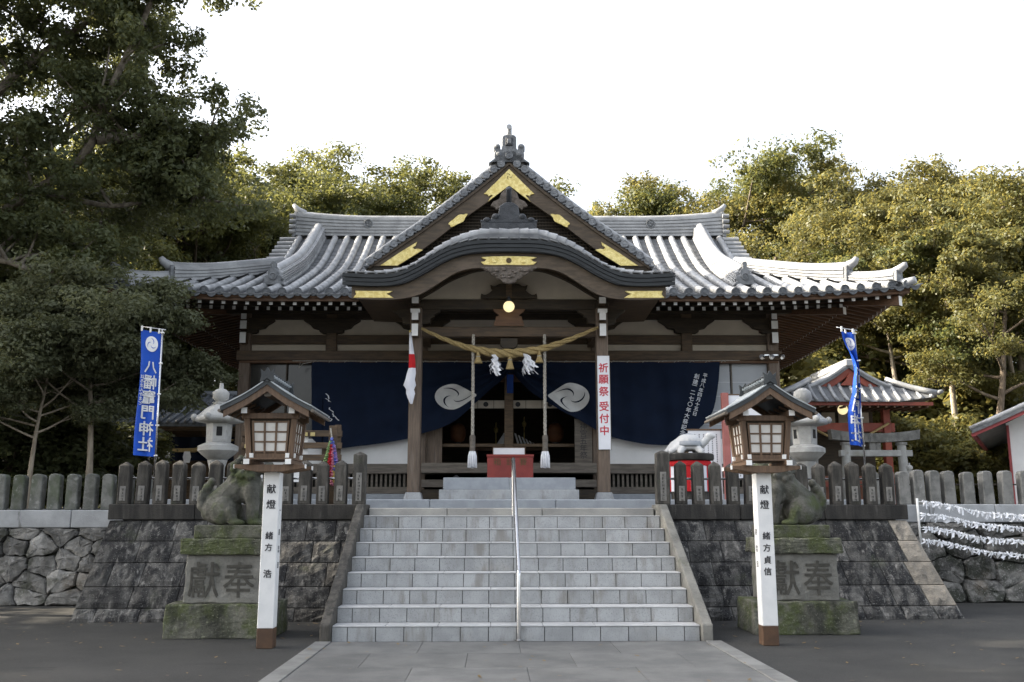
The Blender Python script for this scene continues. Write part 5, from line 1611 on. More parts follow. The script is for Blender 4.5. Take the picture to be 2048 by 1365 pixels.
MB().band([(-0.05, 4.25), (0.09, 4.25)], [(-0.045, 3.86), (0.085, 3.86)], 8.86, 8.885).to('tie_end', 'blue_tie', cur, bevel=0.006)
def crest(cx, cz, rx, rz_, sgn, k0):
    """white disc pulled to a point towards the middle, three dark commas"""
    def mp(a, b):                                         # unit disc -> cloth
        u = a * sgn
        sq = 1.0 - 0.62 * max(0, u) ** 1.6                 # narrows towards the gathered side
        x = cx + sgn * (u * rx + (0.22 * rx * max(0, u) ** 2))
        z = cz + b * rz_ * sq + 0.10 * rz_ * max(0, u)
        return x, z
    rings = []
    n = 48
    for r in (0.0, 0.15, 0.3, 0.45, 0.6, 0.75, 0.88, 1.0):
        rings.append([mp(r * math.cos(2 * PI * k / n), r * math.sin(2 * PI * k / n)) for k in range(n + 1)])
    o = MB().grid([[(x, curt_y(x, z) - 0.014, z) for x, z in r] for r in rings]).to('crest', 'crest_white', cur, smooth=True, fix=False)
    for out_, in_ in crescents(16, k0):
        rr = [[(lambda q: (q[0], curt_y(*q) - 0.019, q[1]))(mp(p[0] * lerp(1, 1, 0), p[1])) for p in ((lerp(a[0], b[0], t_), lerp(a[1], b[1], t_)) for t_ in (0, .33, .66, 1))] for a, b in zip(out_, in_)]
        MB().grid(rr).to('crest_comma', 'navy', o, smooth=True, fix=False)
crest(-1.155, 3.80, 0.39, 0.265, 1, 0.35)
crest(1.285, 3.79, 0.39, 0.30, -1, 2.7)
# white writing on the curtain, running down along the slanting right edge
cb = ORG[cur.name]
def cur_text(s, xa, za, xb, zb, size):
    n = len(s)
    for k, ch in enumerate(s):
        t_ = (k + 0.5) / n
        x, z = lerp(xa, xb, t_), lerp(za, zb, t_)
        me = textmesh(ch, size, depth=0.001, bold=size * 0.014).copy()
        me.materials.clear(); me.materials.append(M['ink_white'])
        link('lettering', me, cur, Vector((x, curt_y(x, z) - 0.022, z + size * 0.4)) - cb, (0, 0.24, 0))
cur_text('平成八年四月十五日', 4.135, 4.30, 3.86, 3.40, 0.098)
cur_text('創建一二七〇年大祭記念', 3.965, 4.30, 3.60, 3.0, 0.112)
for (x, z, ch, s_) in ((-3.86, 3.88, '奉', 0.10), (-3.80, 3.74, '納', 0.11), (-3.70, 3.45, '神', 0.10), (-3.75, 3.30, '社', 0.12), (-3.64, 3.28, '氏', 0.12)):
    pass
random.seed(17)
for (x, z) in ((-3.83, 3.86), (-3.80, 3.77), (-3.73, 3.56), (-3.69, 3.46), (-3.74, 3.38), (-3.62, 3.40)):   # marks lost in the folds
    q = [(x + rnd(-.035, .035) + 0.02 * k, z + rnd(-.015, .015) - 0.03 * k) for k in range(4)]
    MB().grid([[(a - 0.012, curt_y(a, b) - 0.02, b), (a + 0.012, curt_y(a, b) - 0.02, b)] for a, b in q]).to('lettering', 'ink_white', cur, fix=False)

# ------------------------------------------------------------------ inside the hall
def hthing(name, label, cat, base): return T(name, label, cat, base, hall=True)
vl = hthing('valance', 'pale cloth valance with dark round crests across the inner bay', 'valance', (0, 9.62, 3.6))
for k in range(-5, 5):
    a = k * 0.345 + 0.02
    pnl = MB().box(a, a + 0.335, 9.62, 9.632, 3.63, 3.80).to('panel', 'plaster', vl)
    if k % 2 == 0:
        d = MB().lathe([(0.055, 0), (0.055, 0.004), (0.001, 0.005)], 14)
        me = d.mesh('crest', 'ink', xf=Matrix.Translation((a + 0.17, 9.619, 3.715)) @ Matrix.Rotation(PI / 2, 4, 'X'), org=ORG[vl.name])
        link('crest', me, pnl)
for sx, w in ((-1, 'left'), (1, 'right')):
    pl = hthing('paper_lantern', 'dim orange paper lantern hanging inside the hall on the %s' % w, 'lantern', (sx * 1.15, 11, 2.98))
    MB().lathe([(0.07, 3.0), (0.15, 3.04), (0.185, 3.14), (0.185, 3.30), (0.15, 3.40), (0.07, 3.44)], 16, sx * 1.12 - 0.06, 11.0).to('shade', 'dim_lantern', pl, smooth=0.9)
    for z in (2.985, 3.44): MB().lathe([(0.08, z), (0.08, z + 0.03)], 12, sx * 1.12 - 0.06, 11.0).to('ring', 'ink', pl)
    MB().tube([(sx * 1.12 - 0.06, 11, 3.46), (sx * 1.12 - 0.06, 11, 4.9)], 0.008, 5).to('cord', 'ink', pl)
al = hthing('altar_table', 'altar table with white paper folds and gilt fittings inside the dark hall', 'altar', (0, 12.0, 2.41))
MB().box(-0.9, 0.95, 11.9, 12.6, 2.88, 2.95).to('table_top', 'wood_red', al, bevel=0.01)
for x in (-0.82, 0.80):
    MB().box(x, x + 0.08, 11.95, 12.03, 2.415, 2.88).to('leg', 'wood_red', al); MB().box(x, x + 0.08, 12.45, 12.53, 2.415, 2.88).to('leg', 'wood_red', al)
for k in range(7):
    a = 0.12 + k * 0.085
    vs = [(a, 11.86, 3.30 - k * 0.045), (a + 0.045, 11.86, 3.28 - k * 0.045), (a + 0.14, 11.80, 2.96), (a + 0.09, 11.80, 2.96)]
    MB().add(vs + [(p[0], p[1] + 0.012, p[2]) for p in vs], [(0, 1, 2, 3), (7, 6, 5, 4), (0, 4, 5, 1), (1, 5, 6, 2), (2, 6, 7, 3), (3, 7, 4, 0)]).to('paper_fold', 'paper_white', al)
vs = [(-0.13, 11.86, 3.30), (-0.05, 11.86, 3.28), (-0.10, 11.8, 2.96), (-0.30, 11.8, 3.02)]
MB().add(vs + [(p[0], p[1] + 0.012, p[2]) for p in vs], [(0, 1, 2, 3), (7, 6, 5, 4), (0, 4, 5, 1), (1, 5, 6, 2), (2, 6, 7, 3), (3, 7, 4, 0)]).to('paper_fold', 'paper_white', al)
for x, z in ((-0.32, 3.32), (0.36, 3.46)):
    MB().lathe([(0.05, 2.952), (0.05, 2.98), (0.016, 3.0), (0.016, z), (0.05, z + 0.03), (0.06, z + 0.10), (0.02, z + 0.16), (0.015, z + 0.26)], 10, x, 12.2).to('gilt_stand', 'gold', al, smooth=0.9)
ns = hthing('name_board', 'grey standing board with black brushed characters inside the right doorway', 'sign', (1.6, 9.25, 2.41))
MB().box(1.37, 1.735, 9.17, 9.20, 2.415, 3.36).to('board', 'wood_grey', ns, bevel=0.006)
letter('神宮五年祭', 0.16, 'ink', ns, Vector((1.555, 9.168, 3.27)) - ORG[ns.name], line=0.93)
# small dark things on the sill left of the box
sb = hthing('folded_cloth', 'small dark folded bundle on the grey sill left of the offering box', 'bundle', (-1.15, 8.3, 2.02))
link('cloth', blob('cloth', [('e', (-1.10, 8.36, 2.06), (.10, .07, .05)), ('e', (-1.05, 8.36, 2.11), (.06, .05, .04)), ('e', (-1.18, 8.36, 2.05), (.05, .05, .03))], 'ink', 0.012, 2, ORG[sb.name]), sb)
# flood lamps on the corner pillar
fl_ = hthing('flood_lamp', 'cluster of small flood lamps on the right corner pillar', 'flood lamp', (5.5, 9.1, 4.7))
MB().box(5.40, 5.72, 9.08, 9.135, 4.685, 4.715).to('bracket', 'steel', fl_)
for k, (x, a) in enumerate(((5.37, -0.5), (5.52, 0.0), (5.70, 0.5))):
    me = MB().lathe([(0.02, 0.0), (0.035, 0.03), (0.055, 0.11), (0.058, 0.125), (0.045, 0.12), (0.001, 0.10)], 12).mesh('lamp_head', 'steel')
    link('lamp_head', me, fl_, Vector((x, 9.07, 4.70)) - ORG[fl_.name], (PI / 2 + 0.5, 0, a))

# ------------------------------------------------------------------ wooden lanterns on white posts
def wooden_lantern(label, loc, front, side_marks, mirror):
    t_ = T('wooden_lantern', label, 'lantern', loc, group='wooden lanterns on white posts before the stairs')
    MB().box(-0.083, 0.083, -0.083, 0.083, 0.2, 1.79).to('post', 'white', t_, bevel=0.006, local=True)
    MB().box(-0.0845, 0.0845, -0.0845, 0.0845, 0.0, 0.2).to('post_base', 'brown_paint', t_, bevel=0.006, local=True)
    MB().box(-0.03, 0.03, -0.03, 0.03, 1.79, 1.87).to('neck', 'white', t_, local=True)
    W = 'lantern_wood'
    for s in (-1, 1):                                     # cross arms with white ends
        a = MB().prism([(-0.37, 1.83), (-0.37, 1.865), (0.37, 1.865), (0.37, 1.83), (0.12, 1.79), (-0.12, 1.79)], s * 0.19 - 0.028, s * 0.19 + 0.028).to('cradle_arm', W, t_, local=True, bevel=0.004)
        for e in (-1, 1): MB().box(e * 0.37 - 0.004, e * 0.37 + 0.004, s * 0.19 - 0.03, s * 0.19 + 0.03, 1.826, 1.868).to('painted_end', 'white_end', a, local=True)
        b = MB().box(s * 0.215 - 0.028, s * 0.215 + 0.028, -0.33, 0.33, 1.866, 1.915).to('cradle_arm', W, t_, local=True, bevel=0.004)
        for e in (-1, 1): MB().box(s * 0.215 - 0.03, s * 0.215 + 0.03, e * 0.33 - 0.004, e * 0.33 + 0.004, 1.864, 1.917).to('painted_end', 'white_end', b, local=True)
    MB().box(-0.25, 0.25, -0.25, 0.25, 1.917, 1.935).to('floor_board', W, t_, local=True)
    z0, z1 = 1.935, 2.34
    wb, wt = 0.215, 0.245                                 # body flares upward
    for sx in (-1, 1):
        for sy in (-1, 1):
            mb = MB(); h_ = 0.028
            vs = []
            for z, w in ((z0, wb), (z1, wt)): vs += [(sx * w + a * h_, sy * w + b * h_, z) for a, b in ((-1, -1), (1, -1), (1, 1), (-1, 1))]
            mb.add(vs, [(0, 3, 2, 1), (4, 5, 6, 7), (0, 1, 5, 4), (1, 2, 6, 5), (2, 3, 7, 6), (3, 0, 4, 7)])
            mb.to('corner_post', W, t_, local=True, bevel=0.004)
    for q in range(4):
        rt = Matrix.Rotation(q * PI / 2, 4, 'Z')
        fr = MB().add([tuple(rt @ Vector(p)) for p in ((-wb, -wb + .012, z0), (wb, -wb + .012, z0), (wt, -wt + .012, z1), (-wt, -wt + .012, z1))], [(0, 1, 2, 3)])
        f = fr.to('window', W, t_, local=True)
        f.data.materials.clear(); f.data.materials.append(M['wood_dark'])
        def P(u, v, o):
            w = lerp(wb, wt, v); return rt @ Vector((u * w, -w + o, lerp(z0, z1, v)))
        def bar(u0, u1, v0, v1, o0, o1, nm, m, par):
            vs = [P(u, v, o) for o in (o0, o1) for u, v in ((u0, v0), (u1, v0), (u1, v1), (u0, v1))]
            return MB().add([tuple(p) for p in vs], [(0, 1, 2, 3), (7, 6, 5, 4), (0, 4, 5, 1), (1, 5, 6, 2), (2, 6, 7, 3), (3, 7, 4, 0)]).to(nm, m, par, local=True)
        for i in range(3):
            for j in range(3):
                u0 = -0.76 + i * 0.51; v0 = 0.16 + j * 0.255
                bar(u0 + 0.03, u0 + 0.48, v0 + 0.012, v0 + 0.24, -0.004, 0.006, 'pane', 'paper', f)
        for u in (-0.76, -0.25, 0.26, 0.77): bar(u - 0.045, u + 0.045, 0.10, 0.95, -0.016, 0.004, 'lattice_bar', W, f)
        for v in (0.155, 0.41, 0.665, 0.92): bar(-0.80, 0.80, v - 0.02, v + 0.02, -0.013, 0.004, 'lattice_bar', W, f)
        bar(-0.86, 0.86, 0.0, 0.11, -0.014, 0.004, 'bottom_rail', W, f)
        for e in (-0.86, 0.86): bar(e - 0.09, e + 0.09, 0.0, 0.115, -0.040, -0.015, 'painted_end', 'white_end', f)
    for sy in (-1, 1):
        MB().box(-0.30, 0.30, sy * 0.25 - 0.025, sy * 0.25 + 0.025, 2.34, 2.40).to('top_rail', W, t_, local=True, bevel=0.004)
    for sx in (-1, 1):
        o = MB().box(sx * 0.245 - 0.028, sx * 0.245 + 0.028, -0.40, 0.40, 2.385, 2.44).to('purlin', W, t_, local=True, bevel=0.004)
        for e in (-1, 1): MB().box(sx * 0.245 - 0.030, sx * 0.245 + 0.030, e * 0.40 - 0.004, e * 0.40 + 0.004, 2.383, 2.442).to('painted_end', 'white_end', o, local=True)
    o = MB().box(-0.035, 0.035, -0.44, 0.44, 2.555, 2.615).to('ridge_beam', W, t_, local=True, bevel=0.004)
    for e in (-1, 1): MB().box(-0.037, 0.037, e * 0.44 - 0.004, e * 0.44 + 0.004, 2.553, 2.617).to('painted_end', 'wood_grey', o, local=True)
    # roof: concave slopes, bargeboards, dark thick edge, pale metal top
    RPF = [(0, 2.735), (0.10, 2.665), (0.22, 2.585), (0.34, 2.52), (0.47, 2.455), (0.50, 2.444)]
    def rp(x): return interp(RPF, abs(x))
    XS = [lerp(-0.47, 0.47, k / 20) for k in range(21)]
    rf = MB().band([(x, rp(x)) for x in XS], [(x, rp(x) - 0.012) for x in XS], -0.505, 0.505).to('roof', 'copper_roof', t_, local=True)
    MB().band([(x, rp(x) - 0.013) for x in XS], [(x, rp(x) - 0.062) for x in XS], -0.495, 0.495).to('roof_edge', 'dark_edge', rf, local=True)
    for sy in (-1, 1):
        xs_ = [x * 0.93 for x in XS]
        MB().band([(x, rp(x) - 0.063) for x in xs_], [(x, rp(x) - 0.135) for x in xs_], sy * 0.465 - 0.016, sy * 0.465 + 0.016).to('barge_board', W, rf, local=True)
    for sx in (-1, 1):
        MB().tube([(sx * 0.475, -0.50, 2.40), (sx * 0.475, 0.50, 2.40)], 0.017, 8).to('gutter', 'wood_grey', rf, local=True, smooth=0.8)
        for y_ in (-0.30, -0.1, 0.1, 0.30):
            MB().prism([(sx * 0.20, 2.52), (sx * 0.45, 2.405), (sx * 0.45, 2.38), (sx * 0.20, 2.49)], y_ - 0.015, y_ + 0.015).to('rafter', W, rf, local=True)
    rg = MB().box(-0.028, 0.028, -0.47, 0.47, 2.72, 2.79).to('ridge', 'dark_edge', rf, local=True, bevel=0.006)
    MB().box(-0.038, 0.038, -0.485, 0.485, 2.79, 2.808).to('ridge_cap', 'dark_edge', rg, local=True, bevel=0.004)
    for k in range(9):
        y_ = -0.40 + k * 0.10
        MB().tube([(-0.06, y_, 2.765), (0.06, y_, 2.765)], 0.012, 8).to('ridge_stud', 'copper_roof', rg, local=True)
    for sy in (-1, 1):
        MB().prism([(-0.075, 2.70), (0.075, 2.70), (0.06, 2.77), (0.07, 2.83), (0.03, 2.80), (0.0, 2.85), (-0.03, 2.80), (-0.07, 2.83), (-0.06, 2.77)], sy * 0.49 - 0.015, sy * 0.49 + 0.015).to('ridge_end', 'dark_edge', rg, local=True)
    for ch, z, s_ in front:
        letter(ch, s_, 'ink', t_, (rnd(-.004, .004), -0.0845, z), bold=0.0016)
    for ch, z, s_ in side_marks:
        letter(ch, s_, 'ink', t_, ((0.0845 if not mirror else -0.0845), 0.0, z), rotz=(PI / 2 if not mirror else -PI / 2))
    return t_
FR_L = [('献', 1.665, 0.10), ('燈', 1.505, 0.10), ('緒', 1.175, 0.082), ('方', 1.055, 0.082), ('浩', 0.79, 0.088)]
FR_R = [('献', 1.665, 0.10), ('燈', 1.505, 0.10), ('緒', 1.17, 0.085), ('方', 1.045, 0.085), ('貞', 0.92, 0.085), ('信', 0.80, 0.085)]
SD = [('一', 1.40, 0.07), ('月', 1.20, 0.07), ('吉', 1.03, 0.075), ('日', 0.86, 0.07)]
wooden_lantern('wooden lantern on a white post left of the stairs, in front of the lion', (-2.60, -0.45, 0), FR_L, SD, False)
wooden_lantern('wooden lantern on a white post right of the stairs, before the flower sign', (2.655, -0.33, 0), FR_R, SD, True)
bpy.data.objects['wooden_lantern.001']['label'] = 'wooden lantern on a white post right of the stairs, before the right stone lion'

# ------------------------------------------------------------------ guardian lions on stone pedestals
def pedestal(label, cx, y0, m_mid):
    p = T('stone_pedestal', label, 'pedestal', (cx, y0 + 0.4, 0), group='pedestals of the stone lions')
    random.seed(int(cx * 10))
    def tier(nm, w, d, z0, z1, m):
        mb = MB(); c = Vector((cx, y0 + 0.40, 0))
        n = 5; vs = []
        mb.taper(cx, y0 + 0.40, z0, z1, w + 0.02, d + 0.02, w, d)
        o = mb.to(nm, m, p, bevel=0.016, seg=2)
        bm = bmesh.new(); bm.from_mesh(o.data)             # hand dressed, weathered faces and edges
        bmesh.ops.subdivide_edges(bm, edges=[e_ for e_ in bm.edges if e_.calc_length() > 0.1], cuts=9, use_grid_fill=True)
        for v in bm.verts:
            q = v.co * 9.0
            v.co += Vector((math.sin(q.y * 1.7 + q.z * 2.3), math.sin(q.x * 1.9 + q.z * 1.3 + 1), math.sin(q.x * 2.1 + q.y * 1.5 + 2))) * 0.0045 + Vector((rnd(-1, 1), rnd(-1, 1), rnd(-1, 1))) * 0.0035
        bm.to_mesh(o.data); bm.free()
        return o
    tier('foot_block', 1.20, 0.78, 0.0, 0.37, 'moss_stone')
    tier('inscribed_block', 0.84, 0.60, 0.373, 0.905, m_mid)
    tier('cap_slab', 0.95, 0.70, 0.908, 1.085, 'moss_stone')
    f = y0 + 0.40 - 0.60 / 2 - 0.004
    b = Vector((cx, y0 + 0.4, 0))
    for ch, dx in (('獻', -0.205), ('奉', 0.185)):
        letter(ch, 0.385, 'carved_faint', p, Vector((cx + dx, f - 0.008, 0.83)) - b, sx=0.95, sz=1.1, bold=0.0025)
    return p
pedestal('mossy stone pedestal carrying the lion left of the stairs, carved with two characters', -3.31, 0.28, 'ped_stone')
pedestal('stone pedestal with blackened foot carrying the lion right of the stairs', 3.34, 0.50, 'ped_stone')

def lion(label, loc, face):
    """seated guardian lion looking along +x (face=1) or -x"""
    t_ = T('stone_lion', label, 'stone lion', loc, group='guardian stone lions')
    e, c = 'e', 'c'
    parts = [
        (e, (-0.19, 0, 0.19), (0.23, 0.20, 0.19)),                        # haunches
        (c, [(-0.22, 0, 0.24), (-0.05, 0, 0.40), (0.08, 0, 0.54)], [0.17, 0.165, 0.16]),   # back rising to the neck
        (e, (0.13, 0, 0.44), (0.15, 0.175, 0.21)),                        # chest
        (e, (0.10, 0, 0.62), (0.15, 0.17, 0.14)),                         # neck
        (e, (0.21, 0, 0.715), (0.15, 0.15, 0.125)),                       # head
        (e, (0.325, 0, 0.685), (0.085, 0.11, 0.055)), (e, (0.36, 0, 0.71), (0.035, 0.05, 0.03)),   # muzzle, nose
        (e, (0.31, 0, 0.615), (0.075, 0.09, 0.032)),                      # jaw, mouth open
        (e, (0.26, 0, 0.79), (0.085, 0.12, 0.035)),                       # brow
    ]
    rs = random.Random(5)
    for s in (-1, 1):
        parts += [
            (c, [(0.17, s * 0.115, 0.42), (0.205, s * 0.125, 0.24), (0.205, s * 0.125, 0.06)], [0.095, 0.078, 0.066]),   # fore leg
            (e, (0.235, s * 0.125, 0.035), (0.095, 0.072, 0.042)),                                                       # paw
            (e, (-0.13, s * 0.145, 0.17), (0.16, 0.085, 0.165)),                                                         # thigh
            (c, [(-0.04, s * 0.175, 0.16), (0.0, s * 0.18, 0.05)], [0.07, 0.055]),
            (e, (0.04, s * 0.185, 0.035), (0.10, 0.062, 0.038)),                                                         # hind paw
            (e, (0.15, s * 0.155, 0.80), (0.045, 0.028, 0.05)),                                                          # ear
            (e, (0.335, s * 0.06, 0.755), (0.026, 0.03, 0.024)),                                                         # eye
        ]
        for k in range(3): parts.append((e, (0.31, s * (0.085 + 0.04 * k), 0.025), (0.028, 0.018, 0.024)))                # toes
        for k in range(26):                                                                                              # mane curls
            a = rs.uniform(0.15, 1.0); x = lerp(0.20, -0.06, rs.random()); z = lerp(0.46, 0.80, rs.random())
            yy = math.sqrt(max(0.0, 1 - ((x - 0.10) / 0.19) ** 2 * 0.8 - ((z - 0.62) / 0.24) ** 2 * 0.7)) * 0.165
            r_ = rs.uniform(0.028, 0.042)
            parts.append((e, (x, s * (yy + 0.005), z), (r_, r_ * 0.8, r_)))
    for k in range(12):
        q_ = k / 11
        parts.append((e, (lerp(0.14, -0.10, q_), rs.uniform(-.07, .07), lerp(0.84, 0.50, q_) + 0.01), (0.042, 0.05, 0.042)))
    # fan of a tail lying up against the back
    for k, (dx, dz, r_) in enumerate(((-0.35, 0.14, .07), (-0.40, 0.24, .075), (-0.40, 0.34, .07), (-0.36, 0.43, .06), (-0.32, 0.50, .045), (-0.42, 0.30, .05))):
        parts.append((e, (dx, 0, dz), (r_, r_ * 1.5, r_ * 1.2)))
    for s in (-1, 1):
        parts.append((c, [(-0.36, s * 0.05, 0.16), (-0.42, s * 0.07, 0.30), (-0.38, s * 0.06, 0.44)], [0.05, 0.045, 0.025]))
    body = link('body', blob('body', parts, 'lion_stone', 0.0115, 1), t_, (0, 0, 0.145))
    MB().box(-0.42, 0.38, -0.25, 0.25, 0.0, 0.15).to('base_slab', 'moss_stone', t_, local=True, bevel=0.012)
    if face < 0: t_.rotation_euler = (0, 0, PI)
    return t_
lion('mossy seated stone lion facing right, half hidden by the left white post', (-3.26, 0.68, 1.085), 1)
lion('lichen spotted seated stone lion facing left beside the right white post', (3.30, 0.90, 1.085), -1)

# ------------------------------------------------------------------ stone lanterns behind the fence
def stone_lantern(label, loc, sc=1.0, ball=False, rot=0.3):
    t_ = T('stone_lantern', label, 'stone lantern', loc, rot=rot, group='stone lanterns in the yard')
    def L(prof, n, nm, m='toro', par=None, **k): return MB().lathe([(r * sc, z * sc) for r, z in prof], n).to(nm, m, par or t_, local=True, **k)
    L([(0.33, 0.0), (0.33, 0.10), (0.30, 0.12), (0.20, 0.18)], 6, 'base', bevel=0.008)
    L([(0.13, 0.18), (0.115, 0.35), (0.115, 0.60), (0.15, 0.72)], 12, 'shaft', smooth=0.8)
    L([(0.14, 0.72), (0.24, 0.80), (0.30, 0.86), (0.30, 0.93), (0.24, 0.96), (0.18, 0.985)], 12, 'platform', smooth=0.7)
    f = L([(0.185, 0.985), (0.195, 1.28), (0.20, 1.29)], 6, 'fire_box', bevel=0.006)
    for q in range(6):
        a = (q + 0.5) * PI / 3
        rt = Matrix.Rotation(a - PI / 2 + PI, 4, 'Z')
        ap = 0.188 * math.cos(PI / 6) * sc
        hh = (1.08 * sc, 1.22 * sc)
        vs = [rt @ Vector(p) for p in ((-.042 * sc, -ap - .006, hh[0]), (.042 * sc, -ap - .006, hh[0]), (.042 * sc, -ap - .006, hh[1]), (-.042 * sc, -ap - .006, hh[1]))]
        vs += [rt @ Vector(p) for p in ((-.042 * sc, -ap + .03, hh[0]), (.042 * sc, -ap + .03, hh[0]), (.042 * sc, -ap + .03, hh[1]), (-.042 * sc, -ap + .03, hh[1]))]
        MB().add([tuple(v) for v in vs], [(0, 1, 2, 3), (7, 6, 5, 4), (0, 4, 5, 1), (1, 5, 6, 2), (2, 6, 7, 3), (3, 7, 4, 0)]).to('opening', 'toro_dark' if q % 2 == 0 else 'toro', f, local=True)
    rf = L([(0.20, 1.27), (0.36, 1.30), (0.385, 1.335), (0.37, 1.37), (0.30, 1.42), (0.22, 1.50), (0.13, 1.56), (0.10, 1.57)], 6, 'roof', bevel=0.01)
    for q in range(6):
        a = q * PI / 3
        MB().ball((0.375 * math.cos(a) * sc, 0.375 * math.sin(a) * sc, 1.365 * sc), (0.05 * sc, 0.05 * sc, 0.055 * sc), 8, 6).to('roof_scroll', 'toro', rf, local=True, smooth=True)
    if ball: L([(0.09, 1.57), (0.09, 1.62), (0.06, 1.63), (0.13, 1.68), (0.15, 1.75), (0.13, 1.83), (0.07, 1.875), (0.02, 1.89)], 14, 'jewel', smooth=True)
    else: L([(0.11, 1.57), (0.12, 1.60), (0.07, 1.61), (0.12, 1.66), (0.125, 1.75), (0.08, 1.80), (0.04, 1.815), (0.035, 1.82), (0.028, 1.90), (0.001, 1.905)], 14, 'jewel', smooth=0.9)
    return t_
stone_lantern('pale stone lantern behind the left fence beside the wooden lantern roof', (-4.42, 3.8, TZ), 0.99)
stone_lantern('pale stone lantern with ball top behind the right fence near the torii', (4.52, 3.8, TZ), 0.97, True, 0.75)
stone_lantern('small low stone lantern between the torii and the white walled building', (8.92, 10.2, TZ), 0.55, False, 0.2)

# ------------------------------------------------------------------ banners
def banner(label, base, top, hem_, seed, text, wid, hgt, twist):
    t_ = T('banner', label, 'banner', base, group='blue shrine banners on poles')
    b = Vector(base); tp = Vector(top)
    MB().tube([b, tp], 0.014, 8).to('pole', 'steel', t_, smooth=True)
    ax = (tp - b).normalized()
    arm = Vector((-wid, 0.02, 0.05))
    MB().tube([tp + Vector((0.05, 0, -0.005)), tp + arm * 0.5 + Vector((0, 0, 0.0)), tp + arm], 0.008, 6).to('cross_arm', 'steel', t_, smooth=True)
    NU, NV = 16, 60
    def P(u, v):                                          # u: 0 at pole..1 free side; v: 0 top..1 bottom
        p = tp - ax * (0.05 + hgt * v)
        a, wv = twist(u, v)
        return p + Vector((-wid * u * a, wv, 0.045 * u - 0.02 * v * u))
    rows = [[P(i / NU, j / NV) for i in range(NU + 1)] for j in range(NV + 1)]
    o = MB().grid(rows).to('cloth', 'blue_cloth', t_, smooth=True, fix=False)
    for v in (0.0, 0.25, 0.5, 0.75, 0.99):
        q = P(0, v)
        MB().tube([q + Vector((-0.02, -0.004, 0)), q + Vector((0.03, -0.012, 0.0))], 0.012, 6).to('tie_tab', 'white_end', t_)
    for u in (0.15, 0.55, 0.95):
        q = P(u, 0.0)
        MB().box(q.x - 0.012, q.x + 0.012, q.y - 0.01, q.y + 0.01, q.z - 0.02, q.z + 0.06).to('tie_tab', 'white_end', t_)
    def onto(poly_pts, nm, m, off, par):
        """poly grid of (u,v) rows"""
        rr = []
        for r in poly_pts:
            row = []
            for (u, v) in r:
                p = P(u, v); row.append((p.x, p.y - off, p.z))
            rr.append(row)
        return MB().grid(rr).to(nm, m, par, smooth=True, fix=False)
    cu, cv, ru, rv = 0.46, 0.105, 0.30, 0.30 * wid / hgt * 1.25
    n = 32
    cr = onto([[(cu + r * ru * math.cos(2 * PI * k / n), cv + r * rv * math.sin(2 * PI * k / n)) for k in range(n + 1)] for r in (0.0, 0.35, 0.7, 1.0)], 'crest', 'sign_white', 0.010, t_)
    for out_, in_ in crescents(10, 0.9):
        onto([[(cu + ru * 0.95 * lerp(a[0], c[0], q), cv + rv * 0.95 * lerp(a[1], c[1], q)) for q in (0, .5, 1)] for a, c in zip(out_, in_)], 'crest_comma', 'blue_cloth', 0.016, cr)
    # mirrored lettering: the cloth is seen from its back
    for ch, v, s_, uc in text:
        me = textmesh(ch, s_, depth=0.0, bold=s_ * 0.018).copy()
        bm = bmesh.new(); bm.from_mesh(me)
        cxm = (min(q.co.x for q in bm.verts) + max(q.co.x for q in bm.verts)) / 2
        for q in bm.verts:
            u = uc + (q.co.x - cxm) / wid
            vv = v - q.co.z / hgt
            p = P(u, vv) - b
            q.co = (p.x, p.y - 0.012 - q.co.y * 0.2, p.z)
        bm.to_mesh(me); bm.free()
        me.materials.clear(); me.materials.append(M['ink_white'])
        link('lettering', me, t_)
    return t_
def tw_l(u, v): return (1.0 - 0.05 * math.sin(6 * v), -0.03 * math.sin(5.0 * v + 2 * u) * u - 0.02 * math.sin(9 * u) * v)
def tw_r(u, v):
    w = 0.85 - 0.62 * math.exp(-((v - 0.32) / 0.17) ** 2) - 0.30 * math.exp(-((v - 0.55) / 0.12) ** 2) + 0.25 * max(0, v - 0.7)
    return (w, -0.10 * math.sin(2.5 * PI * u + 4 * v) * (0.3 + 0.7 * (1 - w)) - 0.12 * u * v)
TXT = [('八', 0.245, 0.20, .46), ('幡', 0.355, 0.22, .46), ('竈', 0.475, 0.22, .46), ('門', 0.60, 0.22, .46), ('神', 0.725, 0.22, .46), ('社', 0.85, 0.22, .46)]
SM = [('は', .36, .06, .86), ('ち', .395, .06, .86), ('ま', .43, .06, .86), ('ん', .465, .06, .86), ('か', .50, .06, .86), ('ま', .535, .06, .86), ('ど', .57, .06, .86)]
banner('upright blue banner with white characters on a pole behind the left fence', (-5.18, 3.33, 1.50), (-5.205, 3.31, 4.08), None, 1, TXT + SM, 0.31, 1.84, tw_l)
banner('twisted blue banner on a pole behind the right fence before the small red shrine', (5.285, 3.42, 1.50), (5.235, 3.40, 4.13), None, 2, TXT, 0.26, 1.72, tw_r)

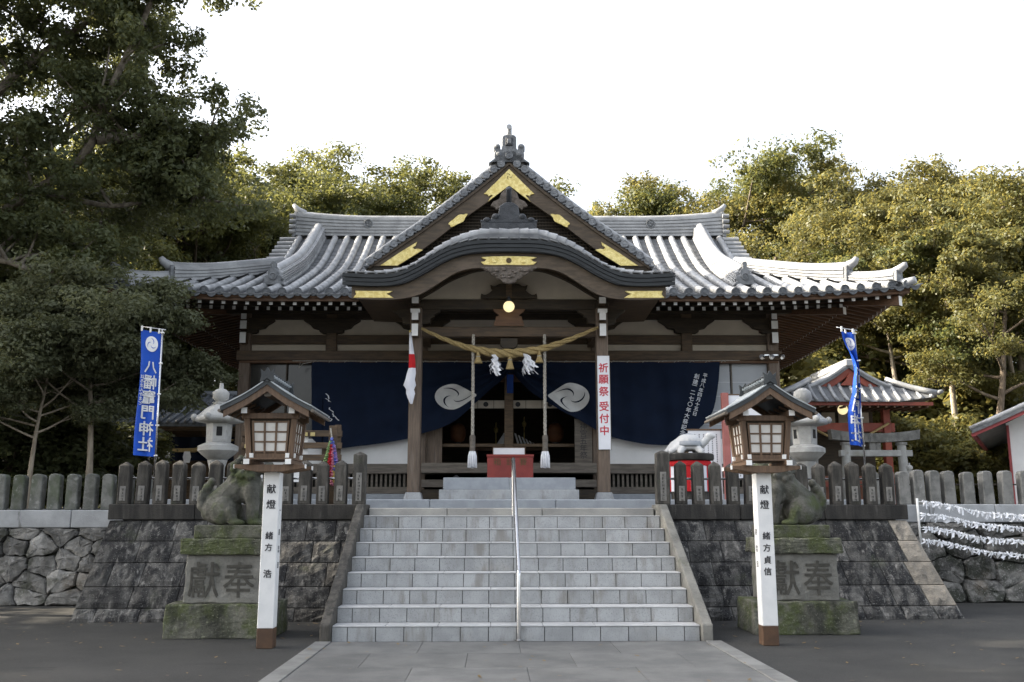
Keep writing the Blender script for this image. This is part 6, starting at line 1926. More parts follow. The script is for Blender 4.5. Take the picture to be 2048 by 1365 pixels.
# ------------------------------------------------------------------ paper cranes, votive rack
pc = T('paper_crane_garland', 'colourful garland of paper cranes hanging by the left fence', 'paper cranes', (-2.60, 3.35, 1.7))
random.seed(6)
MB().tube([(-2.66, 3.36, 2.62), (-2.63, 3.36, 2.42)], 0.012, 6).to('cord', 'rope', pc)
MB().box(-2.69, -2.57, 3.40, 3.44, 1.5, 2.66).to('stake', 'wood', pc, bevel=0.006)
for k, (m_, dx, top_, bot_) in enumerate((('c_green', -0.10, 2.40, 1.95), ('c_green', -0.075, 2.42, 1.98), ('c_red', -0.035, 2.38, 1.86), ('c_red', -0.01, 2.38, 1.86), ('c_pink', 0.015, 2.38, 1.80), ('c_pink', 0.03, 2.36, 1.78), ('c_blue', 0.06, 2.42, 1.98), ('c_purple', 0.085, 2.35, 2.0), ('c_yellow', 0.05, 2.10, 1.82), ('c_blue', -0.02, 2.46, 2.38))):
    st_ = None
    z = top_
    pth, rad = [], []
    while z > bot_:
        t_ = (2.42 - z) / 0.6
        spread = dx * min(1.0, 0.25 + 1.5 * max(0, t_)) * (1.0 if t_ < 0.62 else 0.75)
        pth += [(-2.625 + spread, 3.30 + rnd(-.02, .02), z), (-2.625 + spread, 3.30, z - 0.012)]
        rad += [0.026, 0.010]; z -= 0.024
    MB().tube(pth, rad, 6).to('crane_string', m_, pc)
ek = T('votive_rack', 'wooden rack of small yellow tags behind the left wooden lantern', 'rack', (-3.6, 5.2, TZ))
for z in (2.70, 2.50, 2.30):
    MB().box(-4.45, -2.78, 5.20, 5.25, z - 0.05, z + 0.05).to('rail', 'wood', ek, bevel=0.004)
for x in (-4.4, -2.86):
    MB().box(x - 0.05, x + 0.05, 5.25, 5.33, TZ, 2.85).to('post', 'wood', ek, bevel=0.006)
random.seed(2)
for x in (-4.36, -4.27, -4.18, -3.42, -3.30):
    MB().box(x, x + 0.075, 5.17, 5.185, 2.655, 2.715).to('tag', 'tag', ek)
for x in (-4.38, -4.29): MB().box(x, x + 0.075, 5.17, 5.185, 2.455, 2.515).to('tag', 'tag', ek)
MB().box(-4.42, -3.35, 5.26, 5.275, 1.9, 2.66).to('back_panel', 'plaster_white', ek)
yf = T('yellow_ribbon', 'yellow ribbon hanging beside the left stone lantern', 'ribbon', (-4.0, 4.6, 2.05))
MB().grid([[(-4.10 + 0.01 * math.sin(k), 4.60 + 0.01 * math.cos(2 * k), lerp(2.62, 2.05, k / 12)), (-4.04 + 0.012 * math.sin(k * 1.3), 4.585, lerp(2.62, 2.07, k / 12))] for k in range(13)]).to('cloth', 'yellow', yf, smooth=True, fix=False)
MB().tube([(-4.07, 4.6, TZ), (-4.07, 4.6, 2.66)], 0.012, 6).to('stake', 'wood_grey', yf)

# ------------------------------------------------------------------ turtle statue with striped skirt, notice boards
TY = 4.75
td = T('turtle_stand', 'round stone stand with red and white cloth under the turtle statue', 'stand', (2.92, TY, TZ))
MB().lathe([(0.30, TZ), (0.30, 2.20), (0.27, 2.225)], 24, 2.92, TY).to('drum', 'fence_dark', td, smooth=0.8)
MB().lathe([(0.385, 2.228), (0.40, 2.25), (0.40, 2.315), (0.385, 2.333)], 28, 2.92, TY).to('top_slab', 'coping_dark', td, smooth=0.6)
n = 22
for k in range(n):
    a0, a1 = 2 * PI * k / n, 2 * PI * (k + 1) / n
    rows = []
    for z in (2.21, 2.05, 1.9, 1.73):
        rows.append([(2.92 + (0.335 + 0.012 * math.cos(6 * a)) * math.cos(a), TY + (0.335 + 0.012 * math.cos(6 * a)) * math.sin(a), z) for a in (a0, (a0 + a1) / 2, a1)])
    MB().grid(rows).to('cloth_stripe', 'red_cloth' if k % 2 else 'white_cloth', td, smooth=True, fix=False)
MB().lathe([(0.343, 2.13), (0.352, 2.14), (0.352, 2.205), (0.343, 2.215)], 28, 2.92, TY).to('red_band', 'red_cloth', td, smooth=0.8)
tu = T('turtle_statue', 'white stone turtle with raised head and long sweeping tail', 'turtle statue', (2.92, TY, 2.333))
tp_ = [('e', (0, 0, 0.20), (0.215, 0.18, 0.135)), ('e', (0, 0, 0.10), (0.20, 0.165, 0.06)),
       ('c', [(0.14, -0.02, 0.12), (0.25, -0.03, 0.19), (0.32, -0.04, 0.27)], [0.075, 0.062, 0.060]), ('e', (0.345, -0.045, 0.295), (0.085, 0.062, 0.060)), ('e', (0.395, -0.05, 0.285), (0.045, 0.045, 0.035)),
       ('c', [(-0.12, 0, 0.19), (-0.25, 0, 0.12), (-0.36, 0, 0.045)], [0.10, 0.085, 0.04]), ('c', [(-0.15, -0.06, 0.13), (-0.30, -0.07, 0.04)], [0.08, 0.04])]
for sx, sy in ((1, -1), (1, 1), (-1, -1), (-1, 1)):
    tp_.append(('c', [(sx * 0.12, sy * 0.12, 0.09), (sx * 0.17, sy * 0.17, 0.03)], [0.06, 0.05]))
link('body', blob('body', tp_, 'turtle', 0.014, 3), tu, (0, 0, 0.0))
sh_ = MB().lathe([(0.225, 0.125), (0.235, 0.14), (0.215, 0.19), (0.165, 0.27), (0.09, 0.325), (0.001, 0.345)], 24, squash=0.86)
sh_.to('shell', 'granite_blue', tu, local=True, smooth=True)

nb = T('notice_board', 'tall white notice board in a pinkish red frame behind the right fence', 'notice board', (4.1, 6.0, 1.6))
for x in (3.85,): MB().box(x - 0.06, x + 0.06, 5.95, 6.05, 1.6, 3.50).to('post', 'pink_post', nb, bevel=0.006)
MB().box(4.52, 4.60, 5.95, 6.05, 1.6, 3.50).to('post', 'pink_post', nb, bevel=0.006)
MB().box(3.915, 4.515, 5.98, 6.01, 2.0, 3.46).to('panel', 'sign_white', nb, bevel=0.003)
MB().box(3.91, 4.52, 5.97, 6.02, 3.46, 3.48).to('frame', 'lantern_wood', nb)
nbb = ORG[nb.name]
letter('なで', 0.15, 'ink', nb, Vector((4.10, 5.978, 3.30)) - nbb, line=0.95)
random.seed(4)
def lines(x0, x1, z0, z1, y, n, par, seed):
    random.seed(seed)
    for k in range(n):
        x = lerp(x0, x1, (k + 0.5) / n)
        z = z1
        mb = MB()
        while z > z0 + rnd(0, 0.1) * (z1 - z0):
            s = 0.035
            mb.box(x - s * 0.33, x + s * 0.33, y - 0.003, y, z - s * 0.30, z - s * 0.2)
            mb.box(x - 0.003, x + 0.003, y - 0.0035, y, z - s * 0.75, z)
            mb.box(x - s * 0.3, x + s * 0.3, y - 0.003, y, z - s * 0.65, z - s * 0.55)
            z -= s * 1.12
        tag(mb.to('text_column', 'ink', par), kind='stuff')
lines(3.93, 4.5, 2.05, 2.72, 5.979, 6, nb, 1)
nb2 = T('notice_board', 'low white text panel behind the turtle statue head', 'notice board', (3.5, 6.1, 1.6))
MB().box(3.20, 3.78, 6.10, 6.13, 1.62, 2.84).to('panel', 'sign_white', nb2, bevel=0.003)
MB().box(3.18, 3.80, 6.09, 6.14, 2.84, 2.87).to('frame', 'lantern_wood', nb2)
lines(3.28, 3.74, 2.1, 2.78, 6.099, 6, nb2, 2)

# ------------------------------------------------------------------ fortune papers tied on lines, far right
om = T('fortune_paper_rack', 'white fortune paper strips tied on four lines before the right rubble wall', 'paper rack', (6.45, 4.40, 0.8))
MB().tube([(6.44, 4.36, 0.86), (6.46, 4.42, 1.62)], 0.018, 8).to('post', 'white_end', om, smooth=True)
MB().tube([(10.0, 4.36, 0.5), (10.0, 4.42, 1.5)], 0.018, 8).to('post', 'white_end', om, smooth=True)
random.seed(14)
strip_me = []
for k in range(8):
    pts = [Vector((rnd(-.02, .02), rnd(-.03, .0), 0.02)), Vector((rnd(-.01, .01), -0.025, 0.0)), Vector((rnd(-.03, .03), -0.02, -0.03)), Vector((rnd(-.05, .05), rnd(-.04, 0), -0.06 - rnd(0, .035)))]
    sd_ = Vector((rnd(.5, 1), rnd(-.5, .5), rnd(-.6, .6))).normalized() * rnd(0.013, 0.022)
    mb = MB().grid([[p - sd_, p + sd_] for p in pts])
    kn = MB().ball((0, -0.012, 0.0), (0.014, 0.016, 0.014), 6, 4)
    strip_me.append(mb.mesh('paper_strip', 'paper_white', fix=False))
ob_ = ORG[om.name]
for li, (za, zb) in enumerate(((1.57, 1.32), (1.38, 1.14), (1.17, 0.93), (0.98, 0.69))):
    pth = []
    for k in range(20):
        x = lerp(6.45, 10.0, k / 19); pth.append((x, 4.375, lerp(za, zb - 0.28, k / 19) + 0.02 * math.sin(k * 0.9)))
    MB().tube(pth, 0.006, 5).to('line', 'white_end', om)
    pts = [(p[0], p[2]) for p in pth]
    for k in range(74):
        x = lerp(6.49, 8.35, (k + random.random()) / 74)
        link('paper_strip', strip_me[k % 8], om, Vector((x, 4.37, interp(pts, x))) - ob_, (rnd(-.4, .4), rnd(-.6, .6), rnd(-.5, .5)), (1, 1, rnd(0.5, 1.25)))

# ------------------------------------------------------------------ small torii and red shrine at the right
to_ = T('stone_torii', 'small grey stone torii gate in front of the red shrine', 'torii', (8.5, 11, TZ))
for x in (7.84, 9.12):
    MB().tube([(x - (0.05 if x < 8.5 else -0.05), 11, TZ), (x, 11, 3.02)], [0.115, 0.095], 14).to('pillar', 'toro', to_, smooth=0.9)
KS = [lerp(-1.03, 1.03, k / 16) for k in range(17)]
MB().band([(8.5 + x, 3.22 + 0.09 * (abs(x) / 1.03) ** 2) for x in KS], [(8.5 + x * 0.98, 3.02 + 0.07 * (abs(x) / 1.03) ** 2) for x in KS], 10.88, 11.12).to('top_lintel', 'fence_plain', to_)
MB().box(7.68, 9.34, 10.92, 11.08, 2.70, 2.84).to('tie_beam', 'toro', to_, bevel=0.01)
MB().box(8.36, 8.62, 10.93, 11.0, 2.80, 3.06).to('tablet', 'fence_plain', to_, bevel=0.01)
for x in (7.84, 9.12): MB().lathe([(0.13, 2.96), (0.13, 3.02)], 14, x, 11).to('collar', 'fence_plain', to_)
PV = Vector((9.72, 16.2, TZ))
pv = T('red_shrine', 'small vermilion shrine with grey tiled gabled roof behind the torii', 'shrine', PV, rot=0.0)
ORG[pv.name] = Vector((10.1, 16.2, TZ))
pv.scale = (0.95, 1.0, 0.925)
px = 10.05
for x in (8.75, 11.15):
    for y_ in (15.6, 18.0): MB().box(x - 0.1, x + 0.1, y_ - 0.1, y_ + 0.1, TZ, 4.62).to('pillar', 'vermilion', pv, bevel=0.01)
for z0, z1 in ((3.85, 4.12), (2.2, 2.35)): MB().box(8.5, 11.4, 15.56, 15.68, z0, z1).to('beam', 'vermilion', pv, bevel=0.01)
MB().box(8.7, 11.2, 16.6, 16.7, TZ, 4.7).to('inner_wall', 'wood_dark', pv)
for x in (9.1, 9.62, 10.14, 10.66): MB().box(x, x + 0.40, 16.55, 16.6, 4.12, 4.55).to('panel', 'plaster', pv)
MB().box(9.35, 10.6, 15.9, 16.3, TZ, 2.55).to('offering_box', 'vermilion_light', pv, bevel=0.02)
for x in (8.75, 11.15): MB().box(x - 0.05, x + 0.05, 15.7, 18.0, 4.0, 4.15).to('side_beam', 'vermilion', pv)
# roof: hipped skirt plus gable facing front
def rp2(y): return 0.0
EXP, EYF, EYB = 2.28, 14.75, 18.9
def skirt_z(t_): return 4.66 + 0.52 * t_ + 0.16 * t_ * t_
rows = []
mb = MB()
NT = 6
for j in range(NT + 1):
    t_ = j / NT; ix = EXP - 1.15 * t_; iy = EYF + 0.75 * t_; by = EYB - 0.75 * t_
    ring = [(px - ix, iy), (px - ix * 0.5, iy), (px, iy), (px + ix * 0.5, iy), (px + ix, iy), (px + ix, (iy + by) / 2), (px + ix, by), (px, by), (px - ix, by), (px - ix, (iy + by) / 2)]
    lft = [0.16 * (1 - t_) if k in (0, 4, 6, 8) else 0 for k in range(10)]
    rows.append([(a, b_, skirt_z(t_) + lft[k]) for k, (a, b_) in enumerate(ring)] + [(ring[0][0], ring[0][1], skirt_z(t_) + lft[0])])
rf = mb.grid(rows).to('roof', 'tile_pan', pv, fix=False)
for k in range(15):
    x = px - EXP + 0.15 + k * (2 * EXP - 0.3) / 14
    tm = min(1.0, (EXP - abs(x - px)) / 1.15)
    pth = []
    for j in range(5):
        t_ = tm * j / 4; ed = 0.16 * (1 - t_) * max(0, (abs(x - px) / EXP - 0.5) * 2) ** 1.2
        pth.append((x, EYF + 0.75 * t_, skirt_z(t_) + 0.02 + ed))
    MB().tube(pth, 0.055, 7).to('tile_roll', 'tile', rf, smooth=True)
for sx in (-1, 1):
    pth = [(px + sx * (EXP - 1.15 * t_), EYF + 0.75 * t_, skirt_z(t_) + 0.09 + 0.17 * (1 - t_)) for t_ in (0, .25, .5, .75, 1)]
    MB().tube(pth, 0.09, 8).to('hip_ridge', 'tile', rf, smooth=True)
    MB().tube([pth[0], (pth[0][0] + sx * 0.12, pth[0][1] - 0.1, pth[0][2] + 0.05)], [0.08, 0.05], 8).to('ridge_tip', 'oni', rf, smooth=True)
GZ = [(0, 5.80), (0.45, 5.48), (0.95, 5.20), (1.35, 5.04)]
gs_ = [lerp(-1.35, 1.35, k / 20) for k in range(21)]
MB().band([(px + x, interp(GZ, abs(x)) + 0.06) for x in gs_], [(px + x, interp(GZ, abs(x)) - 0.04) for x in gs_], 15.30, 18.3).to('gable_roof', 'tile_pan', rf)
for y_ in (15.34, 15.6, 15.86):
    for sx in (-1, 1): MB().tube([(px + sx * x, y_, interp(GZ, x) + 0.09) for x in (0, .3, .6, .9, 1.15, 1.35)], 0.06, 7, up=(0, 1, 0)).to('tile_roll', 'tile', rf, smooth=True)
MB().band([(px + x, interp(GZ, abs(x)) - 0.05) for x in gs_], [(px + x, interp(GZ, abs(x)) - 0.26) for x in gs_], 15.36, 15.44).to('barge_board', 'vermilion', rf)
MB().prism([(px - 1.1, 4.95), (px + 1.1, 4.95), (px, 5.62)], 15.55, 15.6).to('gable_wall', 'vermilion_light', rf)
MB().prism([(px - 0.3, 5.22), (px + 0.3, 5.22), (px + 0.12, 5.38), (px, 5.6), (px - 0.12, 5.38)], 15.28, 15.36).to('pendant', 'vermilion', rf)
MB().box(px - 0.12, px + 0.12, 15.25, 18.3, 5.80, 6.02).to('ridge', 'tile', rf, bevel=0.03)
MB().box(px - EXP + 0.1, px + EXP - 0.1, EYF + 0.08, EYF + 0.16, 4.56, 4.66).to('eave_board', 'vermilion', rf)
for k in range(18):
    x = px - EXP + 0.25 + k * (2 * EXP - 0.5) / 17
    MB().box(x - 0.03, x + 0.03, EYF + 0.12, 16.0, 4.50, 4.56).to('rafter', 'wood_red', rf)
pl_ = T('globe_lamp', 'lit yellow globe lamp hanging under the eave of the small red shrine', 'lamp', (9.42, 15.3, 4.3))
MB().ball((9.42, 15.3, 4.26), 0.14, 14, 10).to('globe', 'lamp', pl_, smooth=True)
MB().tube([(9.42, 15.3, 4.38), (9.42, 15.3, 4.55)], 0.02, 6).to('stem', 'ink', pl_)
pr = T('straw_rope', 'thin straw rope across the front of the small red shrine', 'rope', (9.9, 15.45, 3.6))
MB().tube([(8.45, 15.48, 3.85), (9.0, 15.45, 3.55), (9.6, 15.44, 3.45), (10.2, 15.45, 3.6), (10.75, 15.48, 3.9)], 0.035, 7).to('strand', 'straw', pr, smooth=True)
gp = T('stone_monument', 'tall grey stone slab monument beside the ball topped stone lantern', 'monument', (5.35, 6.5, TZ))
MB().taper(5.35, 6.5, TZ, 3.15, 0.52, 0.26, 0.48, 0.22).to('slab', 'fence_plain', gp, bevel=0.02)
MB().box(5.0, 5.7, 6.25, 6.75, TZ - 0.02, TZ + 0.12).to('foot', 'fence_plain', gp, bevel=0.015)

# ------------------------------------------------------------------ white walled building, far right
wb_ = T('white_building', 'white walled building with red trimmed tiled eave at the right edge', 'building', (12.25, 12.2, TZ - 0.08), rot=R(-30))
MB().box(0, 5.5, 0, 6, 0, 2.2).to('wall', 'plaster_white', wb_, local=True)
MB().prism([(0, 2.2), (5.5, 2.2), (2.75, 3.55)], 0.002, 0.05).to('gable_wall', 'plaster_white', wb_, local=True)
MB().box(-0.03, 5.53, -0.04, 0.0, -0.2, 0.14).to('plinth', 'dull_red', wb_, local=True)
for x in (0.03, 0.95, 2.4): MB().box(x - 0.03, x + 0.03, -0.045, 0.0, 0.14, 2.15).to('post', 'dull_red', wb_, local=True, bevel=0.006)
def wroof(x): return 3.62 - 0.5 * abs(x - 2.75) + 0.012 * (x - 2.75) ** 2
xs_ = [lerp(-0.72, 6.22, k / 24) for k in range(25)]
rf = MB().band([(x, wroof(x)) for x in xs_], [(x, wroof(x) - 0.10) for x in xs_], -0.75, 6.5).to('roof', 'tile_pan', wb_, local=True)
for k in range(26):
    y_ = -0.70 + k * 0.28
    for q in (0, 1):
        pts = [(lerp(2.75, -0.76, t_ / 8), y_) for t_ in range(9)] if q == 0 else [(lerp(2.75, 6.26, t_ / 8), y_) for t_ in range(9)]
        MB().tube([(x, y, wroof(x) + 0.03) for x, y in pts], 0.065, 7, up=(0, 1, 0)).to('tile_roll', 'tile', rf, local=True, smooth=True)
MB().band([(x, wroof(x) - 0.10) for x in xs_], [(x, wroof(x) - 0.18) for x in xs_], -0.72, -0.66).to('verge_board', 'dull_red', rf, local=True)
MB().box(-0.74, -0.66, -0.7, 6.5, 1.87, 1.95).to('eave_board', 'dull_red', rf, local=True)

# ------------------------------------------------------------------ side hall at the left
sh2 = T('side_hall', 'low side hall with grey tiled roof and blue curtain among the trees at left', 'side hall', (-10.4, 20, TZ))
MB().box(-12.2, -8.4, 20.3, 24, TZ, 4.3).to('wall', 'wood', sh2)
vs = [(-12.9, 19.1, 4.12), (-7.6, 19.1, 4.12), (-7.6, 22.2, 5.35), (-12.2, 22.2, 5.35)]
rf = MB().add(vs + [(a, b_, c + 0.12) for a, b_, c in vs], [(3, 2, 1, 0), (4, 5, 6, 7), (0, 1, 5, 4), (1, 2, 6, 5), (2, 3, 7, 6), (3, 0, 4, 7)]).to('roof', 'tile_dark', sh2)
for k in range(20):
    x = -12.8 + k * 0.27
    MB().tube([(x, 19.05, 4.26), (x + 0.03, 22.2, 5.48)], 0.06, 7).to('tile_roll', 'tile_dark', rf, smooth=True)
MB().tube([(-12.3, 22.2, 5.5), (-7.6, 22.2, 5.5)], 0.14, 8).to('ridge', 'tile_dark', rf, smooth=True)
MB().box(-12.5, -7.9, 19.3, 19.42, 4.02, 4.16).to('eave_board', 'wood', sh2)
for x in (-12.1, -10.8, -9.5, -8.3): MB().box(x - 0.07, x + 0.07, 19.9, 20.05, TZ, 4.1).to('post', 'wood', sh2)
cl2 = [[(lerp(-12.0, -8.4, k / 40), 19.85 + 0.04 * math.sin(k * 0.9), z) for k in range(41)] for z in (3.85, 3.5, 3.1)]
o = MB().grid(cl2).to('curtain', 'navy', sh2, smooth=True, fix=False)
me = MB().lathe([(0.22, 0), (0.22, 0.01), (0.001, 0.012)], 20, squash=0.7).mesh('crest', 'crest_white', xf=Matrix.Translation((-11.0, 19.78, 3.22)) @ Matrix.Rotation(PI / 2, 4, 'X'), org=ORG[sh2.name])
link('crest', me, o)
rp3 = T('straw_rope', 'straw rope with white paper strips on the low side hall at left', 'rope', (-10, 19.7, 3.3))
MB().tube([(-11.0, 19.72, 3.55), (-10.3, 19.7, 3.42), (-9.7, 19.7, 3.42), (-9.0, 19.72, 3.62), (-8.5, 19.72, 3.75)], [0.03, 0.06, 0.07, 0.05, 0.03], 8).to('strand', 'straw', rp3, smooth=True)
for x in (-10.55, -9.95):
    random.seed(int(x * 100))
    for k in range(6):
        dx = rnd(-.09, .09)
        MB().grid([[(x + dx - 0.04, 19.66, 3.38), (x + dx + 0.04, 19.64, 3.38)], [(x + dx * 1.4 - 0.05, 19.62, 3.2), (x + dx * 1.4 + 0.05, 19.64, 3.2)], [(x + dx - 0.03, 19.66, 3.04), (x + dx + 0.04, 19.66, 3.02)]]).to('paper_strip', 'paper_white', rp3, fix=False)

# ------------------------------------------------------------------ two people by the left fence
def person(label, loc, h, jm, cap, rot):
    t_ = T('person', label, 'person', loc, rot=rot)
    s = h / 1.65
    P = [('c', [(0, 0, 0.95), (0, 0, 1.15), (0, 0, 1.36)], [0.14, 0.13, 0.16]), ('e', (0, 0, 0.95), (0.16, 0.12, 0.12)), ('c', [(0, 0.01, 1.36), (0, 0.0, 1.46)], [0.07, 0.055])]
    for q in (-1, 1):
        P += [('c', [(q * 0.09, 0, 0.92), (q * 0.10, -0.02, 0.5), (q * 0.10, 0.02, 0.08)], [0.09, 0.065, 0.045]), ('e', (q * 0.10, -0.05, 0.04), (0.05, 0.12, 0.045)),
              ('c', [(q * 0.18, 0, 1.36), (q * 0.23, -0.02, 1.10), (q * 0.17, -0.18, 0.98)], [0.065, 0.05, 0.04])]
        for k in range(4): P.append(('c', [(q * (0.155 + 0.02 * k) - q * 0.03, -0.19, 0.985), (q * (0.155 + 0.02 * k) - q * 0.04, -0.25 - 0.01 * (k in (1, 2)), 0.965)], [0.012, 0.009]))
        P.append(('c', [(q * 0.13, -0.17, 0.99), (q * 0.10, -0.21, 1.0)], [0.013, 0.010]))
    P = [(a[0], [Vector(p) * s for p in a[1]], [r * s for r in a[2]]) if a[0] == 'c' else (a[0], Vector(a[1]) * s, tuple(r * s for r in a[2])) for a in P]
    link('body', blob('body', P, jm, 0.02 * s, 2), t_)
    H = [('e', Vector((0, 0, 1.56)) * s, (0.075 * s, 0.09 * s, 0.11 * s)), ('e', Vector((0, -0.09, 1.545)) * s, (0.014 * s, 0.02 * s, 0.02 * s)), ('e', Vector((0.078, 0, 1.55)) * s, (0.012 * s, 0.02 * s, 0.03 * s)), ('e', Vector((-0.078, 0, 1.55)) * s, (0.012 * s, 0.02 * s, 0.03 * s))]
    hd = link('head', blob('head', H, 'skin', 0.014 * s, 2), t_)
    for q in (-1, 1): MB().ball((q * 0.03 * s, -0.082 * s, 1.565 * s), 0.010 * s, 6, 4).to('eye', 'hair', hd, local=True)
    MB().box(-0.025 * s, 0.025 * s, -0.088 * s, -0.078 * s, 1.50 * s, 1.508 * s).to('mouth', 'wood_red', hd, local=True)
    MB().ball((0, 0.018 * s, 1.60 * s), (0.088 * s, 0.095 * s, 0.09 * s), 14, 8).to('cap' if cap else 'hair', cap or 'hair', hd, local=True, smooth=True)
    if cap: MB().add([(-.06 * s, -.07 * s, 1.60 * s), (.06 * s, -.07 * s, 1.60 * s), (.04 * s, -.16 * s, 1.59 * s), (-.04 * s, -.16 * s, 1.59 * s), (-.06 * s, -.07 * s, 1.612 * s), (.06 * s, -.07 * s, 1.612 * s), (.04 * s, -.16 * s, 1.60 * s), (-.04 * s, -.16 * s, 1.60 * s)], [(0, 3, 2, 1), (4, 5, 6, 7), (0, 1, 5, 4), (1, 2, 6, 5), (2, 3, 7, 6), (3, 0, 4, 7)]).to('cap_peak', cap, hd, local=True)
    return t_
person('person in grey jacket with dark hair standing behind the left fence', (-12.05, 17.0, TZ), 1.62, 'jacket', None, 0.6)
person('child in a blue cap standing behind the left fence beside the adult', (-11.55, 15.0, TZ), 1.12, 'cap_blue', 'cap_blue', -0.8)

# ------------------------------------------------------------------ trees
def leaf_mesh(name, centers, radii, per, size, m, rng, flat=0.75, shell=0.55):
    """rhombic leaves spread through ellipsoidal clumps"""
    C = np.repeat(np.asarray(centers), per, axis=0)
    Rr = np.repeat(np.asarray(radii), per, axis=0)
    n = len(C)
    d = rng.normal(size=(n, 3)); d /= np.linalg.norm(d, axis=1)[:, None]
    rad = (shell + (1 - shell) * rng.random(n)) * (0.75 + 0.5 * rng.random(n))
    pos = C + d * rad[:, None] * Rr * np.array([1, 1, flat])
    nrm = d * 0.95 + rng.normal(size=(n, 3)) * 0.42 + np.array([0, 0, 0.45])
    nrm /= np.linalg.norm(nrm, axis=1)[:, None]
    t = np.cross(nrm, rng.normal(size=(n, 3))); t /= np.linalg.norm(t, axis=1)[:, None]
    b = np.cross(nrm, t)
    s = size * (0.65 + 0.7 * rng.random(n))[:, None]
    V = np.stack([pos - t * s * 0.62, pos - b * s * 0.34 + nrm * s * 0.08, pos + t * s * 0.62, pos + b * s * 0.34 + nrm * s * 0.08], axis=1).reshape(-1, 3)
    me = bpy.data.meshes.new(name)
    me.vertices.add(4 * n); me.loops.add(4 * n); me.polygons.add(n)
    me.vertices.foreach_set('co', V.astype(np.float32).ravel())
    me.loops.foreach_set('vertex_index', np.arange(4 * n, dtype=np.int32))
    me.polygons.foreach_set('loop_start', np.arange(0, 4 * n, 4, dtype=np.int32))
    me.update(); me.validate()
    me.materials.append(M[m])
    return me

def wander(p, d, L, n, rs, wob, up=0.0):
    pts = [Vector(p)]; d = Vector(d).normalized()
    for k in range(n):
        d = (d + Vector((rs.uniform(-wob, wob), rs.uniform(-wob, wob), rs.uniform(-wob, wob) + up))).normalized()
        pts.append(pts[-1] + d * L / n)
    return pts, d

def tree_meshes(name, seed, H, r0, crown0, spread, nl, m_leaf, m_bark, leaf=0.22, per=110, clump=(0.9, 1.3), lean=0.0, sub=3, top_round=True, extra=0.0):
    """H height, crown0 where limbs begin (fraction), spread reach of limbs, nl limbs"""
    rs = random.Random(seed); rng = np.random.default_rng(seed)
    tr = MB(); cen, rad = [], []
    pts, d = wander((0, 0, -0.4), (lean, rs.uniform(-.05, .05), 1), H * 0.86, 9, rs, 0.07, 0.03)
    tr.tube(pts, [r0 * (1.25 if i == 0 else 1) * (1 - 0.085 * i) for i in range(len(pts))], 10, up=(1, 0, 0))
    for k in range(nl):
        q = crown0 + (0.97 - crown0) * (k + rs.random() * 0.6) / nl
        f = q * (len(pts) - 1); i = min(int(f), len(pts) - 2)
        p = pts[i].lerp(pts[i + 1], f - i)
        a = k * 2.4 + rs.uniform(-.5, .5)
        hh = (q - crown0) / max(1e-3, 1 - crown0)
        prof = math.sin(PI * min(1, 0.25 + 0.72 * hh)) ** 0.8 if top_round else (1 - 0.85 * hh)
        L = spread * (0.45 + 0.6 * prof) * rs.uniform(0.8, 1.15)
        up = 0.25 + 0.6 * hh
        lp, d = wander(p, (math.cos(a), math.sin(a), up), L, 5, rs, 0.22, 0.04)
        r1 = r0 * (0.42 - 0.22 * hh)
        tr.tube(lp, [r1 * (1 - 0.16 * j) for j in range(6)], 6, up=(0, 0, 1), cap=False)
        cen.append(lp[-1]); rad.append(rs.uniform(*clump))
        for s in range(sub):
            j = rs.choice((2, 3, 4)); bp = lp[j]
            dd = Vector((math.cos(a + rs.uniform(-1.2, 1.2)), math.sin(a + rs.uniform(-1.2, 1.2)), rs.uniform(-0.1, 0.8)))
            sp, _ = wander(bp, dd, L * rs.uniform(0.35, 0.6), 3, rs, 0.25, 0.05)
            tr.tube(sp, [r1 * 0.45, r1 * 0.36, r1 * 0.28, r1 * 0.16], 5, cap=False)
            cen.append(sp[-1]); rad.append(rs.uniform(*clump) * 0.85)
            if rs.random() < 0.6: cen.append(sp[1]); rad.append(rs.uniform(*clump) * 0.7)
    cen.append(pts[-1]); rad.append(clump[1])
    cen = np.array([tuple(c) for c in cen]); R3 = np.array(rad)[:, None] * np.array([[1, 1, 1]]) * (0.85 + 0.3 * rng.random((len(rad), 3)))
    # each clump is broken into smaller tufts so the outline stays ragged
    tuft_c, tuft_r = [], []
    for c, r in zip(cen, R3):
        nt_ = 11
        dd = rng.normal(size=(nt_, 3)); dd /= np.linalg.norm(dd, axis=1)[:, None]
        tuft_c.append(c + dd * r * np.array([1, 1, 0.46]) * (0.35 + 0.6 * rng.random((nt_, 1)))); tuft_r.append(np.repeat(r[None] * 0.42, nt_, 0) * (0.7 + 0.6 * rng.random((nt_, 1))))
    crown = leaf_mesh('crown', np.concatenate(tuft_c), np.concatenate(tuft_r), max(4, int(per / 2.4)), leaf, m_leaf, rng, flat=0.6)
    trunk = tr.mesh('trunk', m_bark, smooth=True, fix=False)
    return trunk, crown

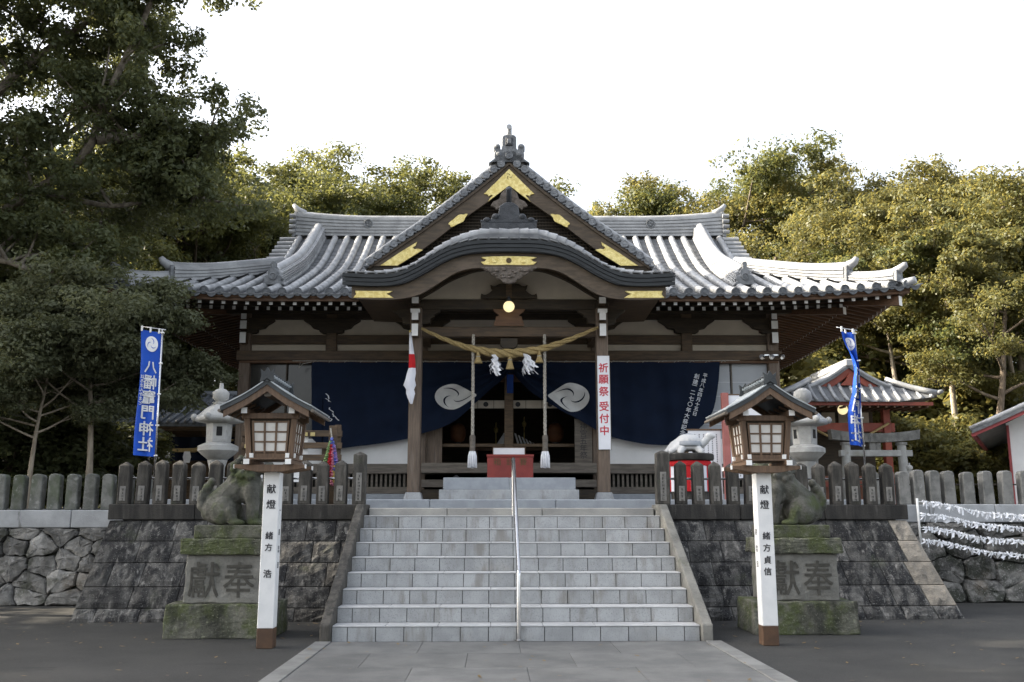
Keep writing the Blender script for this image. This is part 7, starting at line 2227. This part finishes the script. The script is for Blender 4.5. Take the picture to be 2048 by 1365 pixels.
ORD = ('first', 'second', 'third', 'fourth', 'fifth', 'sixth', 'seventh', 'eighth', 'ninth', 'tenth', 'eleventh', 'twelfth', 'thirteenth', 'fourteenth', 'fifteenth', 'sixteenth', 'seventeenth', 'eighteenth', 'nineteenth')
def row(kind_label, specs):
    """(place in the row from the left, spec) so each one's label can say which it is"""
    order = sorted(range(len(specs)), key=lambda i: specs[i][0])
    return [('%s, %s from the left' % (kind_label, ORD[order.index(i)]), sp) for i, sp in enumerate(specs)]
TREES = {
    'oak': tree_meshes('oak', 1, 13.0, 0.26, 0.30, 4.2, 13, 'leaf', 'bark', 0.125, 130, (1.0, 1.75)),
    'oak2': tree_meshes('oak2', 2, 14.0, 0.28, 0.40, 4.4, 12, 'leaf', 'bark', 0.125, 130, (1.0, 1.8)),
    'gold': tree_meshes('gold', 3, 14.0, 0.24, 0.42, 3.8, 12, 'leaf_gold', 'bark', 0.115, 130, (0.95, 1.7)),
    'gold2': tree_meshes('gold2', 4, 15.0, 0.22, 0.50, 3.2, 12, 'leaf_gold', 'bark_pale', 0.115, 120, (0.85, 1.45)),
    'slim': tree_meshes('slim', 12, 13.0, 0.17, 0.62, 2.3, 12, 'leaf_gold', 'bark_pale', 0.13, 110, (0.6, 1.0)),
    'cedar': tree_meshes('cedar', 5, 14.0, 0.20, 0.36, 2.4, 20, 'needle', 'bark', 0.13, 80, (0.6, 0.95), top_round=False),
    'small': tree_meshes('small', 6, 6.0, 0.10, 0.52, 2.2, 15, 'leaf_grey', 'bark_pale', 0.085, 200, (0.6, 0.95)),
    'dark': tree_meshes('dark', 7, 9.0, 0.17, 0.22, 3.2, 16, 'leaf_dark', 'bark', 0.125, 140, (0.8, 1.2)),
    'bush': tree_meshes('bush', 8, 2.2, 0.05, 0.10, 1.2, 9, 'leaf_gold', 'bark', 0.075, 120, (0.4, 0.65), sub=2),
    'bushd': tree_meshes('bushd', 9, 2.4, 0.05, 0.10, 1.3, 9, 'leaf_dark', 'bark', 0.08, 130, (0.4, 0.7), sub=2),
}
NATH, CEN = {}, {}
for k_, (tm_, cm_) in TREES.items():                      # real height and the middle of each crown
    co_ = np.empty(len(cm_.vertices) * 3, dtype=np.float32); cm_.vertices.foreach_get('co', co_); co_ = co_.reshape(-1, 3)
    NATH[k_] = float(np.percentile(co_[:, 2], 99.6)); CEN[k_] = co_[:, :2].mean(axis=0)
def plant(kind, x, y, top, label, group, name=None, rot=None, wide=1.0, cat='tree'):
    z = hill_z(x, y) if y > 18 else TZ
    if y < 4.4: z = 0.0
    s = (top - z) / NATH[kind]
    rot = rot if rot is not None else random.uniform(0, 6.28)
    cx_, cy_ = CEN[kind] * s * wide                        # stand the trunk so that the crown comes over (x, y)
    x, y = x - (cx_ * math.cos(rot) - cy_ * math.sin(rot)), y - (cx_ * math.sin(rot) + cy_ * math.cos(rot))
    t_ = T(name or ('bush' if kind.startswith('bush') else 'tree'), label, cat, (x, y, z - 0.05), rot=rot, group=group)
    link('trunk', TREES[kind][0], t_, None, None, (s, s, s))
    link('crown', TREES[kind][1], t_, None, None, (s * wide, s * wide, s))
    return t_
random.seed(77)
def px_tree(px, top, y):
    """place from a bearing and the top's elevation noted off the photograph (world metres come out)"""
    tanx = (px - 1024) / 1900.0; th = 0.1839; ya = 0.0206
    if y > 18 and top < 600: top = 1036 - (1036 - top) * 0.945      # the near side of a crown stands higher in view than its middle
    v = (682.5 - top) / 1900.0
    cy = math.cos(th) - v * math.sin(th); cz = math.sin(th) + v * math.cos(th)
    X = tanx * math.cos(ya) + cy * math.sin(ya); Y = -tanx * math.sin(ya) + cy * math.cos(ya)
    k = (y + 10.7105) / Y
    return -0.2736 + X * k, 1.3185 + cz * k
for lab, (px, tp_y, y, kind) in row('dense green tree behind the left half of the shrine roof', ((380, 295, 27, 'oak'), (470, 305, 33, 'oak2'), (590, 306, 42, 'oak'), (530, 340, 36, 'oak2'), (650, 375, 46, 'oak'), (735, 368, 58, 'gold'), (800, 372, 52, 'oak'), (880, 345, 50, 'oak2'),
                          (945, 372, 58, 'gold'), (700, 395, 42, 'oak2'), (620, 400, 34, 'oak'), (540, 420, 30, 'oak'), (440, 370, 28, 'oak2'), (300, 300, 25, 'oak2'), (200, 270, 27, 'oak'), (100, 250, 25, 'oak2'), (10, 280, 28, 'oak'), (-90, 260, 26, 'oak2'))):
    x, z = px_tree(px, tp_y, y)
    plant(kind, x, y, z, lab, 'trees behind the left half of the roof', wide=1.05)
for lab, (px, tp_y, y, kind) in row('round far hill tree left of the gable', ((672, 372, 50, 'oak2'), (765, 372, 47, 'oak2'), (830, 362, 45, 'oak'), (905, 362, 47, 'oak2'), (610, 335, 39, 'oak2'), (560, 330, 46, 'oak'), (960, 395, 46, 'oak'))):
    x, z = px_tree(px, tp_y, y); plant(kind, x, y, z, lab, 'far trees on the hill left of the gable', wide=1.2)
for px, tp_y, y, kind, lab in ((1152, 400, 62, 'gold2', 'thin far tree top just right of the gable ornament'), (1218, 388, 56, 'oak2', 'small round far tree standing alone in the gap right of the gable')):
    x, z = px_tree(px, tp_y, y); plant(kind, x, y, z, lab, None, wide=0.62 if kind == 'oak2' else 0.4)
for lab, (px, tp_y, y, kind) in row('golden lit tree behind the right half of the shrine roof', ((1335, 400, 44, 'gold'), (1385, 335, 38, 'gold'), (1450, 298, 36, 'oak2'), (1530, 305, 38, 'gold'), (1610, 330, 40, 'oak'), (1665, 330, 34, 'gold'), (1560, 420, 28, 'gold'), (1480, 440, 32, 'oak'))):
    x, z = px_tree(px, tp_y, y); plant(kind, x, y, z, lab, 'trees behind the right half of the roof')
for lab, (px, tp_y, y, kind) in row('tall golden green tree at the right edge of the picture', ((1815, 345, 32, 'gold'), (1868, 318, 27, 'gold2'), (1935, 312, 30, 'gold'), (2010, 305, 25, 'gold2'), (2075, 300, 24, 'gold'), (1840, 420, 24, 'oak'), (1985, 470, 20, 'gold'), (1900, 480, 36, 'oak2'), (2120, 330, 30, 'gold'))):
    x, z = px_tree(px, tp_y, y); plant(kind, x, y, z, lab, 'trees at the right edge')
for lab, (px, tp_y, y) in row('slim dark conifer behind the small red shrine', ((1735, 560, 30), (1770, 520, 33), (1850, 560, 31), (1925, 540, 28), (1960, 560, 34), (1690, 570, 34), (1640, 560, 36))):
    x, z = px_tree(px, tp_y, y); plant('cedar', x, y, z, lab, 'conifers behind the red shrine')
for lab, (px, tp_y, y) in row('sunlit yellow green bush round the small red shrine', ((1860, 830, 20), (1910, 860, 19), (1950, 870, 21), (1985, 840, 22), (1835, 850, 23), (1700, 850, 26), (1800, 800, 27), (1590, 690, 27), (1570, 720, 24), (1890, 800, 26), (1940, 790, 27))):
    x, z = px_tree(px, tp_y, y); plant('bush', x, y, z, lab, 'bushes at the right', cat='bush', wide=1.3)
for px, tp_y, y, lab in ((1885, 430, 21, 'slender pale trunked tree right of the small red shrine'), (1752, 480, 24, 'slender pale trunked tree just behind the small red shrine roof'), (1975, 450, 24, 'slender pale trunked tree behind the white building')):
    x, z = px_tree(px, tp_y, y); plant('slim', x, y, z, lab, None)
# left foreground: dark trees by the hall and the slim pale trunked tree
for px, tp_y, y, lab in ((60, 560, 11, 'dark leafy tree at the left edge behind the mossy fence'), (110, 470, 23, 'dark leafy tree left of the blue banner, behind the slim trunk'), (335, 500, 27, 'dark leafy tree beside the left corner of the shrine roof'), (240, 470, 28, 'dark leafy tree above the low side hall')):
    x, z = px_tree(px, tp_y, y); plant('dark', x, y, z, lab, 'dark trees at the left', wide=1.1)
x, z = px_tree(205, 548, 7.2); plant('small', x, 7.2, z, 'slim pale trunked tree in front of the left eave of the hall', None, rot=1.1, wide=1.1)
x, z = px_tree(90, 640, 6.6); plant('small', x, 6.6, z, 'low bushy tree at the far left behind the mossy fence', None, rot=4.0, wide=1.2)
for lab, (px, tp_y, y) in row('dark low bush behind the mossy left fence', ((40, 830, 9), (110, 850, 10), (160, 840, 12), (20, 800, 14), (185, 870, 15), (-40, 820, 9))):
    x, z = px_tree(px, tp_y, y); plant('bushd', x, y, z, lab, 'bushes at the left', cat='bush', wide=1.4)

# the big overhanging tree at the upper left: a leaning trunk outside the frame with long limbs reaching in
def big_tree():
    rs = random.Random(41); rng = np.random.default_rng(41)
    base = Vector((-13.2, 8.6, TZ))
    t_ = T('overhanging_tree', 'huge spreading tree whose limbs reach in from the upper left', 'tree', base)
    tr = MB(); cen, rad = [], []
    tk = [Vector(p) for p in ((0, 0, -0.3), (0.1, 0.1, 1.5), (0.5, 0.1, 3.2), (0.9, 0.0, 4.8), (1.1, 0.2, 6.6), (1.0, 0.3, 8.6), (0.6, 0.4, 10.5), (0.3, 0.5, 12.5))]
    tr.tube(tk, [0.72, 0.58, 0.52, 0.48, 0.40, 0.32, 0.24, 0.12], 14, up=(1, 0, 0))
    limbs = []
    def limb(pts, r0, r1, n=None):
        P = [Vector(p) for p in pts]
        sm = []
        for i in range(len(P) - 1):
            for k in range(4):
                t0 = k / 4
                a = P[max(i - 1, 0)]; b = P[i]; c = P[i + 1]; d = P[min(i + 2, len(P) - 1)]
                sm.append(0.5 * ((2 * b) + (c - a) * t0 + (2 * a - 5 * b + 4 * c - d) * t0 ** 2 + (3 * b - a - 3 * c + d) * t0 ** 3))
        sm.append(P[-1])
        tr.tube(sm, [lerp(r0, r1, k / (len(sm) - 1)) for k in range(len(sm))], 8, cap=False)
        limbs.append((sm, r0, r1))
    def W(x, y, z): return Vector((x, y, z)) - base
    limb([tk[3], W(-10.2, 8.2, 7.6), W(-8.6, 7.7, 8.5), W(-8.1, 7.4, 9.6), W(-7.4, 7.2, 11.2), W(-6.9, 7.0, 12.6)], 0.12, 0.04)
    limb([W(-8.3, 7.6, 8.85), W(-7.5, 7.9, 9.0), W(-7.0, 8.1, 8.9), W(-6.5, 8.2, 8.9)], 0.13, 0.04)
    limb([W(-9.6, 8.0, 7.9), W(-8.2, 8.4, 7.7), W(-7.4, 8.6, 8.0), W(-6.9, 8.7, 8.15), W(-6.35, 8.6, 7.9)], 0.06, 0.02)
    limb([tk[4], W(-10.5, 9.2, 9.0), W(-9.2, 9.6, 10.4), W(-8.6, 9.6, 12.0)], 0.10, 0.04)
    limb([tk[2], W(-11.6, 7.6, 5.6), W(-10.4, 7.2, 6.2), W(-9.4, 7.2, 6.1), W(-8.8, 7.3, 5.6)], 0.14, 0.03)
    limb([tk[3], W(-11.0, 10.0, 7.0), W(-9.6, 10.8, 8.0), W(-8.6, 11.0, 8.2)], 0.14, 0.04)
    limb([tk[5], W(-13.5, 7.5, 12), W(-14.2, 6.2, 13.5)], 0.2, 0.06)
    limb([tk[5], W(-14.8, 9.5, 11.5), W(-16.5, 10, 12.8)], 0.2, 0.06)
    limb([tk[4], W(-13.0, 10.8, 9.5), W(-13.6, 12.4, 11)], 0.2, 0.06)
    limb([tk[4], W(-10.6, 8.0, 10.0), W(-9.3, 7.7, 11.0), W(-8.3, 7.5, 11.6), W(-7.5, 7.4, 11.9)], 0.11, 0.03)
    limb([tk[5], W(-11.0, 7.4, 10.8), W(-10.0, 6.8, 11.6), W(-9.0, 6.6, 12.2)], 0.10, 0.03)
    limb([tk[6], W(-11.5, 8.6, 13.2), W(-10.2, 8.2, 14.6)], 0.16, 0.05)
    for sm, r0, r1 in list(limbs):
        n = len(sm)
        for k in range(2, n, 1):
            for rep in range(2):
                if rs.random() > 0.74: continue
                p = sm[k]
                d = Vector((rs.uniform(-1, 1), rs.uniform(-1, 1), rs.uniform(-0.5, 1)))
                sp, _ = wander(p, d, rs.uniform(0.7, 1.7), 4, rs, 0.3, 0.05)
                tr.tube(sp, [0.045, 0.035, 0.026, 0.018, 0.01], 5, cap=False)
                cen.append(sp[-1]); rad.append(rs.uniform(0.38, 0.68))
                if rs.random() < 0.5: cen.append(sp[2]); rad.append(rs.uniform(0.35, 0.6))
        cen.append(sm[-1]); rad.append(0.8)
    for k in range(46):                                   # the mass of the crown round the trunk and above the frame
        a = rs.uniform(0, 6.28); q = rs.uniform(0.3, 1)
        cen.append(Vector((0.4 + 3.6 * q * math.cos(a), 0.2 + 3.6 * q * math.sin(a), rs.uniform(6.0, 13.0)))); rad.append(rs.uniform(0.7, 1.2))
    cc, rr = [], []
    for c, r in zip(cen, rad):
        for k in range(8):
            d = Vector((rs.gauss(0, 1), rs.gauss(0, 1), rs.gauss(0, 0.7))).normalized() * r * rs.uniform(0.3, 1.0)
            cc.append(tuple(c + d)); rr.append((r * 0.46 * rs.uniform(0.7, 1.3),) * 3)
    crown = leaf_mesh('crown', cc, np.array(rr), 56, 0.085, 'leaf_dark', rng)
    link('trunk', tr.mesh('trunk', 'bark_mid', smooth=True, fix=False), t_)
    link('crown', crown, t_)
big_tree()

# trees beyond the left edge: they throw the shade that lies over the stairs and the forecourt
for lab, (y, x, h_, k) in row('tall shade tree left of the forecourt, outside the picture', tuple((b_, a_, c_, d_) for a_, b_, c_, d_ in ((-17.5, 4.5, 13.5, 'oak2'), (-16.5, -7.5, 11.5, 'oak'), (-21, 3, 16, 'oak2'), (-23, 8, 17, 'oak'), (-18.5, 12, 16.0, 'oak2'), (-22, 16, 17, 'oak'), (-15.5, 15.5, 11, 'oak')))):
    plant(k, x, y, h_, lab.replace('from the left', 'from the near end'), 'shade trees left of the forecourt', wide=1.15)

# fallen leaves on the forecourt, thicker along the foot of the walls
rng_ = np.random.default_rng(3)
cs_ = []
for k in range(420):
    if k < 260: x, y = rng_.uniform(-9, 9), rng_.uniform(-3.2, 1.6)
    else: x, y = rng_.uniform(-8, 8), 1.85 - abs(rng_.normal(0, 0.18))
    if abs(x) < 2.25 and y > -0.2: continue
    if abs(abs(x) - 3.3) < 0.7 and 0.2 < y < 1.3: continue
    cs_.append((x, y, 0.024 if abs(x) < 2.2 else 0.008))
cs_ = np.array(cs_)
a_ = rng_.uniform(0, 6.28, len(cs_)); s_ = rng_.uniform(0.018, 0.036, len(cs_))
V_ = []
for (x, y, z), a, s in zip(cs_, a_, s_):
    c, q = math.cos(a), math.sin(a)
    for u, v, w in ((-1, 0, 0), (0, -0.5, 0.15), (1, 0, 0.25), (0, 0.5, 0.1)): V_.append((x + s * (u * c - v * q), y + s * (u * q + v * c), z + s * w))
me = bpy.data.meshes.new('fallen_leaves')
me.from_pydata(V_, [], [tuple(range(4 * i, 4 * i + 4)) for i in range(len(cs_))])
me.materials.append(M['leaf_dry'])
tag(link('fallen_leaves', me), 'scattered dry brown leaves lying on the dark forecourt asphalt', 'leaves', kind='stuff')
